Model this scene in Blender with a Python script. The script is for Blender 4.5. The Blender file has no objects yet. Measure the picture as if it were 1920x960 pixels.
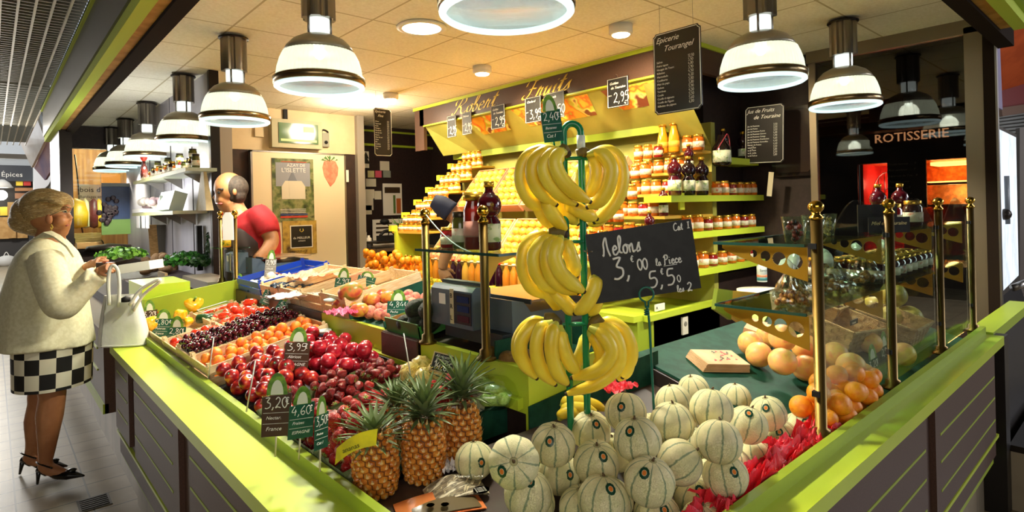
import bpy, math, random
from mathutils import Vector, Matrix, Quaternion, noise
S = bpy.context.scene
COL = S.collection
PI = math.pi
R_ = math.radians
# ---------------------------------------------------------------- camera
FPX = 1095.0; TH = R_(48.25); ROLL = R_(1.4); EYE = 1.5; PCY = 390.6
FW = Vector((math.cos(TH), math.sin(TH), 0)); RT = Vector((math.sin(TH), -math.cos(TH), 0)); UPV = Vector((0, 0, 1))
cr, sr = math.cos(ROLL), math.sin(ROLL)
cam_d = bpy.data.cameras.new('camera'); cam = bpy.data.objects.new('camera', cam_d); COL.objects.link(cam)
ix = RT * cr - UPV * sr; iy = UPV * cr + RT * sr; iz = -FW
cam.matrix_world = Matrix(((ix.x, iy.x, iz.x, 0), (ix.y, iy.y, iz.y, 0), (ix.z, iy.z, iz.z, EYE), (0, 0, 0, 1)))
cam_d.sensor_width = 36; cam_d.lens = FPX / 1920 * 36; cam_d.shift_y = -(480 - PCY) / 1920
cam_d.clip_start = 0.02; cam_d.clip_end = 200
S.camera = cam
# ---------------------------------------------------------------- colour management
S.view_settings.view_transform = 'Standard'; S.view_settings.look = 'None'
S.view_settings.gamma = 1.0; S.view_settings.use_curve_mapping = False
S.view_settings.exposure = 1.42
# ---------------------------------------------------------------- world: soft hall daylight
W = bpy.data.worlds.new('world'); S.world = W; W.use_nodes = True
bg = W.node_tree.nodes['Background']; bg.inputs[0].default_value = (0.80, 0.90, 1.0, 1); bg.inputs[1].default_value = 0.22
def light(name, typ, loc, power, color, **k):
    d = bpy.data.lights.new(name, typ); d.energy = power; d.color = color
    for a, b in k.items(): setattr(d, a, b)
    o = bpy.data.objects.new(name, d); COL.objects.link(o); o.location = loc
    return o
def aim(o, to):
    o.rotation_euler = (Vector(to) - o.location).to_track_quat('-Z', 'Y').to_euler()
# daylight coming down the market alley (skylights beyond the stall) and from the shop front on the right
a = light('alley_skylight', 'AREA', (-1.2, 10.5, 2.7), 70, (1.0, 0.95, 0.86), shape='RECTANGLE', size=3, size_y=2.5); aim(a, (-0.2, 4.5, 0.4))
a = light('entrance_daylight', 'AREA', (8.0, -3.2, 2.9), 70, (0.96, 0.96, 1.0), shape='RECTANGLE', size=3, size_y=2); aim(a, (3.2, 0.6, 0.9))
a = light('hall_skylight', 'AREA', (-1.5, -1.5, 2.7), 36, (1.0, 0.95, 0.85), shape='RECTANGLE', size=3, size_y=3); aim(a, (1.0, 1.6, 0.6))
LAMPW, SPOTW = 9, 52
# ---------------------------------------------------------------- unprojection: pixel of the photo -> point on a real plane
def ray(u, v):
    dx, dy = u - 960, v - PCY
    return FW + RT * ((dx * cr - dy * sr) / FPX) - UPV * ((dx * sr + dy * cr) / FPX)
EYEV = Vector((0, 0, EYE))
def onz(u, v, z): r = ray(u, v); return EYEV + r * ((z - EYE) / r.z)
def onx(u, v, x): r = ray(u, v); return EYEV + r * (x / r.x)
def ony(u, v, y): r = ray(u, v); return EYEV + r * (y / r.y)
def at(u, v, D): return EYEV + ray(u, v) * D
# ---------------------------------------------------------------- materials
def lin(c):
    f = lambda x: x / 12.92 if x <= 0.04045 else ((x + 0.055) / 1.055) ** 2.4
    if isinstance(c, str): c = tuple(int(c[i:i + 2], 16) / 255 for i in (0, 2, 4))
    return (f(c[0]), f(c[1]), f(c[2]), 1)
MATS = {}
def mat(name, col, rough=0.5, metal=0.0, col2=None, scale=20, bump=0.0, bscale=None, trans=0.0, emit=None, estr=1.0,
        lo=0.4, hi=0.6, coat=0.0, alpha=None, stretch=None, sub=0.0, detail=3, ior=1.45):
    if name in MATS: return MATS[name]
    m = bpy.data.materials.new(name); MATS[name] = m; m.use_nodes = True
    nt = m.node_tree; N = nt.nodes; L = nt.links; b = N['Principled BSDF']
    b.inputs['Base Color'].default_value = lin(col); b.inputs['Roughness'].default_value = rough
    b.inputs['Metallic'].default_value = metal; b.inputs['IOR'].default_value = ior
    if trans: b.inputs['Transmission Weight'].default_value = trans
    if coat: b.inputs['Coat Weight'].default_value = coat; b.inputs['Coat Roughness'].default_value = 0.12
    if sub: b.inputs['Subsurface Weight'].default_value = sub; b.inputs['Subsurface Radius'].default_value = (0.01, 0.005, 0.003); b.inputs['Subsurface Scale'].default_value = 1
    if emit: b.inputs['Emission Color'].default_value = lin(emit); b.inputs['Emission Strength'].default_value = estr
    if alpha is not None: b.inputs['Alpha'].default_value = alpha
    if col2 or bump:
        tc = N.new('ShaderNodeTexCoord'); mp = N.new('ShaderNodeMapping'); L.new(tc.outputs['Object'], mp.inputs[0])
        if stretch: mp.inputs['Scale'].default_value = stretch
        oi = N.new('ShaderNodeObjectInfo'); ad = N.new('ShaderNodeVectorMath'); ad.operation = 'ADD'
        ml = N.new('ShaderNodeMath'); ml.operation = 'MULTIPLY'; ml.inputs[1].default_value = 17.0
        L.new(oi.outputs['Random'], ml.inputs[0]); L.new(mp.outputs[0], ad.inputs[0]); L.new(ml.outputs[0], ad.inputs[1])
        src = ad.outputs[0]
    if col2:
        n = N.new('ShaderNodeTexNoise'); n.inputs['Scale'].default_value = scale; n.inputs['Detail'].default_value = detail
        L.new(src, n.inputs['Vector'])
        r = N.new('ShaderNodeValToRGB'); e = r.color_ramp.elements
        cs = [col, col2] if not isinstance(col2, list) else [col] + col2
        e[0].position = lo; e[0].color = lin(cs[0]); e[1].position = hi; e[1].color = lin(cs[-1])
        for i, c in enumerate(cs[1:-1]):
            q = e.new(lo + (hi - lo) * (i + 1) / (len(cs) - 1)); q.color = lin(c)
        L.new(n.outputs['Fac'], r.inputs[0]); L.new(r.outputs[0], b.inputs['Base Color'])
    if bump:
        n2 = N.new('ShaderNodeTexNoise'); n2.inputs['Scale'].default_value = bscale or scale * 3; n2.inputs['Detail'].default_value = 4
        L.new(src, n2.inputs['Vector']); bp = N.new('ShaderNodeBump'); bp.inputs['Strength'].default_value = bump; bp.inputs['Distance'].default_value = 0.01
        L.new(n2.outputs['Fac'], bp.inputs['Height']); L.new(bp.outputs[0], b.inputs['Normal'])
    return m
def glass(name, tint='f2faf6', fac=0.02, rough=0.02):
    """clear pane: a see-through sheet with a real mirror reflection"""
    if name in MATS: return MATS[name]
    m = bpy.data.materials.new(name); MATS[name] = m; m.use_nodes = True; nt = m.node_tree; N = nt.nodes; L = nt.links
    N.remove(N['Principled BSDF']); out = N['Material Output']
    t = N.new('ShaderNodeBsdfTransparent'); t.inputs[0].default_value = lin(tint)
    g = N.new('ShaderNodeBsdfGlossy'); g.inputs['Roughness'].default_value = rough
    fr = N.new('ShaderNodeLayerWeight'); pw = N.new('ShaderNodeMath'); pw.operation = 'POWER'; pw.inputs[1].default_value = 4.0; L.new(fr.outputs['Facing'], pw.inputs[0])
    ad = N.new('ShaderNodeMath'); ad.operation = 'MULTIPLY_ADD'; ad.inputs[1].default_value = .6; ad.inputs[2].default_value = fac + .02
    mx = N.new('ShaderNodeMixShader'); L.new(pw.outputs[0], ad.inputs[0]); L.new(ad.outputs[0], mx.inputs[0])
    L.new(t.outputs[0], mx.inputs[1]); L.new(g.outputs[0], mx.inputs[2]); L.new(mx.outputs[0], out.inputs[0])
    return m
# ---------------------------------------------------------------- mesh builder
class MB:
    def __init__(s): s.v = []; s.f = []; s.fm = []; s.fs = []; s.mats = []
    def mi(s, m):
        if m not in s.mats: s.mats.append(m)
        return s.mats.index(m)
    def add(s, vs, fs, m, smooth=False, M=None):
        o = len(s.v); k = s.mi(m)
        for p in vs:
            p = Vector(p); s.v.append(M @ p if M else p)
        for f in fs: s.f.append([o + i for i in f]); s.fm.append(k); s.fs.append(smooth)
        return s
    def box(s, a, b, m, M=None):
        x0, y0, z0 = a; x1, y1, z1 = b
        return s.add([(x0,y0,z0),(x1,y0,z0),(x1,y1,z0),(x0,y1,z0),(x0,y0,z1),(x1,y0,z1),(x1,y1,z1),(x0,y1,z1)],
              [(3,2,1,0),(4,5,6,7),(0,1,5,4),(1,2,6,5),(2,3,7,6),(3,0,4,7)], m, False, M)
    def prism(s, poly, z0, z1, m, M=None, smooth=False):
        n = len(poly)
        return s.add([(p[0],p[1],z0) for p in poly] + [(p[0],p[1],z1) for p in poly],
              [tuple(range(n))[::-1], tuple(range(n, 2*n))] + [(i,(i+1)%n,n+(i+1)%n,n+i) for i in range(n)], m, smooth, M)
    def lathe(s, prof, n, m, M=None, smooth=True, lobes=0, amp=0):
        vs = []; fs = []
        for r, z in prof:
            for i in range(n):
                a = 2*PI*i/n; q = r*(1 + amp*math.cos(lobes*a)) if lobes else r
                vs.append((q*math.cos(a), q*math.sin(a), z))
        for j in range(len(prof)-1):
            for i in range(n): fs.append((j*n+i, j*n+(i+1)%n, (j+1)*n+(i+1)%n, (j+1)*n+i))
        if prof[0][0] > 1e-4: fs.append(tuple(range(n))[::-1])
        if prof[-1][0] > 1e-4: fs.append(tuple(range((len(prof)-1)*n, len(prof)*n)))
        return s.add(vs, fs, m, smooth, M)
    def tube(s, pts, rad, n, m, smooth=True, flat=1.0, M=None, caps=True, up=None):
        pts = [Vector(p) for p in pts]; K = len(pts)
        if not hasattr(rad, '__len__'): rad = [rad]*K
        elif len(rad) != K: rad = lerp_list(list(rad), K)
        vs = []; fs = []; prev = None
        for k, p in enumerate(pts):
            t = (pts[min(k+1,K-1)] - pts[max(k-1,0)])
            if t.length < 1e-9: t = Vector((0,0,1))
            t.normalize()
            if prev is None:
                u = Vector(up) if up else (Vector((0,0,1)) if abs(t.z) < 0.9 else Vector((1,0,0)))
            else: u = prev
            x = (u - t*u.dot(t)); x.normalize(); y = t.cross(x); prev = x
            for i in range(n):
                a = 2*PI*i/n; vs.append(p + x*(rad[k]*math.cos(a)*flat) + y*(rad[k]*math.sin(a)))
        for k in range(K-1):
            for i in range(n): fs.append((k*n+i, k*n+(i+1)%n, (k+1)*n+(i+1)%n, (k+1)*n+i))
        if caps: fs.append(tuple(range(n))[::-1]); fs.append(tuple(range((K-1)*n, K*n)))
        return s.add(vs, fs, m, smooth, M)
    def ball(s, c, r, m, nu=12, nv=8, sc=(1,1,1), M=None):
        c = Vector(c); T = Matrix.Translation(c)
        T = (M @ T if M else T) @ Matrix.Diagonal((r*sc[0], r*sc[1], r*sc[2], 1))
        return s.lathe([(max(1e-5, math.sin(PI*j/nv)), -math.cos(PI*j/nv)) for j in range(nv+1)], nu, m, T)
    def cyl(s, p0, p1, r, m, n=12, r1=None, smooth=True): return s.tube([p0, p1], [r, r if r1 is None else r1], n, m, smooth)
    def grid(s, fn, nu, nv, m, smooth=True, closed=False):
        vs = [fn(i/nu, j/nv) for j in range(nv+1) for i in range(nu+(0 if closed else 1))]
        w = nu if closed else nu+1
        fs = [(j*w+i, j*w+(i+1)%w, (j+1)*w+(i+1)%w, (j+1)*w+i) for j in range(nv) for i in range(nu)]
        return s.add(vs, fs, m, smooth)
    def mesh(s, name):
        me = bpy.data.meshes.new(name); me.from_pydata([tuple(p) for p in s.v], [], s.f)
        for m in s.mats: me.materials.append(m)
        me.polygons.foreach_set('material_index', s.fm); me.polygons.foreach_set('use_smooth', s.fs); me.update()
        return me
    def build(s, name, parent=None, label=None):
        o = bpy.data.objects.new(name, s.mesh(name)); COL.objects.link(o)
        if parent: o.parent = parent
        if label: o['label'] = label
        return o
def inst(me, name, loc=(0,0,0), rot=None, sc=1, parent=None):
    o = bpy.data.objects.new(name, me); COL.objects.link(o); o.location = loc
    if rot is not None:
        if isinstance(rot, Quaternion): rot = rot.to_euler()
        o.rotation_euler = rot
    o.scale = (sc, sc, sc) if not hasattr(sc, '__len__') else sc
    if parent: o.parent = parent
    return o
def tag(o, label, cat, group=None):
    o['label'] = label; o['category'] = cat
    if group: o['group'] = group
    return o
def thing(name, label, cat, loc=(0,0,0), rot=(0,0,0), group=None):
    o = bpy.data.objects.new(name, None); COL.objects.link(o); o.location = loc; o.rotation_euler = rot; o.empty_display_size = 0.05
    return tag(o, label, cat, group)
def struct(o): o['kind'] = 'structure'; return o
def stuff(o): o['kind'] = 'stuff'; return o
KIDS = {}
def copy_tree(o, label=None, loc=None, rot=None, sc=None, parent=None, kids=None):
    c = o.copy(); COL.objects.link(c)
    if parent: c.parent = parent
    if label: c['label'] = label
    if loc is not None: c.location = loc
    if rot is not None: c.rotation_euler = rot
    if sc is not None: c.scale = (sc, sc, sc) if not hasattr(sc, '__len__') else sc
    for ch in (kids if kids is not None else list(o.children)): copy_tree(ch, parent=c)
    return c
def rnd_rot(): return (random.uniform(0,6.28), random.uniform(0,6.28), random.uniform(0,6.28))
def catmull(pts, k=6):
    pts = [Vector(p) for p in pts]; out = []
    P = [pts[0]*2 - pts[1]] + pts + [pts[-1]*2 - pts[-2]]
    for i in range(1, len(P)-2):
        for j in range(k):
            t = j/k; a, b, c, d = P[i-1], P[i], P[i+1], P[i+2]
            out.append(0.5*((2*b) + (c-a)*t + (2*a-5*b+4*c-d)*t*t + (3*b-a-3*c+d)*t**3))
    out.append(pts[-1]); return out
def lerp_list(r, n):
    K = len(r)-1; return [r[min(int(i/(n-1)*K), K-1)] + (r[min(int(i/(n-1)*K)+1, K)] - r[min(int(i/(n-1)*K), K-1)])*(i/(n-1)*K - min(int(i/(n-1)*K), K-1)) for i in range(n)]
# ---------------------------------------------------------------- writing
TXT = {}
def text_mesh(txt, size, shear=0.0, depth=0.0005, align='LEFT'):
    """built-in font turned into vertices/faces lying in XY"""
    key = (txt, round(size,5), shear, align)
    if key in TXT: return TXT[key]
    cu = bpy.data.curves.new('t', 'FONT'); cu.body = txt; cu.size = size; cu.shear = shear; cu.extrude = depth; cu.align_x = align
    cu.resolution_u = 2
    o = bpy.data.objects.new('t', cu); COL.objects.link(o)
    dg = bpy.context.evaluated_depsgraph_get(); me = bpy.data.meshes.new_from_object(o.evaluated_get(dg))
    r = ([tuple(v.co) for v in me.vertices], [tuple(p.vertices) for p in me.polygons])
    bpy.data.objects.remove(o); bpy.data.curves.remove(cu); bpy.data.meshes.remove(me)
    TXT[key] = r; return r
def put_text(mb, txt, size, m, M, shear=0.0, align='LEFT', depth=0.0005):
    v, f = text_mesh(txt, size, shear, depth, align); mb.add(v, f, m, False, M)
# handwritten strokes, unit height (x-height .5)
G = {
'0': (.55, [[(.3,1),(.08,.75),(.08,.3),(.28,0),(.48,.3),(.48,.75),(.3,1)]]),
'1': (.35, [[(.05,.75),(.25,1),(.22,0)]]),
'2': (.58, [[(.08,.8),(.28,1),(.46,.8),(.35,.45),(.05,.03),(.25,.1),(.52,.02)]]),
'3': (.58, [[(.06,.95),(.42,.97),(.2,.6),(.46,.45),(.45,.15),(.2,0),(0,.04)]]),
'4': (.58, [[(.3,1),(.02,.4),(.5,.42)],[(.4,.65),(.34,0)]]),
'5': (.58, [[(.48,1),(.14,.98),(.08,.6),(.35,.6),(.46,.35),(.3,.05),(0,.02)]]),
'6': (.55, [[(.42,1),(.12,.6),(.08,.2),(.28,0),(.46,.2),(.34,.42),(.1,.3)]]),
'7': (.5, [[(.02,.95),(.45,.97),(.2,.4),(.15,0)],[(.1,.5),(.4,.52)]]),
'8': (.55, [[(.4,.85),(.22,1),(.1,.78),(.42,.35),(.25,0),(.06,.25),(.42,.75),(.4,.88)]]),
'9': (.55, [[(.42,.8),(.22,1),(.08,.75),(.25,.55),(.42,.8),(.38,.3),(.2,0)]]),
',': (.28, [[(.14,.1),(.1,-.05),(.02,-.18)]]),
'E': (.6, [[(.5,.95),(.2,1),(.1,.75),(.35,.55),(.08,.45),(.05,.1),(.3,0),(.52,.15)]]),
'e': (.4, [[(.04,.25),(.3,.32),(.22,.5),(.06,.35),(.08,.05),(.25,0),(.42,.15)]]),
'~': (.5, [[(.42,.85),(.25,1),(.1,.6),(.2,.15),(.42,.2)],[(-.02,.65),(.35,.67)],[(-.02,.45),(.32,.47)]]),
'M': (.66, [[(.0,.1),(.03,.02),(.1,.35),(.12,.7),(.32,1.0),(.36,.4),(.5,-.05)]]),
'l': (.3, [[(.02,.1),(.25,.75),(.2,1),(.08,.8),(.1,.15),(.28,.05)]]),
'o': (.42, [[(.22,.48),(.06,.35),(.08,.06),(.26,.03),(.34,.3),(.22,.48),(.4,.42)]]),
'n': (.48, [[(.04,.45),(.06,0)],[(.06,.3),(.2,.48),(.26,.4),(.28,.03),(.46,.1)]]),
's': (.38, [[(.02,.05),(.25,.5),(.24,.3),(.28,.08),(.05,0)]]),
'a': (.44, [[(.32,.42),(.15,.48),(.05,.2),(.15,0),(.32,.4),(.3,.05),(.44,.1)]]),
'b': (.4, [[(.02,.15),(.22,.8),(.18,1),(.08,.8),(.08,.05),(.25,.02),(.32,.25),(.2,.42)]]),
'c': (.38, [[(.32,.4),(.2,.5),(.05,.25),(.12,.02),(.36,.08)]]),
'd': (.46, [[(.32,.42),(.12,.46),(.05,.15),(.15,0),(.32,.3),(.42,1),(.32,.05),(.46,.08)]]),
'i': (.25, [[(.05,.3),(.1,.48),(.08,.05),(.24,.08)],[(.12,.7),(.14,.74)]]),
'r': (.40, [[(.02,.02),(.06,.25),(.10,.56),(.16,.42),(.27,.46),(.24,.2),(.28,.03),(.40,.1)]]),
't': (.34, [[(.05,.2),(.22,.9),(.14,.1),(.32,.08)],[(.02,.6),(.34,.63)]]),
'u': (.5, [[(.03,.35),(.1,.48),(.08,.1),(.2,.0),(.34,.45)],[(.34,.45),(.34,.05),(.48,.1)]]),
'C': (.62, [[(.55,.85),(.38,1),(.1,.7),(.08,.2),(.3,0),(.58,.15)]]),
'I': (.45, [[(.1,.95),(.42,.98)],[(.27,.95),(.2,.05)],[(.02,.03),(.38,.05)]]),
'P': (.6, [[(.2,.9),(.14,.4),(.1,0),(0,.02)],[(.02,.75),(.2,1),(.5,.95),(.46,.6),(.16,.5)]]),
'R': (.95, [[(.42,.95),(.28,.5),(.15,.1),(.0,.02),(-.05,.15)],[(.05,.6),(.02,.85),(.3,1.02),(.65,1.0),(.72,.75),(.5,.55),(.35,.52),(.5,.4),(.6,.1),(.8,.0),(.95,.15)]]),
'F': (.78, [[(.48,.95),(.42,.6),(.34,.2),(.16,.0),(-.02,.08),(.04,.24)],[(.0,.72),(.06,.95),(.3,1.03),(.55,.94),(.86,1.06)],[(.24,.5),(.45,.54),(.66,.5)]]),
'm': (.62, [[(.04,.45),(.06,0)],[(.06,.3),(.16,.48),(.22,.4),(.22,.02)],[(.22,.3),(.36,.48),(.42,.4),(.44,.03),(.6,.1)]]),
'p': (.44, [[(.08,.48),(.02,-.35)],[(.06,.35),(.22,.5),(.34,.3),(.22,.05),(.06,.1)]]),
'v': (.4, [[(.03,.45),(.14,.02),(.32,.48),(.42,.42)]]),
'/': (.3, [[(.28,1),(.02,-.1)]]),
'-': (.35, [[(.03,.35),(.3,.37)]]),
"'": (.2, [[(.12,1),(.06,.8)]]),
'`': (.0, [[(-.3,.85),(-.18,.68)]]),
'k': (.42, [[(.12,1),(.05,0)],[(.34,.5),(.1,.25),(.38,.02)]]),
'g': (.44, [[(.32,.42),(.15,.48),(.05,.2),(.2,.05),(.32,.4),(.26,-.3),(.05,-.3)]]),
' ': (.3, []),
}
def write(mb, txt, h, m, M, w=0.06, nib=None, slant=0.0, k=4, z=0.0004, sx=1.0):
    """stroke writing in XY plane of M; w = pen width as part of height; nib = broad-nib vector for calligraphy"""
    x = 0.0
    for ch in txt:
        adv, strokes = G.get(ch, G['-'])
        for st in strokes:
            pts = [Vector((x + (p[0] + slant*p[1])*sx, p[1], 0))*h for p in st]
            if len(pts) > 2: pts = catmull(pts, k)
            if nib:
                nv = Vector(nib)*h; up = Vector((0,0,z))
                for a, b in zip(pts[:-1], pts[1:]):
                    thin = Vector((-(b-a).y, (b-a).x, 0)); 
                    if thin.length > 1e-9: thin = thin.normalized()*h*0.012
                    if thin.dot(nv) < 0: thin = -thin
                    q = nv + thin
                    mb.add([a-q/2+up, b-q/2+up, b+q/2+up, a+q/2+up], [(0,1,2,3)], m, False, M)
            else: mb.tube([p + Vector((0,0,z)) for p in pts], w*h/2, 5, m, M=M, up=(0,0,1), flat=0.35)
        x += adv*sx*1.02
    return x*h
def frame_at(p, xdir, ydir):
    """matrix whose X is writing direction, Y up along the board, Z out of it"""
    x = Vector(xdir).normalized(); y = Vector(ydir); y = (y - x*y.dot(x)).normalized(); z = x.cross(y)
    return Matrix(((x.x,y.x,z.x,p[0]),(x.y,y.y,z.y,p[1]),(x.z,y.z,z.z,p[2]),(0,0,0,1)))
def setm(o, M): o.matrix_world = M; return o
# ---------------------------------------------------------------- palette
LIME = mat('lime laminate', 'c3d43c', 0.35, col2='bccf38', scale=3)
LIMED = mat('lime paint', '9aae2c', 0.45)
LIMEF = mat('lime fascia', 'a8b84c', 0.5)
BROWN = mat('brown laminate', '553c31', 0.45, col2='4b342a', scale=220, detail=1)
BLACK = mat('black gap', '0b0908', 0.7)
DARK = mat('dark wall paint', '2c1c18', 0.6, col2='241613', scale=30)
DKMETAL = mat('dark metal', '2e2620', 0.35, 0.6)
TAN = mat('tan aluminium', '8b7d68', 0.38, 0.7)
STEEL = mat('brushed steel', '9b9690', 0.3, 0.9, bump=0.1, scale=60, stretch=(1,1,20))
BRASS = mat('polished brass', 'c39a3c', 0.18, 1.0)
BRASSD = mat('satin brass tube', '7d6434', 0.40, 1.0)
WOOD = mat('pale poplar wood', 'e3c79c', 0.6, col2='cfae7e', scale=18, stretch=(1,8,8))
WOODD = mat('fascia wood', 'b98f55', 0.6, col2='a07a44', scale=9, stretch=(1,8,8))
GREENT = mat('dark green board', '173f30', 0.6, col2='1e4b3a', scale=22, ior=1.25)
GREEN = mat('green enamel', '0f7a4a', 0.25)
WHITE = mat('white paint', 'ece6da', 0.5)
CREAM = mat('cream wall', 'd9c39a', 0.6, col2='d2ba90', scale=5)
CHALK = mat('white chalk ink', 'f4f2ea', 0.6)
SLATE = mat('black slate board', '1c1b1a', 0.55, col2='242322', scale=40)
GOLD = mat('gold lettering', 'ecd05a', 0.4, 0.1)
GLASS = glass('clear glass')
DGLASS = glass('dark shop window', 'a9a79f', 0.05)
PAPER = mat('white paper', 'efe9dc', 0.7)
# ================================================================ SETTING
def tile_mat(name, col, col2, grout, sx, sy, ox, oy, w, rough, nscale=3, bump=0.3, axes=(0, 1)):
    m = mat(name, col, rough, col2=col2, scale=nscale); nt = m.node_tree; N = nt.nodes; L = nt.links; b = N['Principled BSDF']
    tc = N.new('ShaderNodeTexCoord'); sp = N.new('ShaderNodeSeparateXYZ'); L.new(tc.outputs['Object'], sp.inputs[0])
    ms = []
    for ax, s, o in ((axes[0], sx, ox), (axes[1], sy, oy)):
        a = N.new('ShaderNodeMath'); a.operation = 'SUBTRACT'; a.inputs[1].default_value = o - w/2; L.new(sp.outputs[ax], a.inputs[0])
        d = N.new('ShaderNodeMath'); d.operation = 'FLOORED_MODULO'; d.inputs[1].default_value = s; L.new(a.outputs[0], d.inputs[0])
        c = N.new('ShaderNodeMath'); c.operation = 'LESS_THAN'; c.inputs[1].default_value = w; L.new(d.outputs[0], c.inputs[0]); ms.append(c)
    mx = N.new('ShaderNodeMath'); mx.operation = 'MAXIMUM'; L.new(ms[0].outputs[0], mx.inputs[0]); L.new(ms[1].outputs[0], mx.inputs[1])
    src = b.inputs['Base Color'].links[0].from_socket; mm = N.new('ShaderNodeMix'); mm.data_type = 'RGBA'
    L.new(mx.outputs[0], mm.inputs[0]); L.new(src, mm.inputs[6]); mm.inputs[7].default_value = lin(grout); L.new(mm.outputs[2], b.inputs['Base Color'])
    return m
FLOORM = tile_mat('alley floor tiles', '958468', '857559', '3b3228', .3, .2, .07, .08, .008, 0.35, 4)
CEILM = tile_mat('ceiling tiles', 'f2ecd8', 'e9e2cb', 'bdb08c', .61, .61, 1.12, .71, .013, 0.85, 60)
PLINTHM = tile_mat('plinth tiles', '9b8c74', '8d7f68', '52473a', .3, .3, .05, .05, .006, 0.4, 5, axes=(0, 1))
b = MB().box((-6, -4, -.05), (12, 29, 0), FLOORM); struct(b.build('floor'))
b = MB().box((.66, .66, 2.65), (4.86, 9.2, 2.7), CEILM); struct(b.build('ceiling'))
# louvred market-hall ceiling: dark void, thin cross slats, long white carriers
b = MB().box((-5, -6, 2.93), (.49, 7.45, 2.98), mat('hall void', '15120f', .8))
SLAT = mat('louvre slat', '8d8877', .4, .2)
for i in range(100): b.box((-1.2, .4 + i*.07, 2.83), (.47, .4 + i*.07 + .012, 2.86), SLAT)
CARR = mat('louvre carrier', 'd2cab6', .4)
for i in range(16): b.box((.47 - i*.082, .3, 2.815), (.47 - i*.082 + .013, 13.4, 2.83), CARR)
for i in range(40): b.box((-1.2, 7.5 + i*.14, 2.83), (.47, 7.5 + i*.14 + .02, 2.86), SLAT)
struct(b.build('ceiling_hall'))
# ---- counter: left run (along Y) and right run (along X)
def counter():
    led = MB()
    led.box((.442, .512, .81), (.60, 3.62, .85), LIME); led.box((.60, .512, .81), (3.5, .60, .85), LIME)
    led.box((.578, .578, .85), (.600, 3.62, .885), LIMED); led.box((.600, .578, .85), (3.5, .600, .885), LIMED)
    r = thing('market_counter', 'L shaped brown market counter with a lime green ledge and lime pinstripes', 'counter', (0,0,0))
    led.build('ledge', r, 'lime green laminate ledge with a raised lip')
    body = MB(); body.box((.475, .545, .30), (.60, 3.60, .81), BROWN); body.box((.60, .545, .30), (3.46, .60, .81), BROWN)
    body.box((.60, .60, .30), (.68, 3.60, .78), BROWN); body.box((.68,.60,.30),(3.46,.66,.78),BROWN)
    body.build('body', r)
    st = MB()
    for k in range(3):
        y1 = 3.105 - .965*k; y0 = y1 - .87
        p = MB().box((.458, max(y0, .53), .44), (.476, y1 - .045, .80), BROWN); p.build('front_panel', r)
        g = MB().box((.4735, y1 - .045, .44), (.4765, y1, .80), BLACK)  # black strip painted in for the depth shade beside the panel
        g.build('painted_gap_shade', r)
        for z in (.735, .637, .538): st.box((.4565, max(y0 + .09, .53), z - .004), (.460, y1 - .06, z + .004), LIMED)
    p = MB().box((.458, 3.20, .44), (.476, 3.58, .80), BROWN); p.build('front_panel', r)
    for z in (.735, .637, .538): st.box((.4565, 3.24, z - .004), (.460, 3.52, z + .004), LIMED)
    for k in range(3):
        x1 = 3.41 - 1.125*k; x0 = x1 - 1.06
        MB().box((max(x0, .50), .528, .42), (x1 - .045, .546, .80), BROWN).build('front_panel', r)
        MB().box((x1 - .045, .5435, .42), (x1, .5465, .80), BLACK).build('painted_gap_shade', r)  # same painted black strip for shade on the right run
        for z in (.69, .596, .497): st.box((max(x0 + .06, .5), .5265, z - .004), (x1 - .06, .530, z + .004), LIMED)
    st.box((.462, .55, .405), (.476, 3.60, .418), LIME); st.box((.476, .533, .388), (3.46, .546, .402), LIME)
    st.build('pinstripes', r, 'thin lime pinstripes')
    lo = MB(); lo.box((.485, .55, .27), (.60, 3.60, .335), LIMED); lo.box((.60, .555, .26), (3.46, .62, .32), LIMED); lo.build('lower_rail', r, 'lime painted lower rail')
    pl = MB(); pl.box((.545, .62, 0), (.66, 3.60, .275), PLINTHM); pl.box((.66, .60, 0), (3.50, .70, .265), PLINTHM)
    pl.build('tiled_plinth', r)
counter()
# neighbouring lower counter run continuing past the gap on the left
r = thing('market_counter', 'further brown counter unit beyond the gap, behind the handbag', 'counter', (0,0,0))
MB().box((.50, 4.35, .30), (.70, 7.4, .80), BROWN).build('body', r)
MB().box((.49, 4.35, .30), (.52, 7.4, .36), LIMED).build('lower_rail', r)
b = MB()
for z in (.66, .52): b.box((.492, 4.6, z), (.50, 7.3, z+.012), LIME)
b.build('pinstripes', r)
MB().box((.56, 3.62, 0), (.70, 7.4, .29), PLINTHM).build('tiled_plinth', r)
b = MB().box((-.02, 3.86, .001), (.12, 4.02, .004), mat('drain', '4a443c', .5, .5))
for i in range(6): b.box((-.01, 3.875+i*.025, .004), (.11, 3.885+i*.025, .007), DKMETAL)
tag(b.build('floor_drain_cover', label=None), 'dark square drain cover set in the tiles below the counter', 'drain cover'); bpy.data.objects['floor_drain_cover'].location = (.33, -.15, 0)
# ---- fascias
LIMEF = mat('lime fascia matt', 'b0bf48', .8, ior=1.15); WOODF = mat('fascia plywood', 'c0914f', .85, col2='a87c42', scale=9, ior=1.15)
f = MB()
f.box((.50, .50, 2.44), (.56, 9.0, 2.50), LIMEF); f.box((.56, .50, 2.44), (4.35, .56, 2.50), LIMEF)
f.box((.56, .56, 2.45), (.612, 9.0, 2.50), WOODF); f.box((.612, .56, 2.45), (4.3, .612, 2.50), WOODF)
BEAM = mat('dark shutter box', '2b221c', .9, ior=1.08)
f.box((.612, .612, 2.43), (.69, 9.0, 2.66), BEAM); f.box((.69, .612, 2.43), (4.75, .69, 2.66), BEAM)
f.box((.69, .70, 2.60), (.70, 9.0, 2.61), STEEL)
struct(f.build('trim_1'))
MESH = mat('dark mirror sheet', '4a4540', .3, .15, bump=.05, bscale=6, stretch=(1, 1, .2))
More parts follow.
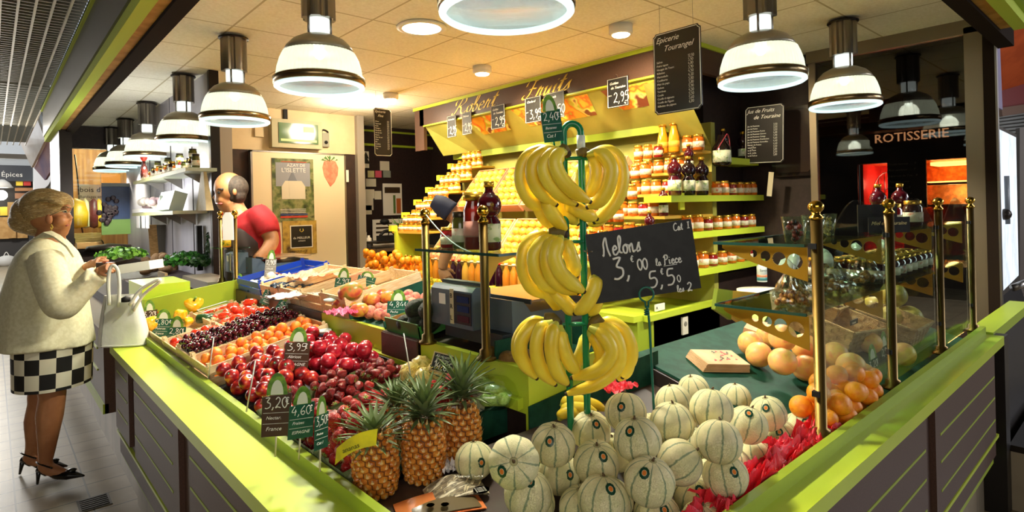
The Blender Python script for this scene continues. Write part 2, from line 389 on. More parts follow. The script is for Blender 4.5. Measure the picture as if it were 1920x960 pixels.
struct(MB().box((.488, .55, 2.50), (.50, 9.0, 2.82), MESH).box((.47, .55, 2.80), (.50, 9.0, 2.83), LIMEF).build('trim_2'))
struct(MB().box((.60, .46, 2.50), (4.35, .50, 3.2), mat('upper fascia', '191310', .4)).box((.5, .455, 2.495), (4.35, .50, 2.52), LIMED).box((4.33,.455,2.495),(4.36,.5,3.2), LIMED).build('trim_3'))
# ---- walls
BACK = mat('brown back wall', '3a241b', .6, col2='2f1d16', scale=12)
w = MB()
w.box((1.86, 6.47, .0), (3.30, 6.60, 2.19), BACK); w.box((1.86, 6.46, 2.19), (3.30, 6.60, 2.66), CREAM)
struct(w.build('wall_back'))
GREYP = mat('grey upright paint', '9a9184', .5)
w = MB(); w.box((1.75, 6.40, 0), (1.87, 6.60, 2.65), GREYP); w.box((3.27, 6.40, 0), (3.36, 6.60, 2.65), GREYP); struct(w.build('trim_4'))
w = MB(); w.box((3.36, 7.1, 0), (4.9, 7.2, 2.66), DARK); w.box((3.36, 7.085, 2.575), (4.9, 7.1, 2.60), LIMED); w.box((3.36, 7.05, 2.38), (4.9, 7.1, 2.41), LIMED)
struct(w.build('wall_recess'))
w = MB(); w.box((4.79, 1.83, 0), (4.86, 7.2, 2.66), DARK); struct(w.build('wall_right'))
b = MB().box((4.76, 1.80, 0), (4.80, 1.84, 2.62), DKMETAL); struct(b.build('trim_5'))
STEELW = mat('lilac grey steel sheet', 'bdb8be', .42, .15, col2='a8a3ab', scale=3, stretch=(1, 1, .2))
w = MB(); w.box((1.31, 5.04, .0), (1.35, 8.9, 2.65), STEELW)
for y in (5.6, 6.4, 7.4): w.box((1.304, y, 0), (1.31, y+.006, 2.65), mat('seam', '6f6a70', .5))
w.box((1.30, 5.0, 0), (1.37, 5.05, 2.65), DKMETAL); struct(w.build('wall_partition'))
w = MB(); w.box((.6, 8.9, 0), (1.75, 9.0, 1.12), DARK); w.box((.6, 8.9, 2.37), (1.75, 9.0, 2.66), DARK)
w.box((.55, 7.75, 0), (.66, 9.0, 2.45), DKMETAL); w.box((.6, 8.88, 1.09), (1.6, 8.9, 1.13), DKMETAL)
struct(w.build('wall_far'))
r = struct(thing('window_1', '', '')); del r['label']; del r['category']
MB().box((.66, 8.93, 1.12), (1.40, 8.936, 2.37), GLASS).build('pane', r)
# side wall of counter run: lime end board of the first display
# ---- glazed end wall with the neighbouring shop behind it
w = MB()
w.box((4.73, .74, 2.56), (4.79, 1.84, 2.65), TAN); w.box((4.73, .76, 0), (4.79, .86, 2.6), TAN)
w.box((4.74, 1.78, 0), (4.79, 1.83, 2.6), TAN); w.box((4.74, .86, 0), (4.78, 1.78, .82), DARK)
struct(w.build('trim_6'))
w = MB(); w.box((4.70, .70, 0), (4.80, .76, 2.62), BEAM).box((4.69, .69, 0), (4.73, .70, 2.5), STEEL); struct(w.build('trim_7'))
r = struct(thing('window_2', '', '')); del r['label']; del r['category']
MB().box((4.757, .86, .82), (4.765, 1.78, 2.57), DGLASS).build('pane', r)
# neighbouring shop shell
SH = mat('shop shell', '1d1714', .5)
w = MB(); w.prism([(4.80,.79),(6.3,1.01),(6.3,1.10),(4.80,.86)], 0, 2.9, SH); w.box((6.25, 1.98, 0), (6.3, 3.6, 2.9), SH)
w.box((6.25, 1.10, 1.84), (6.3, 1.98, 2.9), SH); w.box((6.25, 1.10, 0), (6.3, 1.98, 1.0), SH)
w.box((4.86, 3.5, 0), (6.3, 3.6, 2.9), SH); w.box((4.87, 1.05, 2.85), (6.3, 3.6, 2.9), SH)
struct(w.build('wall_shop'))
w = MB(); w.box((5.9, 1.5, 2.2), (6.24, 3.3, 2.42), mat('dull red beam', '6e2a1c', .5)); w.box((6.0, 1.02, 2.12), (6.24, 3.3, 2.2), mat('brown beam', '6b4a33', .5)); struct(w.build('trim_8'))
OV = mat('oven tile lining', 'd98b45', .35, .3, col2='b06a2c', scale=30); OR = mat('oven red lining', 'd8443a', .3)
r = thing('rotisserie_oven', 'glowing rotisserie oven with red and orange bays seen through the dark shop window', 'oven', (0,0,0))
MB().box((6.85, 1.12, 1.0), (6.9, 1.97, 1.84), OV).box((6.31, 1.10, 1.0), (6.9, 1.12, 1.84), OV).box((6.31, 1.10, .98), (6.9, 1.98, 1.0), OV).box((6.31, 1.10, 1.84), (6.9, 1.98, 1.87), OV).box((6.5, 1.13, 1.62),(6.85,1.5,1.64), STEEL).box((6.5, 1.13, 1.42),(6.85,1.5,1.44), STEEL).build('lining', r)
MB().box((6.84, 1.62, 1.0), (6.86, 1.97, 1.84), OR).box((6.31, 1.95, 1.0), (6.84, 1.98, 1.84), OR).box((6.31, 1.60, 1.0), (6.86, 1.62, 1.84), OR).build('red_bay', r)
b = MB()
for k in range(5): b.tube([(6.45, 1.79 + .13*math.cos(t)*(1-.0*k), 1.50 + .26*math.sin(t) ) for t in [PI*i/12 for i in range(13)]], .004, 5, STEEL) if k == 0 else b.cyl((6.45, 1.66 + .05*k, 1.25), (6.45, 1.66+.05*k, 1.50 + .26*math.sqrt(max(0, 1-((.05*k-.13)/.13)**2))), .004, STEEL, 5)
for z in (1.35, 1.47, 1.6): b.cyl((6.45, 1.67, z), (6.45, 1.91, z), .004, STEEL, 5)
b.build('wire_cage', r)
HEAT = mat('oven lamp', 'ffcf90', .4, emit='ffb060', estr=9)
MB().box((6.5, 1.15, 1.80), (6.8, 1.45, 1.83), HEAT).build('heat_lamp', r); MB().box((6.6, 1.2, 1.645), (6.8, 1.5, 1.655), HEAT).build('heat_lamp', r)
light('oven_glow', 'POINT', (6.6, 1.3, 1.55), 9, (1, .62, .25), shadow_soft_size=.08); light('oven_red_glow', 'POINT', (6.55, 1.8, 1.65), 7, (1, .35, .25), shadow_soft_size=.06)
b = MB(); M = frame_at((6.24, 1.83, 2.03), (0,-1,0), (0,0,1)); put_text(b, 'ROTISSERIE', .115, mat('rotisserie letters', 'e8b48a', .4, emit='ffb98a', estr=.9), M, depth=.006)
tag(b.build('shop_lettering'), 'pink lit capital letters on the shop wall behind the window', 'sign lettering')
r = thing('menu_blackboard', 'black handwritten menu board in front of the glowing oven', 'blackboard')
MB().box((6.0, 1.37, 1.42), (6.02, 1.66, 1.84), SLATE).build('board', r)
b = MB(); M = frame_at((5.998, 1.65, 1.80), (0,-1,0), (0,0,1))
for k, t in enumerate(['Poulet fermier ..... 9', 'Roti pommes ...... 7', 'Lapereau de Tou... 8', 'Tournebroche', 'Pintade .......... 9', 'Jambonneau ... 6', 'Canette ......... 10']): put_text(b, t, .026, CHALK, M @ Matrix.Translation((0, -.052*k, 0)), shear=.2)
b.build('chalk_writing', r)
# neighbour's counter with cookers and jars seen through glass
b = MB(); b.box((5.2, .95, .0), (5.7, 3.2, .98), SH); b.box((5.18,.93,.98),(5.72,3.2,1.0), STEEL); tag(b.build('shop_counter'), 'dark shop counter with steel top behind the dark window', 'counter')
# right hand alley beyond the pillar
b = MB().box((4.2, -.6, .32), (7.0, .25, .36), mat('door sill steel', '3a3734', .3, .7)).box((4.2,-.5,0),(7.0,.25,.32), PLINTHM)
w = MB(); w.box((3.52, .515, 0), (3.62, .62, .84), mat('black post', '16110f', .4)); w.box((3.56,.56,.80),(4.72,.66,.85), LIMED); w.box((3.62,.56,0),(4.7,.62,.80), SH); struct(w.build('trim_9'))
w = MB(); w.box((3.62, .30, .28), (4.9, .52, .31), DKMETAL); w.box((3.62,.33,0),(4.9,.52,.28), PLINTHM); struct(w.build('trim_10'))
# ---- central block with sign fascia, canopy, fruit wall
b = MB(); b.box((4.17, 2.47, 0), (4.78, 5.45, 2.65), DARK); struct(b.build('wall_block'))
LIMEB = mat('lime display back', 'a9a550', .5, col2='9c9a46', scale=4)
r = thing('display_canopy', 'brown and lime sign canopy reading Robert Fruits over the fruit wall', 'canopy')
MB().box((3.60, 2.2, 2.44), (3.64, 5.55, 2.62), BROWN).box((3.64, 2.2, 2.44), (4.79, 2.24, 2.62), BROWN).box((3.60, 5.47, 2.17), (3.64, 5.65, 2.62), BROWN).build('sign_fascia', r)
MB().box((3.585, 2.185, 2.62), (3.65, 5.66, 2.65), LIME).box((3.65, 2.185, 2.62), (4.79, 2.25, 2.65), LIME).build('top_trim', r)
MB().box((3.59, 2.3, 2.425), (3.645, 5.47, 2.44), LIME).build('lower_trim', r)
c = MB()
c.add([(3.62,5.15,2.43),(3.62,2.6,2.43),(3.97,2.75,2.12),(3.97,5.12,2.13)], [(0,1,2,3)], LIMEB)
c.add([(3.62,5.47,2.43),(3.62,5.15,2.43),(3.97,5.12,2.13),(3.82,5.42,2.11)], [(0,1,2,3)], LIMEB)
c.add([(3.62,2.6,2.43),(3.62,2.28,2.43),(4.1,2.3,1.93),(3.97,2.75,2.12)], [(0,1,2,3)], LIMEB)
c.box((3.955, 2.6, 2.07), (4.0, 5.42, 2.13), LIMED)
c.build('sloping_soffit', r)
PRINT = mat('fruit photo print', 'f2b13c', .4, col2=['e8642c', 'b8d048', 'f6e08a', '7a3a2a'], scale=6, detail=2)
b = MB()
for y0, y1 in ((4.20, 4.74), (3.12, 4.05), (2.34, 2.98)):
    b.add([(3.632, y1, 2.415), (3.632, y0, 2.415), (3.80, y0+.04, 2.265), (3.80, y1-.08, 2.265)], [(0,1,2,3)], PRINT)
    b.box((3.585, y0, 2.44), (3.597, y1, 2.44), PRINT)
b.build('photo_print', r, 'orange and green fruit photograph print')
b = MB(); M = frame_at((3.597, 4.93, 2.478), (0,-1,0), (0,0,1))
write(b, 'Robert', .15, GOLD, M, nib=(.15,.05,0), slant=.45, k=6, sx=1.55)
b.build('gold_script_word', r, 'gold script lettering reading Robert'); b = MB()
M = frame_at((3.597, 3.86, 2.475), (0,-1,0), (0,0,1)); write(b, 'Fruits', .148, GOLD, M, nib=(.15,.05,0), slant=.45, k=6, sx=1.45)
b.build('gold_script_word', r, 'gold script lettering reading Fruits')
b = MB(); b.box((3.12, 2.30, 0), (4.16, 5.45, .74), LIMED); b.box((3.08, 2.30, .74), (3.35, 5.7, .78), LIME)
b.box((4.10, 2.30, .7), (4.16, 5.45, 2.12), LIMEB)
b.box((2.95, 4.65, .3), (3.12, 5.9, .74), LIMED)
r = thing('fruit_display_unit', 'stepped lime display unit carrying the wall of fruit crates, juices and jars', 'display unit'); b.build('carcass', r)
# left upright green panel & steps
b = MB(); b.box((3.12, 5.30, .74), (3.5, 5.34, 1.29), LIME); b.build('side_panel', r)
st = MB()
STEP = [(3.14 + .155*k, 1.29 + .135*k) for k in range(6)]
for k, (x, z) in enumerate(STEP):
    st = MB(); st.box((x, 4.86, z - .02), (4.10, 5.42, z), mat('step board', 'c9a23c', .5)); st.build('stepped_shelf', r)
STEPR = [(3.12 + .17*k, 1.10 + .16*k) for k in range(6)]
for k, (x, z) in enumerate(STEPR): MB().box((x, 2.30, z - .02), (4.10, 2.84, z), mat('step board', 'c9a23c', .5)).build('stepped_shelf', r)
# lower dark cabinet with lime lines facing the aisle (y = 2.3 plane)
b = MB(); b.box((3.27, 2.30, 0), (4.16, 2.31, .72), DARK).box((4.17, 2.30, 0), (4.78, 2.39, .95), DARK)
b.box((3.18, 2.26, .735), (4.2, 2.30, .775), LIME); b.box((3.22, 2.285, .50), (4.3, 2.30, .52), LIMED); b.box((3.25, 2.283, 0), (3.275, 2.30, .74), LIMED)
r = thing('back_cabinet', 'dark brown low cabinet with lime edging below the jar shelves', 'cabinet'); b.build('carcass', r)
b = MB(); b.box((3.63, 2.287, .575), (3.70, 2.30, .70), WHITE); b.lathe([(.018, 0), (.018, .003), (.014, .004), (.0001, .002)], 14, mat('socket grey','8a867e'), Matrix.Translation((3.665, 2.287, .65)) @ Matrix.Rotation(PI/2, 4, 'X'))
tag(b.build('power_socket'), 'white wall socket on the dark cabinet behind the counter', 'socket')
b = MB().box((3.31, 2.29, .785), (3.42, 2.299, .83), WHITE); put_text(b, 'A', .03, BLACK, frame_at((3.315, 2.288, .795), (1,0,0), (0,0,1)))
tag(b.build('warning_label'), 'small white paper label on the dark cabinet', 'label')
# wall shelves for jars
b = MB().box((4.17, 2.40, .95), (4.79, 2.46, 2.4), DARK).build('back_board')
struct(b); b.name = 'wall_shelf_recess'
SHZ = (1.56, 1.30, 1.03)
for k, (z, x0, lab) in enumerate(zip(SHZ, (3.42, 3.6, 3.65), ('topmost long lime wall shelf, with jam jars', 'middle lime wall shelf with a row of jars', 'lowest lime wall shelf with a row of jars'))):
    tag(MB().box((x0, 2.22, z - .045), (4.78, 2.44, z), LIME).build('wall_shelf'), lab, 'shelf', 'lime wall shelves')
tag(MB().box((4.18, 2.22, 1.80), (4.70, 2.44, 1.85), LIME).build('wall_shelf'), 'short lime shelf high in the corner with two dark bottles', 'shelf', 'lime wall shelves')

# ---- the market hall behind the photographer (seen only in reflections)
HW = mat('opposite stalls', '2e241c', .6, col2='4a3a2a', scale=1.5)
w = MB(); w.box((-6, -5.2, 0), (12, -5.0, 3.6), HW); w.box((-5.2, -5, 0), (-5.0, 12, 3.6), HW); w.box((-6, -5.2, 3.6), (12, .4, 3.7), mat('hall roof', '3a342c', .7)); w.box((11.8, -5, 0), (12, 3, 3.6), HW)
struct(w.build('wall_opposite'))
DAY = mat('daylit doorway glass', 'ffffff', .4, emit='dfeaff', estr=2.2)
for i, x in enumerate((4.3, 5.2, 6.1, 8.2)):
    r = struct(thing('window_%d' % (4+i), '', '')); del r['label']; del r['category']
    MB().box((x, -4.99, .2), (x + .32, -4.98, 2.6), DAY).build('pane', r)
# ================================================================ LAMPS
def shade_mat():
    m = mat('ribbed prismatic shade', 'b4b4a6', .22); nt = m.node_tree; N = nt.nodes; L = nt.links; b = N['Principled BSDF']
    tr = N.new('ShaderNodeBsdfTranslucent'); tr.inputs[0].default_value = lin('b2b4a8')
    tp = N.new('ShaderNodeBsdfTransparent'); tp.inputs[0].default_value = lin('ecefe6')
    m1 = N.new('ShaderNodeMixShader'); m1.inputs[0].default_value = .45; L.new(tr.outputs[0], m1.inputs[1]); L.new(tp.outputs[0], m1.inputs[2])
    m2 = N.new('ShaderNodeMixShader'); m2.inputs[0].default_value = .30; L.new(m1.outputs[0], m2.inputs[1]); L.new(b.outputs[0], m2.inputs[2])
    b.inputs['Emission Color'].default_value = lin('e6ece0'); b.inputs['Emission Strength'].default_value = .16
    L.new(m2.outputs[0], N['Material Output'].inputs[0]); return m
SHADE = shade_mat()
CAPM = mat('frosted shade dome', '9a9078', .3, .3); RINGM = mat('bronze rim', '8a7450', .25, .9)
LIPM = mat('lamp glass rim', 'd5f0f0', .15, emit='cfeef0', estr=.45)
BULB = mat('lamp bulb', 'ffffff', .3, emit='f4fff4', estr=14)
def make_lamp():
    r = thing('pendant_lamp', 'x', 'pendant lamp', (0,0,0))
    b = MB()
    vs = []; n = 48
    prof = []
    for i in range(n):
        a = 2*PI*i/n; q = .066 + (.012 if (i % 8) < 5 else 0); prof.append((q*math.cos(a), q*math.sin(a)))
    b.prism(prof, .335, .545, mat('lamp housing aluminium', '8c8478', .3, .85)); b.lathe([(.09,.54),(.09,.548)], 24, DKMETAL); b.build('housing', r)
    b = MB(); b.lathe([(.048,.25),(.05,.28),(.05,.335)], 20, mat('socket collar', 'd8dcd4', .25, .6, emit='e8f4ee', estr=.5))
    for a in (0.6, 2.7, 4.8): b.cyl((.058*math.cos(a), .058*math.sin(a), .25), (.058*math.cos(a), .058*math.sin(a), .345), .006, STEEL, 8)
    sock = b.build('socket_collar', r)
    b = MB(); b.lathe([(.196,.055),(.190,.10),(.178,.14),(.164,.172)], 240, SHADE, lobes=60, amp=.012); b.build('ribbed_shade', r)
    b = MB(); b.lathe([(.164,.172),(.150,.2),(.122,.230),(.08,.252),(.05,.258)], 48, CAPM); b.build('dome_cap', r)
    b = MB(); b.lathe([(.199,.018),(.209,.022),(.211,.05),(.203,.056),(.196,.056),(.199,.018)], 64, RINGM); b.build('metal_rim', r)
    b = MB(); b.lathe([(.205,.018),(.206,.008),(.196,.0),(.184,.004),(.186,.018)], 64, LIPM); b.build('glass_lip', r)
    b = MB(); b.ball((0,0,.19), .03, BULB, 16, 10, (1,1,1.5)); b.build('bulb', sock)
    l = light('lamp_light', 'POINT', (0,0,.10), LAMPW*.24, (.96, 1.0, .86), shadow_soft_size=.07); l.parent = r
    l = light('lamp_downlight', 'SPOT', (0,0,.03), LAMPW*10, (1.0, .97, .80), spot_size=2.35, spot_blend=.6, shadow_soft_size=.12); l.parent = r
    return r
lamp0 = make_lamp()
LP = [(1.185, 1.33, 'large ribbed pendant lamp at the top centre, cut off by the photo edge'),
      (1.18, 2.67, 'ribbed glass pendant lamp, nearest of the left row after the central one'),
      (1.18, 3.96, 'ribbed glass pendant lamp hanging left of the green fuse box'),
      (1.18, 5.27, 'ribbed glass pendant lamp beside the emergency exit sign'),
      (1.18, 6.75, 'small distant pendant lamp above the jar shelf on the steel wall'),
      (1.18, 8.0, 'distant pendant lamp overlapping the farthest one on the left'),
      (1.16, 8.85, 'farthest pendant lamp of the left row, against the far shop window'),
      (2.87, 1.33, 'ribbed pendant lamp left of the dark shop window, above the juice menu board'),
      (4.06, 1.35, 'rightmost pendant lamp, hanging before the dark shop window')]
for i, (x, y, lab) in enumerate(LP):
    o = lamp0 if i == 0 else copy_tree(lamp0)
    o.location = (x, y, 2.085); o.rotation_euler = (0, 0, i*.7); o['label'] = lab; o['group'] = 'pendant lamps over the counter'
# ceiling spots
SPB = mat('spot glass', 'ffffff', .3, emit='fff3d0', estr=12)
r = thing('recessed_downlight', 'round recessed downlight glowing in the ceiling beside the central lamp', 'ceiling light', (2.03, 3.08, 2.645))
MB().lathe([(.155,0),(.155,-.008),(.12,-.012),(.12,.0)], 40, WHITE).build('rim', r); MB().lathe([(.001,-.009),(.12,-.009)], 40, SPB).build('lens', r)
l = light('downlight_light', 'SPOT', (2.03, 3.08, 2.62), 60, (1, .88, .62), spot_size=2.4, shadow_soft_size=.1)
for i, (x, y, tgt, lab) in enumerate([(3.02, 2.30, (3.75, 2.6, 1.7), 'white ceiling spotlight next to the tall hanging menu'), (2.98, 3.66, (3.8, 3.7, 1.5), 'white ceiling spotlight above the sign lettering'), (2.93, 5.02, (3.7, 5.0, 1.5), 'small white ceiling spotlight above the dark hanging menu')]):
    r = thing('ceiling_spotlight', lab, 'spotlight', (x, y, 2.65), group='ceiling spotlights')
    b = MB(); b.lathe([(.075,0),(.075,-.05),(.06,-.06),(.0001,-.062)], 28, WHITE); b.build('housing', r)
    MB().lathe([(.0001,-.068),(.05,-.068),(.056,-.062)], 24, SPB).build('lens', r)
    l = light('spot_light', 'SPOT', (x, y, 2.56), SPOTW, (1, .82, .52), spot_size=2.0, spot_blend=.7, shadow_soft_size=.05); aim(l, tgt)
for (x, y, z, t) in ((2.6, 2.9, 2.5, (3.7, 3.2, 1.2)), (2.6, 4.3, 2.5, (3.7, 4.6, 1.1))):
    l = light('display_extra_spot', 'SPOT', (x, y, z), SPOTW*.9, (1, .84, .58), spot_size=1.5, spot_blend=.8, shadow_soft_size=.06); aim(l, t)  # extra spots aimed at the fruit wall
l = light('back_wall_light', 'POINT', (2.9, 5.6, 2.5), 17, (1, .84, .62), shadow_soft_size=.15)  # point light in front of the back wall, no fixture built
l = light('steel_wall_fill', 'POINT', (0.85, 6.0, 1.7), 9, (.92, .95, 1), shadow_soft_size=.15)  # unseen fill light added to brighten the steel partition
# emergency sign
r = thing('exit_sign', 'small white and green emergency exit box on the ceiling', 'exit sign', (1.45, 5.55, 2.56))
MB().box((-.13,-.12,0),(.13,.12,.05), WHITE).build('housing', r); MB().box((-.12,-.1245,.004),(.12,-.12,.046), mat('exit green','3f9a5a',.4)).build('green_panel', r)
# ================================================================ WALL THINGS at the back (y = 6.46)
def wy(u, v, y=6.455): return ony(u, v, y)
def wallrect(mb, u0, v0, u1, v1, m, y=6.455, t=.01):
    a = ony(u0, v0, y); c = ony(u1, v1, y); mb.box((min(a.x,c.x), y - t, min(a.z,c.z)), (max(a.x,c.x), y, max(a.z,c.z)), m)
PANEL = mat('cream door panel', 'e6d3ae', .5)
r = thing('white_panel_door', 'cream sliding panel with posters on the brown back wall', 'door')
b = MB().box((2.06, 6.40, .1), (3.10, 6.455, 2.165), PANEL); b.build('panel', r)
b = MB().box((2.045, 6.395, .1), (2.065, 6.46, 2.18), STEEL).box((2.045, 6.395, 2.165), (3.115, 6.46, 2.18), STEEL).box((3.095, 6.395, .1), (3.115, 6.46, 2.18), STEEL); b.build('frame', r)
# castle poster
def picmat(name, cols, scale, stretch=None): return mat(name, cols[0], .35, col2=cols[1:], scale=scale, stretch=stretch, lo=.3, hi=.7)
r = thing('castle_poster', 'tall poster of a pale country house among trees, taped to the cream panel', 'poster')
MB().box((2.262, 6.392, 1.41), (2.72, 6.398, 2.105), picmat('foliage print', ['2d3a1c', '5b6a36', '8a8a5a', '3a4226'], 12)).build('sheet', r)
b = MB(); b.box((2.30,6.390,1.80),(2.68,6.392,2.06), mat('print sky','8d8f96',.5)); b.build('sky_print', r)
b = MB(); HOUSE = mat('print stone', 'cfc4ac', .5)
b.box((2.36,6.388,1.66),(2.62,6.390,1.80), HOUSE); b.prism([(2.36,1.80),(2.62,1.80),(2.58,1.86),(2.40,1.86)], 0, .002, HOUSE, Matrix(((1,0,0,0),(0,0,-1,6.390),(0,1,0,0),(0,0,0,1))))
b.box((2.44,6.387,1.66),(2.52,6.389,1.86), HOUSE); b.prism([(2.43,1.86),(2.53,1.86),(2.48,1.97)], 0, .003, mat('print roof','6f7480',.5), Matrix(((1,0,0,0),(0,0,-1,6.390),(0,1,0,0),(0,0,0,1))))
b.build('house_print', r)
b = MB(); M = frame_at((2.36,6.386,1.955),(1,0,0),(0,0,1)); put_text(b,"L'ISLETTE",.066,mat('print lettering','e8e4e0'),M); put_text(b,'AZAY DE',.05,mat('print lettering','e8e4e0'),M@Matrix.Translation((.06,.06,0)))
b.box((2.36,6.386,2.065),(2.64,6.388,2.072), mat('red print','c2402e',.5)); b.box((2.34,6.386,1.455),(2.64,6.388,1.475), mat('red print','c2402e',.5)); b.box((2.34,6.386,1.482),(2.64,6.388,1.5), mat('blue print','3b4a78',.5))
for k in range(3): b.box((2.34,6.386,1.51+.018*k),(2.62,6.388,1.515+.018*k), mat('print lettering','e8e4e0'))
b.build('printed_text', r)
r = thing('strawberry_drawing', 'pinkish strawberry drawing with green leaves on the cream panel', 'drawing')
out = [(0,0),(.05,.05),(.09,.13),(.1,.22),(.07,.29),(0,.31),(-.07,.29),(-.09,.22),(-.07,.12)]
MY = lambda x, z, y=6.398: Matrix(((1,0,0,x),(0,0,-1,y),(0,1,0,z),(0,0,0,1)))
MB().prism(out, 0, .003, mat('strawberry paper', 'e38d6c', .6, col2='d87558', scale=20), MY(2.92, 1.80)).build('fruit_body', r)
b = MB()
for a in (-1.2,-.6,0,.6,1.2): b.prism([(0,.29),(.09*math.sin(a)+.012,.29+.05*math.cos(a)),(.09*math.sin(a),.30+.06*math.cos(a)),(.09*math.sin(a)-.02,.285+.05*math.cos(a))], .003, .005, mat('leaf paper','4d7a3c',.6), MY(2.92,1.80))
b.tube([(2.92,6.394,2.09),(2.91,6.394,2.13),(2.89,6.394,2.15)], .004, 5, mat('leaf paper','4d7a3c',.6)); b.build('leaves', r)
r = thing('award_poster', 'dark framed square notice above a gold field poster, low on the cream panel', 'poster')
MB().box((2.36,6.39,1.05),(2.74,6.398,1.42), picmat('gold field print',['7a5a2a','c2a048','4a3420'],8)).build('sheet', r)
MB().box((2.44,6.386,1.12),(2.69,6.390,1.37), WHITE).build('white_frame', r)
b = MB().box((2.45,6.384,1.13),(2.68,6.386,1.36), mat('black card','1a1714',.5)); b.build('black_card', r)
b = MB(); M = frame_at((2.565,6.382,1.22),(1,0,0),(0,0,1)); put_text(b,'du MEILLEUR',.034,WHITE,M,align='CENTER'); put_text(b,'APPRENTI',.018,WHITE,M@Matrix.Translation((0,-.03,0)),align='CENTER'); put_text(b,'CONFERENCE',.035,mat('dark print','3a2a18'),M@Matrix.Translation((-.05,-.15,0)),align='CENTER')
b.tube([(2.55,6.382,1.33),(2.545,6.382,1.31),(2.565,6.382,1.295),(2.585,6.382,1.31),(2.58,6.382,1.33)], .004, 5, GOLD); b.build('printed_text', r)
# fuse box
r = thing('fuse_box', 'grey fuse box with a green tinted window on the cream wall', 'fuse box')
MB().box((2.26,6.36,2.22),(2.82,6.46,2.53), mat('fuse box casing','a8a07c',.5)).build('casing', r)
MB().box((2.33,6.352,2.27),(2.77,6.36,2.49), mat('green tinted cover','4d6b46',.12,0,coat=.6)).build('window_cover', r)
b = MB().box((2.60,6.348,2.40),(2.72,6.352,2.46), mat('label strip','c9d38e',.5)).box((2.35,6.348,2.29),(2.75,6.351,2.315),mat('label strip','c9d38e',.5)); b.build('label_strip', r)
tag(MB().box((2.11,6.43,2.33),(2.20,6.46,2.43), mat('cream plastic','cdb990',.5)).build('thermostat'), 'small cream thermostat left of the fuse box', 'thermostat')
r = thing('door_entry_box', 'grey box with a dark button right of the fuse box', 'control box')
MB().box((2.85,6.42,2.26),(2.93,6.46,2.42), mat('grey plastic','8c8a78',.5)).build('casing', r); MB().lathe([(.02,0),(.02,.01),(.0001,.012)],14,BLACK,Matrix.Translation((2.89,6.42,2.31))@Matrix.Rotation(PI/2,4,'X')).build('button', r)
b = MB(); b.tube(catmull([(2.84,6.44,2.35),(2.86,6.44,2.45),(2.92,6.44,2.44),(2.93,6.44,2.40)]), .008, 6, BLACK); b.box((2.42,6.43,2.53),(2.46,6.46,2.65), BLACK); tag(b.build('wall_cable'),'black cable and trunking around the fuse box','cable')
tag(MB().box((3.115,6.44,1.86),(3.17,6.46,2.0), PAPER).build('light_switch_note'),'narrow white note right of the cream panel','note')
# ---- recess with notes, calendar, desk (y = 7.1)
NOTES = [(648,283,692,315,'large white note with a small dark tree stamp','e8dfc8'),(712,302,730,320,'square pale note above the coloured cards','d8cfb8'),(686,335,705,350,'leaning note','d8d0ba'),
 (684,355,702,372,'tilted white note','ded6c0'),(702,358,715,374,'narrow white note','ded6c0'),(683,372,700,394,'long white note','ded6c0'),(681,385,697,402,'lowest white note','ded6c0')]
used = ['large white note with a dark tree stamp at the top of the pinboard wall','square pale note beside the large tree note','upper left small note pinned under the coloured cards','tilted white note in the pinned cluster','narrow white note right of the cluster, beside the calendar','long white note in the cluster on the dark wall','lowest white note of the pinned cluster']
for k, (a, b_, c, d, l, col) in enumerate(NOTES):
    b = MB(); wallrect(b, max(a,672), b_, c, d, mat('note paper '+col, col, .7), 7.095, .004)
    if k == 0:
        p = ony(686, 290, 7.088); b.prism([(-.06,-.12),(.06,-.12),(.02,-.05),(.045,-.05),(0,.04),(-.045,-.05),(-.02,-.05)], 0, .003, mat('tree ink','2d2a22'), MY(p.x, p.z+.0, 7.09))
    tag(b.build('pinned_note'), used[k], 'note', 'notes pinned on the dark wall')
for (u, c, l) in ((697,'c9c08a','cream'),(709,'d0546a','pink'),(726,'8d9488','grey')):
    b = MB(); wallrect(b, u-8, 320, u+6, 333, mat('card '+l, c, .6), 7.095, .01); tag(b.build('postcard'), l + ' card in the row of three on the dark wall', 'card', 'coloured cards')
r = thing('wall_calendar', 'framed tall calendar sheet on the dark wall beside the honey jars', 'calendar')
b = MB(); wallrect(b, 717, 344, 754, 403, PAPER, 7.095, .008); b.build('sheet', r)
b = MB(); wallrect(b, 721, 351, 750, 362, mat('dark print','3a2a18'), 7.087, .002); wallrect(b, 737, 366, 742, 400, mat('green print','5d7a3c'), 7.087, .002); wallrect(b, 743, 372, 752, 400, mat('orange print','b5602a'), 7.087, .002); b.build('printed_blocks', r)
r = thing('paper_board', 'pale paper sheet leaning on the desk in the dark recess', 'paper'); b = MB(); wallrect(b, 698, 412, 760, 458, PAPER, 6.95, .01); b.build('sheet', r); b = MB()
for v in (418, 426, 434): wallrect(b, 705, v, 735, v+2, mat('dark print','3a2a18'), 6.938, .002)
b.build('printed_lines', r)
b = MB(); p = ony(676, 473, 6.6); b.box((3.38, 6.2, 1.02), (4.2, 6.9, 1.06), mat('desk top', '5a4632', .5)); b.box((3.38,6.2,.86),(3.42,6.9,1.02),BROWN).box((3.4,6.85,0),(4.2,6.9,1.02),BLACK).box((3.38,6.2,0),(3.42,6.3,.86),BROWN); b.box((3.38,6.18,1.12),(3.75,6.6,1.14), DKMETAL).box((3.38,6.5,1.06),(3.42,6.6,1.12),DKMETAL); tag(b.build('office_desk'), 'dark cluttered desk in the recess behind the fruit counter', 'desk')
r = thing('desk_telephone', 'dark telephone and lamp silhouette on the desk', 'telephone'); 
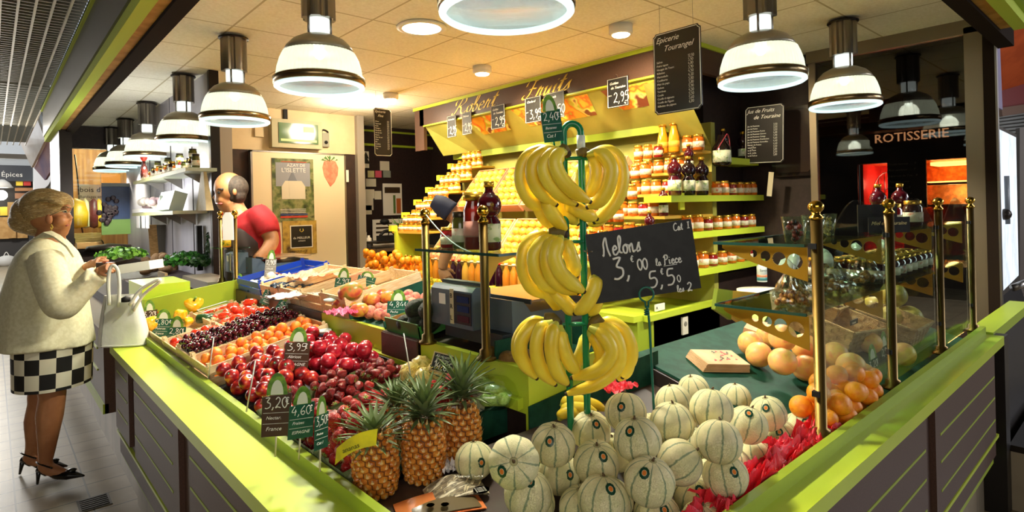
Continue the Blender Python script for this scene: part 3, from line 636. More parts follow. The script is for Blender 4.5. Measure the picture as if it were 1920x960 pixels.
b = MB(); p = ony(726, 470, 6.5); b.box((p.x-.12,6.4,1.14),(p.x+.12,6.55,1.2), BLACK); b.build('base', r); b = MB(); b.tube(catmull([(p.x-.11,6.47,1.2),(p.x-.05,6.47,1.25),(p.x+.05,6.47,1.25),(p.x+.1,6.47,1.2)]), .02, 8, BLACK); b.build('handset', r)
for u, h, l in ((683, .25, 'tall white'), (692, .15, 'short white')):
    p = ony(u, 470, 6.55); tag(MB().lathe([(.035,1.06),(.035,1.06+h*.75),(.015,1.06+h*.85),(.015,1.06+h)], 14, WHITE, Matrix.Translation((p.x, 6.55, 0.0))).build('plastic_bottle'), l+' bottle at the left end of the desk', 'bottle')
r = thing('desk_lamp', 'small dark articulated lamp on the desk', 'lamp'); b = MB(); p = ony(727, 440, 6.6); b.tube([(p.x,6.6,1.14),(p.x+.03,6.6,1.3),(p.x-.03,6.6,1.38)], .008, 6, BLACK); b.build('arm', r); b = MB(); b.ball((p.x-.04,6.6,1.37), .06, BLACK, 10, 8, (1,1,.7)); b.build('head', r)
r = thing('pineapple_plant', 'dark green spiky plant beside the honey jars', 'plant'); b = MB(); p = ony(752, 432, 5.7)
for i in range(16):
    a = i*2.4; b.tube([(p.x,5.7,1.30),(p.x+.05*math.cos(a),5.7+.05*math.sin(a),1.36),(p.x+.11*math.cos(a),5.7+.11*math.sin(a),1.37+.03*(i%3))], [.008,.007,.001], 4, mat('plant leaf','3c5a22',.5))
b.build('leaves', r); MB().lathe([(.03,1.24),(.045,1.31)],12,BROWN,Matrix.Translation((p.x,5.7,0))).build('pot', r)
# ================================================================ HANGING BOARDS
def framed_board(name, label, p, xd, w, h, title, lines, prices, tsize, lsize, cat='menu board', wires=True, col='211c1a', hand=0, rot=0, zceil=2.65, double=1):
    M = frame_at(p, xd, (0,0,1)) @ Matrix.Rotation(rot, 4, 'Z')
    r = thing(name, label, cat)
    c = .018; poly = [(c,0),(w-c,0),(w-c*.6,c*.6),(w,c),(w,h-c),(w-c*.6,h-c*.6),(w-c,h),(c,h),(c*.6,h-c*.6),(0,h-c),(0,c),(c*.6,c*.6)]
    m = mat('menu board '+col, col, .28, coat=.5)
    MB().prism(poly, -.004, 0, m, M).build('board', r)
    b = MB(); pts = [Vector((w/2 + (x-w/2)*.96, h/2 + (y-h/2)*.97, .001)) for x, y in poly]
    b.tube(pts + [pts[0]], .0022 if w > .15 else .0014, 4, CHALK, M=M, up=(0,0,1), smooth=False); b.build('white_border', r)
    b = MB(); y = h - tsize*1.25
    for k, t in enumerate(title):
        put_text(b, t, tsize, CHALK, M @ Matrix.Translation((w*.06 + k*w*.16, y, .001)), shear=.42); y -= tsize*1.15
    y -= lsize*.2; n = len(lines); step = min(lsize*1.35, (y - h*.06)/max(n,1))
    for k, t in enumerate(lines):
        T = M @ Matrix.Translation((w*.07, y - step*(k+.3), .001))
        if hand and k >= n - hand: write(b, t, lsize*.9, CHALK, T, w=.1, k=3, sx=.9)
        else: put_text(b, t, lsize, CHALK, T)
    if prices:
        for k, t in enumerate(prices): write(b, t, lsize*.95, CHALK, M @ Matrix.Translation((w*.74, y - step*(k*n/len(prices)+.3), .001)), w=.11, k=2)
    b.build('white_lettering', r)
    if wires:
        b = MB()
        for x in (w*.15, w*.85):
            q = M @ Vector((x, h, -.002)); b.cyl(q, (q.x, q.y, zceil), .0012, STEEL, 5)
        b.build('hanging_wires', r)
    return r
framed_board('hanging_menu_board', 'large dark menu board with a white outline hanging in front of the sign canopy', (2.9, 1.978, 2.02), (0,-1,0), .305, .468, ['Epicerie', 'Tourangel'],
  ['Safran','Poire tapee','Nougat de Tours','Rillettes','Marmelade','Confitures','Miel du pays','Gelees','Terrines','Coulis','Confit d oignons','Confit de Figues','Rillettes de pigeon'], ['12,50','3,50','4,80','3,90','4,50','4,20','5,80','3,80','5,90','4,50','5,50','5,60','6,80'], .046, .0165)
framed_board('hanging_menu_board', 'narrow dark menu board hanging before the dark recess left of the sign', (2.73, 5.0, 2.03), (1,0,0), .19, .46, ['Epicerie','Fine'],
  ['Olives','Tapenade','Huile','Vinaigre','Moutarde','Sel de mer','Poivre','Fleur de sel','Pates','Riz','Lentilles','Semoule','The'], ['3,5','4,2','9,8','7,5','2,9','3,9','5,2','6,0','3,8','2,8','3,6','2,9','6,9'], .035, .016)
q = onx(1394, 202, 4.55)
framed_board('juice_menu_board', 'black menu board of fruit juices with white outline on the dark wall', (4.55, q.y, q.z-.455), (0,-1,0), .31, .455, ['Jus de Fruits', 'de Touraine'],
  ['Jus de Pommes','Jus de Poires','Jus de Pommes Poires','Jus de Pommes Citrons','Jus de Pommes Coings','Jus de Pommes Framboises','Jus de Pommes Groseilles','Nectar de Fraises','Diamant Rose','Jus de Raisin','Jus de Tomates','Jus de Pasteque'], ['3,50','3,50','3,50','4,00','3,90','4,60','4,40','4,40','3,50','3,80','3,50','3,80'], .043, .0158, wires=False, hand=4, rot=-.03)
b = MB(); p = onx(1446, 325, 4.57); M = frame_at((4.57, p.y, p.z), (0,-1,0), (0,0,1)) @ Matrix.Rotation(-.12, 4, 'Z'); b.box((-.02,-.18,-.002),(.02,.01,0), mat('paper strip','cfc4a8',.6), M); tag(b.build('paper_strip'), 'pale paper strip hanging under the juice menu board', 'paper strip')
q = onx(1478, 190, 4.73); r = thing('wall_mirror_panel', 'dark rounded glossy panel behind the juice menu board', 'panel')
MB().prism([(.03,0),(.30,0),(.33,.03),(.33,.52),(.30,.55),(.03,.55),(0,.52),(0,.03)], 0, .02, mat('glossy dark plastic','241c18',.12,coat=.8), frame_at((4.765, 2.13, 1.70), (0,-1,0),(0,0,1))).build('plate', r)
MB().prism([(.05,.03),(.28,.03),(.30,.05),(.30,.50),(.28,.52),(.05,.52),(.03,.50),(.03,.05)], .02, .022, mat('glossy dark inset','3a2e2a',.08,coat=.8), frame_at((4.765, 2.13, 1.70), (0,-1,0),(0,0,1))).build('inset', r)
# small price boards on the canopy edge
SB = [(838,215,866,250,'2,95','Reinettes',2.26),(866,212,889,246,'2,95','Melrose',0),(920,197,951,236,'2,95','Golden de Touraine',0),(984,180,1014,226,'3,95','Clochard',0),(1025,172,1056,215,'3,50','Canada',0),(1138,151,1184,196,'2,95','Golden de Touraine',0)]
labs = ['leftmost small black price board under the gold lettering','small black price board touching the leftmost one','small black price board between the fruit photos','black price board left of the green leaf tag, reading 3,95','black price board half hidden behind the green leaf tag','black price board right of the lettering, above an orange photo']
for k, (u0, v0, u1, v1, pr_, nm, _) in enumerate(SB):
    a = onx(u0, v0, 3.57); c = onx(u1, v1, 3.57); w = a.y - c.y
    M = frame_at((3.57, a.y, 2.25), (0,-1,0), (0,0,1)); r = thing('price_board', labs[k], 'price board', group='black price boards on the canopy')
    w = .20 if k > 1 else .155; h = .225
    MB().box((0,0,-.003),(w,h,0), SLATE, M).build('board', r)
    b = MB(); b.tube([(.006,.006,.001),(w-.006,.006,.001),(w-.006,h-.006,.001),(.006,h-.006,.001),(.006,.006,.001)], .0022, 4, CHALK, M=M, smooth=False); b.build('white_border', r)
    b = MB(); ws = nm.split(' ', 1)
    for j, t in enumerate(ws): put_text(b, t, .028, CHALK, M @ Matrix.Translation((w*.12+j*.01, h*.78-.034*j, .001)), shear=.4)
    write(b, pr_, .075, CHALK, M @ Matrix.Translation((w*.30, h*.16, .001)), w=.09, sx=.8 if k < 2 else 1); put_text(b,'CAT I',.012,CHALK,M@Matrix.Translation((w*.06,h*.4,.001))); put_text(b,'kg',.02,CHALK,M@Matrix.Translation((w*.8,h*.08,.001)))
    b.build('white_lettering', r)
    b = MB(); b.tube([(w/2,h,0),(w/2,h+.02,.003),(w/2,h+.02,.02)], .0015, 4, STEEL, M=M); b.build('hook', r)
# ================================================================ SCALES, POSTS
def post_ball(mb, x, y, z0, z1, r=.014, n=16):
    mb.lathe([(.030,z0),(.030,z0+.008),(.021,z0+.012),(.020,z0+.03),(r,z0+.034),(r,z1-.05)], n, BRASSD, Matrix.Translation((x,y,0)))
    mb.lathe([(r+.003,z1-.05),(r+.003,z1-.044),(r*.6,z1-.036),(r*.75,z1-.032)]+[(max(.0001,.018*math.sin(t)), z1-.016-.018*math.cos(t)) for t in [.5+ (PI-.5)*i/8 for i in range(9)]], n, BRASS, Matrix.Translation((x,y,0)))
def post(x, y, z0, z1, label):
    b = MB(); b.lathe([(.030,0),(.030,.008),(.021,.012),(.020,.03),(.013,.034),(.013,z1-z0-.05)], 16, BRASSD)
    r = thing('brass_post', label, 'post', (x,y,z0), group='brass posts with ball tops'); tb = b.build('tube', r)
    z = z1 - z0; b = MB(); b.lathe([(.016,z-.05),(.016,z-.044),(.009,z-.036),(.010,z-.032)]+[(max(.0001,.018*math.sin(t)), z-.016-.018*math.cos(t)) for t in [.5+(PI-.5)*i/8 for i in range(9)]], 16, BRASS); b.build('ball_finial', tb)
    return r
SLATEG = mat('scale body blue grey', '5b6873', .4, col2='4f5b66', scale=3); SLATED = mat('scale body dark', '2c3034', .45)
def scale_thing(M, label, brl=True):
    """local: x away from customer, y along the counter (to the left), z up; 0,0 = front right corner"""
    r = thing('weighing_scale', label, 'scale')
    def P(b, n, l=None):
        o = b.build(n, r, l); return o
    b = MB(); b.prism([(0,.0),(.0,.30),(.05,.34),(.36,.34),(.40,.28),(.40,.03),(.36,0)], .02, .06, SLATED, M); P(b,'base_tray')
    for x, y in ((.03,.03),(.03,.28),(.36,.05),(.36,.28)): b.lathe([(.015,0),(.018,.02)],10,BLACK,M@Matrix.Translation((x,y,0)))
    b = MB(); 
    poly = [(.04,.06),(.37,.06),(.40,.09),(.40,.13),(.37,.115),(.12,.115),(.09,.15),(.04,.16)]
    b.prism(poly, 0, .33, SLATEG, M @ Matrix(((1,0,0,0),(0,0,1,.0),(0,1,0,0),(0,0,0,1)))); P(b,'body')
    b = MB(); b.box((.10,-.02,.15),(.41,.30,.156), mat('platter steel','b08a62',.22,.6), M); b.box((.095,-.025,.145),(.10,.305,.16),SLATED,M); P(b,'weighing_platter')
    b = MB(); b.prism([(-.02,.06),(.055,.06),(.055,.19),(-.005,.195),(-.02,.18)], .12, .35, SLATEG, M @ Matrix(((1,0,0,0),(0,0,1,0),(0,1,0,0),(0,0,0,1)))); P(b,'display_head')
    f = -.021
    b = MB(); b.box((f-.003,.125,.075),(f,.215,.175), mat('display bezel','24202a',.25,coat=.5), M); h = P(b,'display_bezel')
    b = MB()
    for z in (.145,.115,.083): MB().box((f-.005,.135,z),(f-.003,.195,z+.02), mat('lcd navy' if z>.09 else 'lcd maroon','1c2a5a' if z>.09 else '4a1a2a',.15), M).build('lcd_window', h)
    b = MB(); b.box((f-.002,.218,.07),(f,.238,.185), mat('label cream','cfc39a',.5), M)
    if brl:
        for t, z in (('B',.155),('R',.12),('L',.082)):
            put_text(b, t, .022, BLACK, M @ Matrix(((0,0,-1,f-.0025),(-1,0,0,.236),(0,1,0,z),(0,0,0,1))))
    P(b,'letter_strip')
    b = MB(); b.box((f-.002,.265,.13),(f,.30,.165), PAPER, M); P(b,'paper_sticker')
    b = MB(); b.box((.02,.12,.195),(.05,.34,.205), SLATED, M); P(b,'hinge_cover')
    return r
scale_thing(Matrix.Translation((1.15, 1.345, 1.055)), 'blue grey weighing scale with three displays between the brass posts near the bananas')
scale_thing(Matrix.Translation((1.17, 3.80, 1.07)), 'weighing scale at the far end of the counter in front of the shop assistant', False)
post(1.085, 1.345, 1.055, 1.51, 'brass post right of the blue grey scale, in front of the dark red bottle')
post(1.085, 1.655, 1.055, 1.505, 'brass post at the left side of the blue grey scale')
post(1.12, 3.82, 1.06, 1.53, 'distant brass post in front of the shop assistant, right one of the pair')
post(1.12, 4.12, 1.06, 1.53, 'distant brass post beside the steel wall edge, left one of the pair')
RP = [(1.675, 'nearest thick brass post of the glass screen on the right ledge'), (2.30, 'second brass post of the glass screen, right of the orange pile'), (2.95, 'third brass post of the glass screen, right of the baskets'), (3.55, 'farthest brass post of the glass screen by the window frame')]
for x, l in RP:
    r = post(x, .635, .85, 1.50, l); r.scale = (1.15, 1.15, 1)
    MB().box((-.02,-.004,.12),(-.008,.012,.135), BLACK).build('glass_clamp', r); MB().box((-.02,-.004,.52),(-.008,.012,.535), BLACK).build('glass_clamp', r)
def wavy_pane(x0, x1, y, z0, z1, amp, label, along='x'):
    b = MB(); n = 24; top = []
    for i in range(n+1):
        t = i/n; top.append((x0 + (x1-x0)*t, z1 - amp + amp*math.sin(PI*min(1,max(0,t)))**1.6))
    poly = [(x0,z0),(x1,z0)] + top[::-1]
    M = Matrix(((1,0,0,0),(0,0,-1,y),(0,1,0,0),(0,0,0,1))) if along == 'x' else Matrix(((0,0,1,y),(1,0,0,0),(0,1,0,0),(0,0,0,1)))
    b.prism(poly, 0, .005, GLASS, M); return tag(b.build('glass_screen_panel'), label, 'glass panel', 'wavy glass panels of the sneeze screen')
for (x, x2, l) in ((1.69, 2.285, 'wavy topped glass panel between the first two posts, in front of the oranges'), (2.315, 2.935, 'wavy topped glass panel between the second and third posts, before the baskets'), (2.965, 3.535, 'wavy topped glass panel at the far right end of the screen')):
    wavy_pane(x, x2, .638, .875, 1.50, .12, l)
# glass shelves with pierced brass brackets
YB = mat('yellow brass plate', 'b98d2e', .35, .7)
EDGE = mat('green glass edge', '1f4038', .15)
for z, l in ((1.375, 'upper green edged glass shelf carrying jars and cups'), (1.185, 'lower green edged glass shelf carrying the bagged sweets')):
    r = thing('glass_shelf', l, 'shelf', group='glass shelves of the right counter')
    MB().box((1.66,.66,z),(3.55,.93,z+.006), glass('shelf glass','cfe3d6',.08)).build('pane', r)
    b = MB().box((1.655,.66,z-.001),(1.662,.93,z+.007), EDGE).box((1.66,.928,z-.001),(3.55,.932,z+.007), EDGE); b.build('polished_edge', r)
    for x in (1.675, 2.30, 2.95, 3.5):
        b = MB(); ys = [.66 + .25*i/20 for i in range(21)]
        holes = [(.695,.022),(.738,.019),(.777,.015),(.812,.011)]
        low = lambda y: z - .012 - .085*(1-((y-.66)/.25))**.8
        # pierced plate: vertical strips around the holes
        T = .004; n = 120
        for i in range(n):
            y0 = .66 + .25*i/n; y1 = .66 + .25*(i+1)/n; ym = (y0+y1)/2; zb = low(ym); zt = z-.003; cut = None
            for hy, hr in holes:
                if abs(ym-hy) < hr: hz = (z-.003+low(hy))/2 + .002; dz = math.sqrt(hr*hr-(ym-hy)**2); cut = (hz-dz, hz+dz)
            if cut: b.box((x-T/2,y0,zb),(x+T/2,y1,max(zb,cut[0])), YB); b.box((x-T/2,y0,cut[1]),(x+T/2,y1,zt), YB)
            else: b.box((x-T/2,y0,zb),(x+T/2,y1,zt), YB)
        b.build('pierced_bracket', r)
# left shelf over scale + upright pane
r = thing('glass_shelf', 'small glass shelf between the brass posts with bottles on it', 'shelf', group='glass shelves of the right counter')
MB().box((1.06,1.25,1.366),(1.26,1.68,1.372), glass('shelf glass','cfe3d6',.08)).build('pane', r)
b = MB().box((1.058,1.25,1.365),(1.061,1.68,1.373), EDGE).box((1.06,1.248,1.365),(1.26,1.251,1.373), EDGE); b.build('polished_edge', r)
b = MB(); b.prism([(1.09,1.36),(1.25,1.36),(1.14,1.335),(1.10,1.28),(1.09,1.28)], 1.343, 1.347, YB, Matrix(((1,0,0,0),(0,0,1,0),(0,1,0,0),(0,0,0,1)))); b.build('bracket', r)
wavy_pane(1.36, 1.645, 1.078, 1.26, 1.42, .0, 'clear glass pane between the posts above the blue grey scale', 'y')
b = MB(); b.tube([Vector((1.08, 1.66-.32*t, 1.50-.14*t-.03*math.sin(PI*t))) for t in [i/12 for i in range(13)]], .0022, 5, mat('pane edge','cfe0d8',.1)); tag(b.build('glass_edge_wire'),'thin curved glass edge running down between the posts','glass edge')
# ================================================================ NEXT STALL + ALLEY
r = thing('next_stall_canopy', 'angular white and pink canopy light box of the next stall', 'canopy')
def slab(mb, pts, m, t=.04):
    P = [Vector(p) for p in pts]; n = (P[1]-P[0]).cross(P[2]-P[0]).normalized()*t; k = len(P)
    mb.add(P + [p+n for p in P], [tuple(range(k)), tuple(range(k,2*k))[::-1]] + [(i,(i+1)%k,k+(i+1)%k,k+i) for i in range(k)], m)
b = MB(); slab(b, [at(53,166,10.2), at(38,257,10.6), at(64,314,10.4), at(90,262,9.8)], mat('lightbox sheet','efe2d2',.4,col2='e0cdbb',scale=2)); b.build('lit_face', r)
b = MB(); slab(b, [at(64,315,10.4), at(90,262,9.8), at(114,263,9.6), at(114,290,9.6), at(84,338,10.2)], mat('pink underside','b5817a',.4,col2='7d5a78',scale=2)); b.build('underside', r)
b = MB(); slab(b, [at(55,165,10.1), at(107,163,9.3), at(100,262,9.3), at(88,262,9.7)], mat('olive box side','3b3a22',.5), .2); b.build('side_box', r)
r = thing('spice_stall', 'distant spice stall with a dark sign reading Epices at the left edge', 'stall')
y = 26.3
def yrect(b, u0, v0, u1, v1, m, yy=y, t=.1):
    a = ony(u0, v0, yy); c = ony(u1, v1, yy); b.box((min(a.x,c.x), yy, min(a.z,c.z)), (max(a.x,c.x), yy+t, max(a.z,c.z)), m)
b = MB(); yrect(b, -60, 308, 66, 340, mat('stall sign','33353a',.5)); b.build('sign_panel', r)
b = MB(); a = ony(2, 331, y-.02); put_text(b, 'Épices', .225, WHITE, frame_at(a, (1,0,0), (0,0,1)), depth=.005); b.build('sign_lettering', r)
b = MB(); yrect(b, -60, 335, 66, 440, mat('stall interior','2a1b12',.6), y+.8); b.build('interior', r)
for (u0,v0,u1,v1,c,n) in ((30,340,43,348,'c8a428','yellow_goods'),(44,340,58,348,'a82a20','red_goods'),(0,388,14,404,'c8a428','yellow_goods'),(28,352,64,358,'8a5a34','shelf_goods'),(28,362,64,372,'6e452a','shelf_goods')):
    b = MB(); yrect(b, u0, v0, u1, v1, mat('goods '+c, c, .6), y+.3); b.build(n, r)
b = MB(); yrect(b, 14, 379, 30, 446, mat('kraft poster','c79b5c',.6,col2='b88a4c',scale=8), y-.3, .04); yrect(b, -40, 408, 52, 446, mat('kraft poster','c79b5c',.6), y-.2, .1); b.build('counter_front', r)
b = MB(); yrect(b, -60, 446, 55, 490, mat('stall base','3b3734',.5), y, .4); b.build('base', r)
b = MB(); p = ony(5, 352, y-.2); b.lathe([(.05,.28),(.18,.18),(.28,0)], 16, WHITE, Matrix.Translation(p)); b.build('lamp_shade', r); b = MB(); b.ball(ony(2,366,y-.2), .17, BULB, 12, 8); b.build('bulb', r)
w = MB(); yrect(w, -80, 190, 66, 300, mat('hall end wall','d6d8da',.6), 27.6, .1); yrect(w, 62, 300, 150, 430, mat('white column','e6e4e4',.5), 26.0, .4)
w.box((-6, 13.6, 2.6), (2, 13.7, 2.68), STEEL); w.box((-6, 28.0, 0), (8, 28.2, 7.0), mat('hall end wall','d6d8da',.6)); w.box((1.9, 10.75, 0), (2.0, 28, 4), DARK)
struct(w.build('wall_hall'))
b = MB()
for u, v in ((0,175),(0,202),(0,223),(0,239)): p = at(0, v, 11); q = at(55, v+1, 11); b.cyl(p - (q-p)*2, q, .012, BLACK, 6)
struct(b.build('trim_11'))
r = struct(thing('window_3', '', '')); del r['label']; del r['category']
SKY = mat('milky roof glazing', 'ffffff', .5, emit='f2f7ff', estr=1.3)
MB().box((-6,13.7,3.2),(1.5,16.1,3.3), SKY).build('pane', r)
light('alley_lamp', 'POINT', (-1.0, 22, 3.2), 220, (1,.97,.92), shadow_soft_size=.3)
r = thing('white_carrier_bag', 'pale bag lying on the floor by the spice stall', 'bag'); b = MB(); p = onz(12,495,.05); p.y = 25.5; b.ball((p.x,p.y,.16), .28, mat('pale bag','c9c5bd',.5), 14, 10, (1,.7,.7)); b.build('body', r); b = MB(); b.tube(catmull([(p.x-.1,p.y,.25),(p.x,p.y,.46),(p.x+.1,p.y,.25)]), .012, 6, WHITE); b.build('handle', r)
b = MB(); q1, q2 = at(96,372,8.6), at(112,322,8.6); b.tube(catmull([at(82,358,8.7), at(95,345,8.7), at(104,318,8.7)]), .02, 8, mat('grey hose','6a645c',.4)); b.tube(catmull([at(92,360,8.7), at(102,345,8.7), at(112,322,8.7)]), .035, 8, mat('grey hose','6a645c',.4)); tag(b.build('awning_strut'),'curved grey struts beside the white column','strut')

# right alley beyond the end pillar
def aslab(name, pts, D, m, par, t=.05):
    b = MB(); slab(b, [at(u, v, d) for (u, v), d in zip(pts, D)], m, t); return b.build(name, par)
r = thing('side_alley_canopy', 'orange and red boarded soffit with a lilac side panel at the right edge', 'canopy')
aslab('lilac_panel', [(1846,66),(1874,60),(1880,206),(1852,190)], (5.0,5.3,5.3,5.0), mat('lilac panel','7f7690',.5), r); aslab('orange_soffit', [(1875,60),(1945,40),(1945,150),(1878,170)], (6.4,6.4,7.4,7.4), mat('orange boards','c85a2c',.5,col2='b24c24',scale=5), r)
aslab('red_beam', [(1878,170),(1945,150),(1945,192),(1880,202)], (7.4,)*4, mat('dark red wall','7a1f1a',.5), r); aslab('tan_beam', [(1878,202),(1945,192),(1945,208),(1880,218)], (7.3,)*4, mat('brown beam','7a5c40',.5), r)
b = MB()
for k in range(7): b.tube([at(1856, 216+6*k, 7.8), at(1945, 202+7*k, 7.8)], .02, 5, mat('grey louvre','9a9a96',.4))
b.build('grey_louvre', r)
r = thing('glass_door_cabinet', 'steel framed glass door cabinet full of bright daylight at the right edge', 'cabinet')
DG = mat('bright door glass', 'e6eef6', .1, 0, col2=['8fa39a','dfe9f4','f4f8ff'], scale=3.2, stretch=(1.2,1.2,.5), emit='dfe8f4', estr=.35)
aslab('door_frame', [(1856,228),(1906,252),(1911,528),(1868,566)], (5.0,5.8,5.8,5.0), STEEL, r); aslab('door_glass', [(1862,240),(1900,258),(1905,516),(1872,548)], (4.98,5.75,5.75,4.98), DG, r, -.02)
b = MB(); b.tube([at(1885,330,5.2), at(1887,420,5.2)], .03, 6, mat('grey upright','6a6e72',.4)); b.ball(at(1884,402,5.1), .05, DKMETAL, 8, 6); b.build('inner_upright', r)
aslab('base', [(1868,566),(1911,528),(1945,640),(1880,700)], (5.0,5.8,5.6,4.9), mat('dark steel base','2c2a2a',.4), r); b = MB(); b.cyl(at(1898,540,4.9), at(1925,530,4.9), .03, STEEL); b.build('handle', r)
aslab('side_wall', [(1912,240),(1960,230),(1960,640),(1912,560)], (6.2,)*4, mat('dim alley wall','5a5048',.6), r)
# ================================================================ DISPLAY BOARDS
def sl1(x): return .84 + .2*(x - .6)          # left run, rises away from the customer
def sl2(x): return 1.05 + .2*(x - 1.12)       # raised second tier
def sl3(y): return .80 + .27*(y - .6)         # right run
def on_plane(u, v, a, b, ax, h=0.0):
    """pixel -> point on z = a + b*coord(ax) + h"""
    r = ray(u, v); t = (a + h - EYE) / (r.z - b*r[ax]); return EYEV + r*t
T1 = lambda u, v, h=0: on_plane(u, v, .84 - .12, .2, 0, h)
T2 = lambda u, v, h=0: on_plane(u, v, 1.05 - .224, .2, 0, h)
T3 = lambda u, v, h=0: on_plane(u, v, .80 - .162, .27, 1, h)
XZ = lambda y: Matrix(((1,0,0,0),(0,0,1,y),(0,1,0,0),(0,0,0,1)))   # prism along +Y from (x,z) outline
r = thing('display_board', 'dark green sloping display board carrying the fruit crates of the left run', 'display board')
MB().prism([(.601, .82),(1.10,.92),(1.10,.939),(.601,.839)], 1.285, 3.75, GREENT, XZ(0)).build('board', r)
MB().prism([(.95,.855),(1.7,.86),(1.7,1.00),(1.55,.992),(1.10,.955),(.95,.905)], 1.276, 1.284, GREENT, XZ(0)).build('end_panel', r); MB().prism([(1.09,.86),(1.7,.86),(1.7,1.00),(1.55,.992),(1.09,.955)], 1.170, 1.175, GREENT, XZ(0)).build('end_panel', r)
MB().prism([(1.075,.94),(1.10,.944),(1.10,.975),(1.075,.97)], 1.2, 3.7, LIME, XZ(0)).build('stop_bar', r, 'lime stop bar')
tag(MB().box((.601,.601,.80),(1.09,1.275,.833), mat('brown board','4a3a33',.5)).build('corner_board'), 'flat brown corner board under the pineapples and the magazine', 'display board')
r = thing('tiered_cabinet', 'second tier cabinet with lime and brown front panels behind the fruit crates', 'cabinet')
MB().prism([(1.101,.3),(1.54,.3),(1.54,1.13),(1.101,1.045)], 1.90, 3.74, DARK, XZ(0)).box((1.101,1.19,.3),(1.54,1.90,1.045), DARK).build('carcass', r)
for y0, y1, m, x in ((1.18,1.715,LIME,1.10),(1.715,1.96,BROWN,1.085),(1.96,2.52,LIME,1.10),(2.52,3.74,BROWN,1.098)):
    MB().box((x-.006, y0+.001, .93),(x, y1-.001, 1.055 if m is not BROWN else 1.052), m).box((x-.001,y0+.001,1.047),(x+.02,y1-.001,1.055), m).build('front_panel', r)
MB().box((1.095,1.176,.80),(1.54,1.19,1.05), LIME).build('end_panel', r)
MB().box((1.10,1.33,1.046),(1.56,1.70,1.054), mat('dark scale platform','2a2622',.3)).build('scale_platform', r)
tag(MB().box((1.14,3.74,.8),(1.54,4.25,1.07), DARK).build('scale_plinth'), 'dark plinth under the distant scale', 'plinth')
# melon bin + right board
r = thing('melon_bin', 'sloping dark bin lined with red tissue that holds the melons', 'display bin')
MB().add([(.93,.601,.752),(1.665,.601,.752),(1.665,1.168,.895),(.93,1.168,.895)], [(0,1,2,3)], mat('brown board','4a3a33',.5)).box((.925,.601,.75),(.93,1.19,.80),BROWN).build('floor_board', r)
MB().prism([(.601,.76),(1.26,.86),(1.26,.97),(.601,.792)], 1.66, 1.675, mat('dark bin side','2b2320',.4), Matrix(((0,0,1,0),(1,0,0,0),(0,1,0,0),(0,0,0,1)))).build('side_panel', r)
r = thing('display_board', 'dark green sloping table top carrying the grapefruits, baskets and screen on the right', 'display board')
MB().prism([(.601,.785),(1.26,.963),(1.26,.978),(.601,.80)], 1.675, 3.5, GREENT, Matrix(((0,0,1,0),(1,0,0,0),(0,1,0,0),(0,0,0,1)))).build('board', r)
MB().box((1.675,1.2,.1),(3.5,1.258,.96), DARK).build('front_apron', r)
tag(MB().box((.95,1.02,.86),(.99,1.10,.90), mat('green plastic','1c8a58',.3)).build('green_tray_corner'), 'corner of a green plastic tray left of the topmost melon', 'tray')
tag(MB().prism([(.62,1.045),(1.12,1.11),(1.12,.84),(.62,.80)],3.752,3.772,LIMED,XZ(0)).build('divider_board'), 'slanted lime divider board behind the farthest crates', 'divider')
# ================================================================ CRATES
def basis(x0, y0, zf, slope, ax):
    if ax == 0:
        a = math.atan(slope); return Matrix.Translation((x0, y0, zf)) @ Matrix.Rotation(-a, 4, 'Y')
    a = math.atan(slope); return Matrix.Translation((x0, y0, zf)) @ Matrix.Rotation(a, 4, 'X')
def tier1(x0, y0, h=.001): return basis(x0, y0, sl1(x0) + h, .2, 0)
def tier2(x0, y0, h=.001): return basis(x0, y0, sl2(x0) + h, .2, 0)
def tier3(x0, y0, h=.001): return basis(x0, y0, sl3(y0) + h, .27, 1)
def crate(name, label, M, lx, ly, h, m=WOOD, t=.006, cat='crate', group=None, posts=True, slat=True, liner=None):
    r = thing(name, label, cat, group=group); r.matrix_world = M
    b = MB().box((0,0,0),(lx,ly,t), m); b.build('floor_panel', r)
    hz = ((t, h*.46), (h*.54, h)) if slat else ((t, h),)
    for nm, A, B in (('end_panel',(0,0),(t,ly)),('end_panel',(lx-t,0),(lx,ly)),('side_panel',(t,0),(lx-t,t)),('side_panel',(t,ly-t),(lx-t,ly))):
        b = MB()
        for z0, z1 in hz: b.box((A[0],A[1],z0),(B[0],B[1],z1), m)
        b.build(nm, r)
    if posts:
        for x, y in ((t,t),(lx-t,t),(t,ly-t),(lx-t,ly-t)):
            s, q = (1 if x < lx/2 else -1), (1 if y < ly/2 else -1)
            MB().prism([(x,y),(x+s*.016,y),(x,y+q*.016)] if s*q > 0 else [(x,y),(x,y+q*.016),(x+s*.016,y)], t, h+.012, m).build('corner_post', r)
    if liner: MB().box((t,t,t),(lx-t,ly-t,t+.002), liner).build('liner', r)
    return r
def pile(n, rad, x0, x1, y0, y1, seed, zbase=.006, mound=0.0, jitter=.1, cand=60, cx=None, cy=None, start=None, zmax=9):
    rng = random.Random(seed); P = list(start or []); out = []
    cx = (x0+x1)/2 if cx is None else cx; cy = (y0+y1)/2 if cy is None else cy
    for i in range(n):
        rr = rad*(1 + rng.uniform(-jitter, jitter)); best = None
        for c in range(cand):
            x = rng.uniform(x0+rr, x1-rr) if x1-x0 > 2*rr else (x0+x1)/2; y = rng.uniform(y0+rr, y1-rr) if y1-y0 > 2*rr else (y0+y1)/2; z = zbase + rr
            for (px, py, pz, pr_) in P:
                d2 = (x-px)**2 + (y-py)**2; s = rr + pr_
                if d2 < s*s: z = max(z, pz + math.sqrt(s*s - d2))
            sc = z + mound*(((x-cx)/max(.01,x1-x0))**2 + ((y-cy)/max(.01,y1-y0))**2)
            if z <= zmax and (best is None or sc < best[0]): best = (sc, x, y, z)
        if best is None: continue
        P.append((best[1], best[2], best[3], rr)); out.append((best[1], best[2], best[3], rr))
    return out
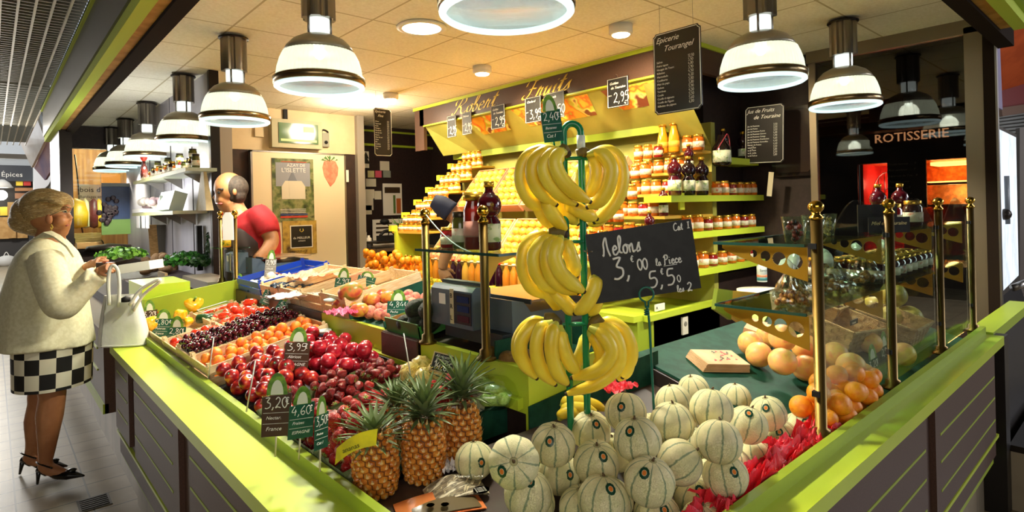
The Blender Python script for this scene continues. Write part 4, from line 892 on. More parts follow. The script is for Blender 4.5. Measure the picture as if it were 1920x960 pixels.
# ---- fruit masters (unit radius)
def fruit_mat(name, cols, rough=.35, scale=1.2, bump=0, coat=.15, lo=.35, hi=.65, bscale=20): return mat(name, cols[0], rough, col2=cols[1:], scale=scale, bump=bump, coat=coat, lo=lo, hi=hi, bscale=bscale)
NECT = fruit_mat('nectarine skin', ['5e0f16','9b1b22','c4342a','e8893a'], .28, 1.1, lo=.36, hi=.72, coat=.3)
NECT2 = fruit_mat('dark nectarine skin', ['8e1422','a8182a','c93040','d9584a'], .25, 1.2, lo=.35, hi=.75, coat=.3)
APRI = fruit_mat('apricot skin', ['f2a02a','f0922a','ea7a2c','e8683a'], .5, 1.0, coat=.05)
CHER = fruit_mat('cherry skin', ['2a0610','4a0a18','7a1524'], .12, .9, coat=.6)
TOMA = fruit_mat('tomato skin', ['d8301c','e23c1e','e8582a'], .14, 1.2, coat=.5)
PEACH = fruit_mat('peach skin', ['c86a5a','d88a6a','a84a50'], .7, 1.3, coat=0)
ORAN = fruit_mat('orange peel', ['fa9412','ffa01c','f5860c'], .38, 2, bump=.25, bscale=26, coat=.15)
GRAPE = fruit_mat('grapefruit peel', ['ffc268','ffb470','ffca68','f89a60'], .4, .9, bump=.15, bscale=30, coat=.1)
MANGO = fruit_mat('mango skin', ['6f7a2c','8f8a34','c97a3a','b8483a'], .35, .9, coat=.2)
MANGO2 = fruit_mat('ripe mango skin', ['d88a3a','d4a03c','c8603c','b04a40'], .35, .9, coat=.2)
AVOC = fruit_mat('avocado skin', ['1c2014','2e361c','14120f'], .6, 2, bump=.7, bscale=14, coat=.0)
LEMON = fruit_mat('yellow skin', ['f0c83a','f4d860','e8b42c'], .4, 1.5, coat=.1)
KIWI = fruit_mat('kiwi skin', ['8a6a3c','7a5a30'], .8, 3, bump=.2, coat=0)
GREENV = fruit_mat('stem green', ['5a7a2c','6f8f36'], .6, 4, coat=0)
STEMB = mat('dry stem', '5a4426', .7)
def unit_fruit(m, prof, n=18, lobes=0, amp=0): b = MB(); b.lathe(prof, n, m, None, True, lobes, amp); return b.mesh('fruit')
def sph(k=12, dt=.12, db=.05, sq=1.0):
    P = []
    for j in range(k+1):
        t = PI*j/k; rr = math.sin(t); z = -math.cos(t)*sq
        z -= dt*math.exp(-(rr/.28)**2) if j > k/2 else -db*math.exp(-(rr/.25)**2)
        P.append((max(rr,1e-4), z))
    return P
ME = {}
ME['nectarine'] = unit_fruit(NECT, sph(12,.18)); ME['nectarine2'] = unit_fruit(NECT2, sph(12,.18)); ME['apricot'] = unit_fruit(APRI, sph(10,.16)); ME['peach'] = unit_fruit(PEACH, sph(10,.2,.05,.9))
ME['orange'] = unit_fruit(ORAN, sph(14,.07,.03,.95), 24); ME['grapefruit'] = unit_fruit(GRAPE, sph(16,.05,.03,.96), 28); ME['yellow_apple'] = unit_fruit(LEMON, sph(10,.2,.12,.92), 14)
b = MB(); b.lathe(sph(8,.12), 10, CHER); b.tube([(0,0,.85),(.15,.05,1.6),(.5,.1,2.5)], .07, 4, GREENV); ME['cherry'] = b.mesh('cherry')
ME['kiwi'] = unit_fruit(KIWI, sph(10,0,0,1.25), 14)
ME['avocado'] = unit_fruit(AVOC, [(.0001,-1.25),(.45,-1.18),(.8,-.9),(.98,-.4),(.95,.1),(.75,.65),(.5,1.1),(.3,1.35),(.0001,1.42)], 18)
ME['mango'] = unit_fruit(MANGO, [(.0001,-1.35),(.5,-1.2),(.85,-.75),(1,-.1),(.95,.5),(.7,1.0),(.35,1.28),(.0001,1.35)], 20); ME['mango2'] = bpy.data.meshes.new_from_object(inst(ME['mango'],'tmp')); bpy.data.objects.remove(bpy.data.objects['tmp']); ME['mango2'].materials[0] = MANGO2
ME['lemon'] = unit_fruit(LEMON, [(.0001,-1.5),(.18,-1.4),(.5,-1.1),(.9,-.5),(.98,0),(.9,.5),(.5,1.1),(.18,1.4),(.0001,1.5)], 16)
STKM = mat('fruit sticker','e8e6d8',.4); STKG = mat('fruit sticker green','1f6a3c',.4)
def scatter(kind, name, pts, M, label, cat, group, rad_scale=1.0, rot='rand', kids=None, seed=1, stickers=0):
    rng = random.Random(seed); q = M.to_quaternion(); out = []
    for i, (x, y, z, rr) in enumerate(pts):
        p = M @ Vector((x,y,z))
        R = (rng.uniform(0,6.28), rng.uniform(0,6.28), rng.uniform(0,6.28)) if rot == 'rand' else (rng.uniform(-.5,.5), rng.uniform(-.5,.5), rng.uniform(0,6.28))
        o = inst(ME[kind], name, p, R, rr*rad_scale); tag(o, label, cat, group); out.append(o)
        if stickers and i % stickers == 0 and i > len(pts)*.4:
            d = (Vector((-.45,-.75,.55)) + Vector((rng.uniform(-.3,.3),rng.uniform(-.3,.3),rng.uniform(-.2,.2)))).normalized()
            s = sticker_mesh(.2); c = bpy.data.objects.new('sticker', s); COL.objects.link(c)
            c.parent = o; Q = d.to_track_quat('Z','Y'); c.matrix_world = Matrix.Translation(p) @ Q.to_matrix().to_4x4() @ Matrix.Diagonal((rr*rad_scale,)*3+(1,))
            c.matrix_parent_inverse = Matrix.Identity(4); c.matrix_local = Matrix.LocRotScale(Vector(p), Euler_(R), Vector((rr*rad_scale,)*3)).inverted() @ (Matrix.Translation(p) @ Q.to_matrix().to_4x4() @ Matrix.Diagonal((rr*rad_scale,)*3+(1,)))
    return out
from mathutils import Euler as Euler_
def Euler_fix(R): return Euler_(R).to_quaternion()
_sm = {}
def sticker_mesh(a):
    """small curved oval sticker on a unit sphere around +Z; a = angular radius"""
    if a in _sm: return _sm[a]
    b = MB(); lay = ((0, .35, STKM), (.35, 1.0, STKG))
    def P(t, phi): th = a*t; return (1.012*math.sin(th)*math.cos(phi)*.8, 1.012*math.sin(th)*math.sin(phi), 1.012*math.cos(th))
    n = 12
    for t0, t1, m in lay:
        vs = [P(t0, 2*PI*i/n) for i in range(n)] + [P(t1, 2*PI*i/n) for i in range(n)]
        b.add(vs, [(i,(i+1)%n,n+(i+1)%n,n+i) for i in range(n)], m, True)
    _sm[a] = b.mesh('sticker'); return _sm[a]
Euler_old = Euler_
def add_calyx(objs, kind, h=1.0, every=1):
    for i, o in enumerate(objs):
        if i % every == 0: c = inst(ME[kind], kind.split('.')[0], (0,0,0), None, 1, o)
# calyx / stem sub-meshes in unit space
b = MB()
for k in range(5):
    a = 2*PI*k/5; b.add([(.08*math.cos(a-1.2),.08*math.sin(a-1.2),.90),(.08*math.cos(a+1.2),.08*math.sin(a+1.2),.90),(.5*math.cos(a),.5*math.sin(a),.93)], [(0,1,2)], GREENV)
b.tube([(0,0,.85),(.03,0,1.15)], .07, 5, GREENV); ME['calyx'] = b.mesh('calyx')
# ---- tier 1 crates (y, from far to near)
A1 = 'apricot_crate'
# apricots
M = tier1(.612, 2.42); crate('fruit_crate', 'pale wooden crate full of apricots', M, .49, .245, .085)
scatter('apricot','apricot', pile(84, .0215, .01,.48,.01,.235, 5, zbase=.008, mound=.03, cand=90), M, 'orange apricot heaped in the pale wooden crate', 'apricot', 'apricots in the wooden crate')
# cherries
M = tier1(.612, 2.672); crate('fruit_crate', 'pale wooden crate full of dark cherries', M, .49, .245, .085)
scatter('cherry','cherry', pile(290, .0118, .008,.482,.008,.237, 6, zbase=.076, mound=.02, cand=60), M, 'dark red cherry with a green stalk, heaped in the wooden crate', 'cherry', 'cherries in the wooden crate')
MB().box((.008,.008,.007),(.482,.237,.075), mat('crate paper','d8c8a8',.8), M).build('crate_lining', None); tag(bpy.data.objects['crate_lining'], 'paper lining at the bottom of the cherry crate', 'lining')
# tomatoes in front
M = tier1(.612, 2.925); crate('fruit_crate', 'wooden crate of red tomatoes behind the cherries', M, .24, .27, .07)
p = pile(24, .025, .008,.232,.008,.262, 7, mound=.05, cand=80)
add_calyx(scatter('tomato' if 'tomato' in ME else 'orange', 'tomato', p, M, '', 'tomato', None) if False else [], 'calyx')
ME['tomato'] = unit_fruit(TOMA, sph(10,.22,.05,.85), 16); 
add_calyx(scatter('tomato', 'tomato', p, M, 'round red tomato in the crate beside the cherries', 'tomato', 'tomatoes beside the cherries', rot='up'), 'calyx')
ME['beef_tomato'] = unit_fruit(TOMA, sph(12,.25,.05,.68), 36, 9, .05)
# flat crates behind the tomatoes
for k, (y0, kind, n, rad, lab) in enumerate([(2.925,'beef_tomato',7,.036,'ribbed beef tomato in the crate behind the round tomatoes'),(3.13,'beef_tomato',5,.036,'ribbed beef tomato in the second small crate'),(3.335,'beef_tomato',6,.034,'ribbed beef tomato in the farthest tomato crate')]):
    M = tier1(.86, y0); crate('fruit_crate', ['small wooden crate of beef tomatoes just behind the cherries','small wooden crate with long red tomatoes','small wooden crate of ribbed tomatoes near the cherry tomato punnet'][k], M, .235, .195, .06)
    add_calyx(scatter(kind, 'beef_tomato', pile(n, rad, .008,.227,.008,.187, 20+k, mound=.04), M, lab, 'tomato', 'beef tomatoes, crate %s' % ['near','middle','far'][k], rot='up', seed=k), 'calyx')
ME['long_tomato'] = unit_fruit(TOMA, [(.0001,-2.0),(.4,-1.9),(.85,-1.3),(1,-.4),(1,.5),(.8,1.4),(.4,1.8),(.0001,1.75)], 14)
for k, (u, v) in enumerate([(470,567),(424,592),(447,596),(430,602)]):
    p = T1(u, v, .085 - .012*k); o = inst(ME['long_tomato'], 'long_tomato', p, (PI/2, 0, .9+.2*k), .021); tag(o, ['long red tomato lying on top of the crate, nearest the tag','long red tomato at the left of the small crate','long red tomato in the middle of the small crate','lowest long red tomato in the small crate'][k], 'tomato')
MB().box((.86,3.123,.90),(1.09,3.128,.99), WOOD)
# yellow/red peppers
PEPY = fruit_mat('yellow pepper', ['f4b81a','f0a812','f6c838'], .15, 1.5, coat=.5); PEPR = fruit_mat('red pepper', ['c0181c','d8261e'], .15, 1.5, coat=.5)
def pepper(m): b = MB(); b.lathe([(.0001,-1.0),(.35,-1.12),(.7,-.9),(.95,-.2),(1,.4),(.85,.8),(.45,.92),(.15,.84),(.0001,.83)], 32, m, None, True, 4, .09); return b.mesh('pepper')
ME['pepper_y'] = pepper(PEPY); ME['pepper_r'] = pepper(PEPR); b = MB(); b.tube([(0,0,.7),(0,.03,1.0),(.1,.1,1.35)], [.14,.1,.13], 8, GREENV); ME['stem'] = b.mesh('stem')
M = tier1(.612, 3.205); crate('fruit_crate', 'wooden crate of red and yellow peppers near the handbag', M, .24, .42, .07)
for k, (u, v, kind, rr, lab) in enumerate([(361,570,'pepper_y',.054,'big yellow pepper on top of the pepper crate'),(322,575,'pepper_r',.052,'big red pepper left of the yellow one'),(338,590,'pepper_y',.032,'yellow pepper lying below the big yellow one'),(283,608,'pepper_y',.044,'yellow pepper at the left end behind the price tags'),(296,590,'pepper_r',.03,'small red pepper between price tags'),(352,603,'pepper_y',.024,'small yellow pepper above the tomatoes')]):
    p = T1(u, v, .095); o = inst(ME[kind], 'bell_pepper', p, (1.0+.4*k, .3*k, 1.3*k), rr); tag(o, lab, 'pepper'); inst(ME['stem'], 'stem', parent=o)
CUKE = fruit_mat('dark green skin', ['1c3a1a','2c4f22'], .3, 2, coat=.3)
ME['courgette'] = unit_fruit(CUKE, [(.0001,-3),(.6,-2.9),(.95,-2.4),(1,0),(.95,2.4),(.6,2.8),(.0001,2.85)], 12)
for k, (u, v, rr, lab) in enumerate([(385,597,.026,'dark green round courgette beside the tomatoes'),(300,563,.022,'dark green aubergine tip behind the red pepper')]):
    o = inst(ME['courgette'], 'courgette', T1(u, v, .06), (PI/2, 0, 1.2), (rr, rr, rr*.6)); tag(o, lab, 'courgette')
b = MB(); M = tier1(.612, 3.63)
crate('fruit_crate', 'long shallow wooden crate at the far end with endive and punnets', M, .48, .10, .05)
# cherry tomatoes punnet
def punnet_clear(name, label, M, lx, ly, h, m=GLASS):
    r = thing(name, label, 'punnet'); r.matrix_world = M
    MB().box((0,0,0),(lx,ly,.002), m).box((0,0,0),(.002,ly,h), m).box((lx-.002,0,0),(lx,ly,h), m).box((0,0,0),(lx,.002,h), m).box((0,ly-.002,0),(lx,ly,h), m).build('tub', r)
    b = MB(); b.tube([(0,0,h),(lx,0,h),(lx,ly,h),(0,ly,h),(0,0,h)], .0022, 5, mat('clear rim','dfe8e4',.1), smooth=False); b.build('rim', r); return r
M = tier1(.865, 3.52, .02); punnet_clear('clear_punnet', 'clear plastic punnet of cherry tomatoes', M, .16, .11, .06)
scatter('tomato','cherry_tomato', pile(26, .013, .003,.157,.003,.107, 9, zbase=.003), M, 'small cherry tomato in the clear punnet', 'tomato', 'cherry tomatoes in the clear punnet')
# leafy things
def leafy(name, label, cat, c, R, n, cols, size, seed, squash=.7, parent=None, curl=1):
    rng = random.Random(seed); ms = [mat('%s leaf %s' % (name, q), q, .5) for q in cols]; b = MB(); c = Vector(c)
    for i in range(n):
        d = Vector((rng.gauss(0,1), rng.gauss(0,1), abs(rng.gauss(0,1))*.9)); d.normalize(); p = c + Vector((d.x*R[0], d.y*R[1], d.z*R[2]))*rng.uniform(.55, 1)
        s = size*rng.uniform(.6,1.2); q = (d + Vector((rng.uniform(-.6,.6), rng.uniform(-.6,.6), rng.uniform(-.2,.8)))).to_track_quat('Z','Y') @ Quaternion((0,0,1), rng.uniform(0,6.28))
        v = [q @ Vector(t)*s + p for t in ((-.5,-.6,0),(0,-.75,.15*curl),(.5,-.55,0),(.7,.1,.25*curl),(.3,.6,.1),(0,.8,.3*curl),(-.35,.55,.1),(-.7,.05,.25*curl),(0,0,-.05))]
        b.add(v, [(i,(i+1)%8,8) for i in range(8)], rng.choice(ms), True)
    o = b.build(name, parent); tag(o, label, cat); return o
leafy('endive_lettuce', 'pale green curly lettuce at the far right end of the shallow crate', 'lettuce', T1(410,549,.05), (.05,.05,.035), 120, ['a8d878','8ccf60','c8eaa0'], .016, 3)
# nectarines left heap, plum-nectarines right heap
M = tier1(.618, 1.93); r = thing('fruit_tray', 'low black tray under the front heap of nectarines', 'tray'); r.matrix_world = M
MB().box((0,0,0),(.235,.47,.004), BLACK).box((0,0,0),(.004,.47,.02),BLACK).box((0,0,0),(.235,.004,.02),BLACK).build('tray_body', r)
scatter('nectarine','nectarine', pile(50, .0265, .004,.232,.004,.466, 11, mound=.07, cand=120, cx=.14, cy=.24), M, 'red and orange nectarine in the big front heap beside the apricots', 'nectarine', 'nectarines of the front heap', stickers=4)
M = tier1(.865, 1.88); r = thing('fruit_tray', 'low black tray under the rear heap of deep red nectarines', 'tray'); r.matrix_world = M
MB().box((0,0,0),(.215,.50,.004), BLACK).box((0,0,0),(.215,.004,.03),BLACK).box((.211,0,0),(.215,.5,.03),BLACK).build('tray_body', r)
scatter('nectarine2','nectarine', pile(40, .0275, .004,.211,.004,.496, 12, mound=.06, cand=120), M, 'deep red nectarine in the rear heap beside the white tub', 'nectarine', 'nectarines of the rear heap')
# white tub
p = T1(637, 660, 0); r = thing('plastic_tub', 'round white plastic tub with a dark printed band behind the apricots', 'tub', (1.045, 2.40, sl1(1.045)))
MB().lathe([(.026,.002),(.032,.065),(.034,.07)], 24, mat('cream tub','d8c8a0',.4)).lathe([(.0325,.05),(.0335,.064)], 24, mat('tub print','2e3446',.4)).build('tub_body', r); MB().lathe([(.036,.068),(.036,.074),(.0001,.075)], 24, mat('tub lid','dfe6e0',.3)).build('lid', r)
# ---- strawberries
STRAW = mat('strawberry flesh', 'c01c1e', .25, col2='d8362a', scale=2, bump=.8, bscale=9, coat=.3); STRAWD = mat('dark strawberry flesh','8e1618',.25,col2='b02820',scale=2,bump=.8,bscale=9,coat=.3)
def straw(m): b = MB(); b.lathe([(.0001,-1.15),(.3,-1.0),(.68,-.45),(.92,.1),(.95,.5),(.7,.82),(.3,.88),(.0001,.85)], 12, m); return b.mesh('strawberry')
ME['strawberry'] = straw(STRAW); ME['strawberry_dark'] = straw(STRAWD)
b = MB()
for k in range(7):
    a = 2*PI*k/7; b.add([(.15*math.cos(a-.7),.15*math.sin(a-.7),.9),(.15*math.cos(a+.7),.15*math.sin(a+.7),.9),(.8*math.cos(a),.8*math.sin(a),1.05)], [(0,1,2)], fruit_mat('strawberry leaf',['7a9a34','a8c050'],.6))
b.tube([(0,0,.8),(.1,0,1.3)], .08, 5, GREENV); ME['leafcap'] = b.mesh('leafcap')
CARDW = mat('white card', 'e6e2d2', .6); CARD = mat('olive card', '5a6038', .6); CARDG = mat('printed card', '8f9a6a', .6, col2=['6a7a48','b8bc98'], scale=30)
def straw_punnet(x0, y0, lx, ly, n, rad, kind, label, flabel, grp, seed, h=.05, m=CARD, rot=0, mound=.03):
    M = tier1(x0, y0) @ Matrix.Rotation(rot, 4, 'Z'); r = thing('card_punnet', label, 'punnet'); r.matrix_world = M
    b = MB(); b.add([(.008,.008,0),(lx-.008,.008,0),(lx-.008,ly-.008,0),(.008,ly-.008,0),(0,0,h),(lx,0,h),(lx,ly,h),(0,ly,h)], [(0,1,2,3),(0,1,5,4),(1,2,6,5),(2,3,7,6),(3,0,4,7)], m); b.build('tub', r)
    for o in scatter(kind, 'strawberry', pile(n, rad, .006, lx-.006, .006, ly-.006, seed, zbase=.004, mound=mound), M, flabel, 'strawberry', grp, seed=seed): inst(ME['leafcap'], 'leafcap', parent=o)
straw_punnet(.612, 1.29, .125, .175, 30, .0195, 'strawberry', 'printed card punnet of strawberries left of the pineapples', 'strawberry in the punnet left of the pineapples', 'strawberries of the front punnet', 31, m=CARDG)
straw_punnet(.612, 1.47, .125, .20, 40, .017, 'strawberry_dark', 'card punnet of small dark strawberries behind the narrow green tags', 'small dark strawberry in the second punnet', 'strawberries of the second punnet', 32, m=CARDG)
straw_punnet(.612, 1.69, .125, .20, 44, .0155, 'strawberry_dark', 'card punnet of small dark strawberries beside the nectarines', 'small dark strawberry in the third punnet', 'strawberries of the third punnet', 33, m=CARDG)
straw_punnet(.755, 1.47, .14, .18, 40, .0155, 'strawberry', 'punnet of red strawberries behind the clear clamshell', 'red strawberry in the punnet behind the clamshell', 'strawberries behind the clamshell', 34)
straw_punnet(.755, 1.67, .14, .20, 50, .0155, 'strawberry_dark', 'punnet of dark strawberries with pale leaves in front of the rear nectarines', 'dark strawberry with pale leaves in the middle punnet', 'strawberries of the middle punnet', 35)
straw_punnet(.91, 1.66, .13, .20, 44, .015, 'strawberry_dark', 'punnet of small leafy dark strawberries by the black tray', 'small dark leafy strawberry by the black tray', 'strawberries by the black tray', 36)
straw_punnet(.90, 1.295, .15, .10, 20, .0175, 'strawberry', 'white printed card punnet of strawberries behind the right pineapple', 'strawberry in the white punnet behind the right pineapple', 'strawberries of the white punnet', 37, m=CARDW)
straw_punnet(.80, 1.33, .10, .12, 12, .017, 'strawberry', 'card punnet of strawberries hidden between the pineapple crowns', 'strawberry between the pineapple crowns', 'strawberries between the pineapples', 38)
M = tier1(.745, 1.31, .002); punnet_clear('clear_clamshell', 'clear plastic clamshell of red fruit behind the strawberries', M @ Matrix.Translation((0,.02,.0)), .05, .16, .06)
# net melon bag, courgettes in bag
def bag_blob(name, label, c, R, m, seed, amp=.12, cat='bag', n=26):
    b = MB(); rng = random.Random(seed); off = Vector((seed, seed*2.3, 0))
    def f(u, v):
        a = 2*PI*u; t = PI*v; d = Vector((math.sin(t)*math.cos(a), math.sin(t)*math.sin(a), math.cos(t)))
        k = 1 + amp*(noise.noise(d*2.5 + off) + .6*noise.noise(d*6 + off) + .4*abs(noise.noise(d*11+off)))
        return Vector(c) + Vector((d.x*R[0]*k, d.y*R[1]*k, d.z*R[2]*k))
    b.grid(f, n, n//2, m, True, True); return tag(b.build(name), label, cat)
PLAST = glass('thin plastic film', 'f4f6f2', .10, .12)
MELY = fruit_mat('striped yellow squash', ['e8c060','f0d888','b8a048'], .4, 2.2, coat=.2)
ME['squash'] = unit_fruit(MELY, sph(12,.15,.05,.8), 40, 10, .05)
for k, (u, v, rr) in enumerate([(770,702,.04),(795,712,.038),(818,700,.036),(790,688,.038)]):
    o = inst(ME['squash'], 'striped_squash', T1(u, v, .045), (1.2+.3*k, .4, k), rr); tag(o, ['left','front','right','rear'][k] + ' pale striped squash in the netted group behind the middle pineapple', 'squash')
LG = fruit_mat('light green skin', ['8fbf4a','b8d878','a0c85a'], .3, 2, coat=.3); ME['pale_courgette'] = unit_fruit(LG, [(.0001,-2.6),(.6,-2.5),(.95,-2.0),(.9,0),(.95,2.0),(.6,2.4),(.0001,2.45)], 12)
for k, (u, v, a) in enumerate([(905,728,.3),(925,722,.7),(940,735,1.1),(930,750,1.4),(897,718,.1),(948,745,2.2)]):
    o = inst(ME['pale_courgette'], 'pale_courgette', T1(u, v, .035), (PI/2+.2, 0, a), .019); tag(o, 'pale green courgette wrapped in clear film near the end of the board', 'courgette', 'pale courgettes in clear film')
bag_blob('plastic_film_bag', 'clear plastic film wrapped around the pale courgettes', T1(925,735,.045), (.085,.075,.045), PLAST, 4)
bag_blob('net_bag', 'green and white printed plastic bag between the pineapple crowns', T1(825,742,.04), (.04,.08,.035), mat('printed bag','5faa5a',.3,col2=['eef2ea','2f6f9a','e8e0c0'],scale=25), 5)
b = MB(); c = T1(780,720,.05)
for k in range(9): b.tube(catmull([at(745+8*k, 735-4*k, 2.0)*0 + T1(748+9*k, 700, .02), T1(755+9*k, 690, .085), T1(765+9*k, 683, .03)]), .0012, 4, mat('net yellow','e8c84a',.5))
tag(b.build('yellow_net'), 'yellow netting over the striped squashes', 'net')
# slate price board 14,85
M = frame_at(at(804, 694, 1.84), (RT - UPV*.28).normalized()*1, UPV*.75 + FW*.45 + RT*.25); r = thing('slate_price_board', 'small framed black board reading 14,85 leaning on the lime panel', 'price board')
MB().box((0,0,0),(.075,.062,.004), mat('board frame wood','c9b58a',.5), M).build('frame', r); MB().box((.004,.004,.004),(.071,.058,.0048), SLATE, M).build('slate', r)
b = MB(); write(b,'14,85',.026,CHALK,M@Matrix.Translation((.010,.008,.005)),w=.14); put_text(b,'Abricots',.013,CHALK,M@Matrix.Translation((.008,.046,.005)),shear=.3); put_text(b,'le plateau',.011,CHALK,M@Matrix.Translation((.012,.036,.005)),shear=.3); b.build('chalk_writing', r)
# ================================================================ SECOND TIER
M = tier2(1.106, 2.275); crate('fruit_crate', 'wooden crate of mangoes with pink tissue on the second tier', M, .38, .245, .10)
for k, (u, v, rr, kind, e, lab) in enumerate([(657,547,.040,'mango',(1.2,.5,.6),'big green and red mango on top of the crate'),(697,562,.032,'mango2',(1.4,.2,.3),'yellow orange mango in the middle of the crate'),(657,570,.027,'mango2',(1.2,.3,1.5),'orange mango under the big green one'),(673,581,.029,'mango2',(1.4,0,.8),'red orange mango at the front right of the crate'),(635,571,.026,'mango2',(1.0,.3,.2),'pinkish mango at the front left of the crate'),(676,558,.03,'mango2',(1.3,.4,2),'mango just behind the yellow one'),(698,545,.028,'mango',(1.4,.1,.5),'green mango at the back of the crate'),(712,552,.026,'mango2',(1.4,.1,1.2),'red mango beside the green one at the back'),(727,557,.028,'mango2',(1.3,.1,.4),'pink mango in white wrap at the right rear')]):
    o = inst(ME[kind], 'mango', T2(u, v, .062 if k else .115), e, rr); tag(o, lab, 'mango')
PINK = mat('pink tissue','d84a70',.6,col2='e87a98',scale=14); WTIS = mat('white tissue','efe8e4',.7)
def tissue(name, label, c, R, m, seed, amp=.5, n=30, cat='tissue paper'):
    b = MB(); off = Vector((seed*1.7, seed*.9, seed))
    def f(u, v):
        x, y = (u-.5)*2, (v-.5)*2; q = Vector((x*2.2, y*2.2, 0)) + off
        z = noise.noise(q*1.3)*amp + abs(noise.noise(q*3.1))*amp*.8
        return Vector(c) + Vector((x*R[0]*(1+.2*noise.noise(q*2)), y*R[1]*(1+.25*noise.noise(q*2.3+Vector((5,5,5)))), z*R[2]))
    b.grid(f, n, n, m, False); return tag(b.build(name), label, cat)
tissue('pink_tissue', 'crumpled pink tissue paper at the front of the mango crate', T2(640,585,.075), (.05,.055,.035), PINK, 3)
M = tier2(1.106, 2.53); crate('fruit_crate', 'wooden crate of cherry tomatoes on the second tier', M, .38, .24, .08)
scatter('tomato','vine_tomato', pile(22, .017, .20,.37,.01,.23, 44, zbase=.03), M, 'small red vine tomato in the second tier crate', 'tomato', 'vine tomatoes on the second tier')
MB().box((.01,.01,.007),(.37,.23,.029), mat('crate paper','d8c8a8',.8), M).build('crate_lining'); tag(bpy.data.objects['crate_lining.001'], 'paper lining in the vine tomato crate', 'lining')
p = T2(628, 563, .075); tag(MB().lathe([(.045,0),(.048,.006),(.02,.012),(.0001,.012)], 20, mat('white green lid','d8ece0',.4), Matrix.Translation(p)).build('plastic_disc'), 'white and green round plastic disc lying in the tomato crate', 'disc')
M = tier2(1.106, 2.785); crate('fruit_crate', 'wooden crate with a white sheet on the second tier', M, .38, .25, .08)
tissue('white_tissue', 'white wrapping sheet folded over the crate on the second tier', T2(560,553,.07), (.14,.10,.03), WTIS, 8)
M = tier2(1.106, 3.05); crate('fruit_crate', 'wooden crate holding fish-grey and salmon pink bags', M, .40, .27, .07)
tissue('salmon_tissue', 'salmon pink paper sheet rising at the back of the second tier', T2(590,515,.07), (.15,.15,.05), mat('salmon paper','e8a88a',.6,col2='d88a70',scale=9), 12)
tissue('dark_blue_cloth', 'dark blue grey bag between the blue crate and the pink paper', T2(545,535,.06), (.09,.09,.04), mat('dark blue bag','2c3a4c',.35,col2='1f2a38',scale=12), 14)
BLUE = mat('blue plastic crate','1c3fa0',.3)
M = tier2(1.106, 3.34); crate('plastic_crate', 'bright blue plastic crate with pale mushrooms and eggs', M, .42, .38, .075, BLUE, cat='crate')
ME['egg'] = unit_fruit(mat('egg shell','e8d8b8',.5), [(.0001,-1.2),(.5,-1.08),(.9,-.55),(1,0),(.9,.5),(.6,.95),(.0001,1.2)], 14)
for o in scatter('egg','egg', pile(18, .022, .01,.24,.03,.36, 51), M, 'pale egg in the blue crate', 'egg', 'eggs in the blue crate'): pass
# avocados, peaches, kiwis
M = tier2(1.106, 1.975); r = thing('peach_tray', 'dark green tray of fuzzy peaches beside the avocados', 'tray'); r.matrix_world = M
MB().box((0,0,0),(.38,.29,.005), GREENT).box((.0,0,0),(.38,.005,.035), GREENT).box((0,.285,0),(.38,.29,.06), GREENT).build('tray_body', r)
scatter('peach','peach', pile(20, .026, .006,.30,.01,.28, 52, cand=80), M, 'fuzzy pink peach in the dark green tray', 'peach', 'peaches beside the avocados')
M = tier2(1.10, 1.725); r = thing('avocado_box', 'green printed cardboard box of avocados', 'box'); r.matrix_world = M
GCARD = mat('green printed card','3f6a2c',.5,col2=['2f8a3a','a83a2a'],scale=7,lo=.45,hi=.7)
MB().box((0,0,0),(.30,.225,.005), GCARD).build('floor_panel', r)
for A, B in (((0,0,0),(.005,.225,.06)),((0,0,0),(.30,.005,.05)),((0,.22,0),(.30,.225,.05)),((.295,0,0),(.30,.225,.08))): MB().box(A, B, GCARD).build('side_panel', r)
for k, (u, v, rr, e, lab) in enumerate([(781,577,.034,(1.0,.4,.5),'black avocado at the top left of the box'),(806,580,.034,(1.2,.3,1.5),'dark green avocado at the top right of the box'),(762,604,.03,(1.2,0,.8),'avocado at the front left of the box'),(784,606,.032,(1.4,.2,1.1),'avocado in the front middle of the box'),(806,608,.032,(1.3,0,1.3),'avocado at the front right of the box'),(812,560,.028,(1.2,0,.4),'avocado at the back, half hidden by the brass post')]):
    o = inst(ME['avocado'], 'avocado', T2(u, v, .10 if k < 2 else (.045 if k < 5 else .06)), e, rr); tag(o, lab, 'avocado')
    b2 = inst(ME['stem'], 'stem', (0,0,.55), None, .6, o); b2.data = ME['stem']
for k, (x, y) in enumerate([(1.13,1.30),(1.16,1.262),(1.19,1.31)]):
    o = inst(ME['kiwi'], 'kiwi', (x, y, 1.055), (PI/2, .3*k, .5*k), .026); tag(o, ['brown kiwi at the left of the green tray','brown kiwi nearest the bananas in the green tray','brown kiwi at the back of the green tray'][k], 'kiwi')
r = thing('kiwi_tray', 'dark green tray with kiwis at the near end of the second tier', 'tray')
MB().box((1.102,1.195,1.046),(1.42,1.328,1.05), GREENT).box((1.102,1.322,1.05),(1.42,1.328,1.11), GREENT).box((1.42,1.195,1.05),(1.425,1.328,1.12), GREENT).build('tray_body', r)
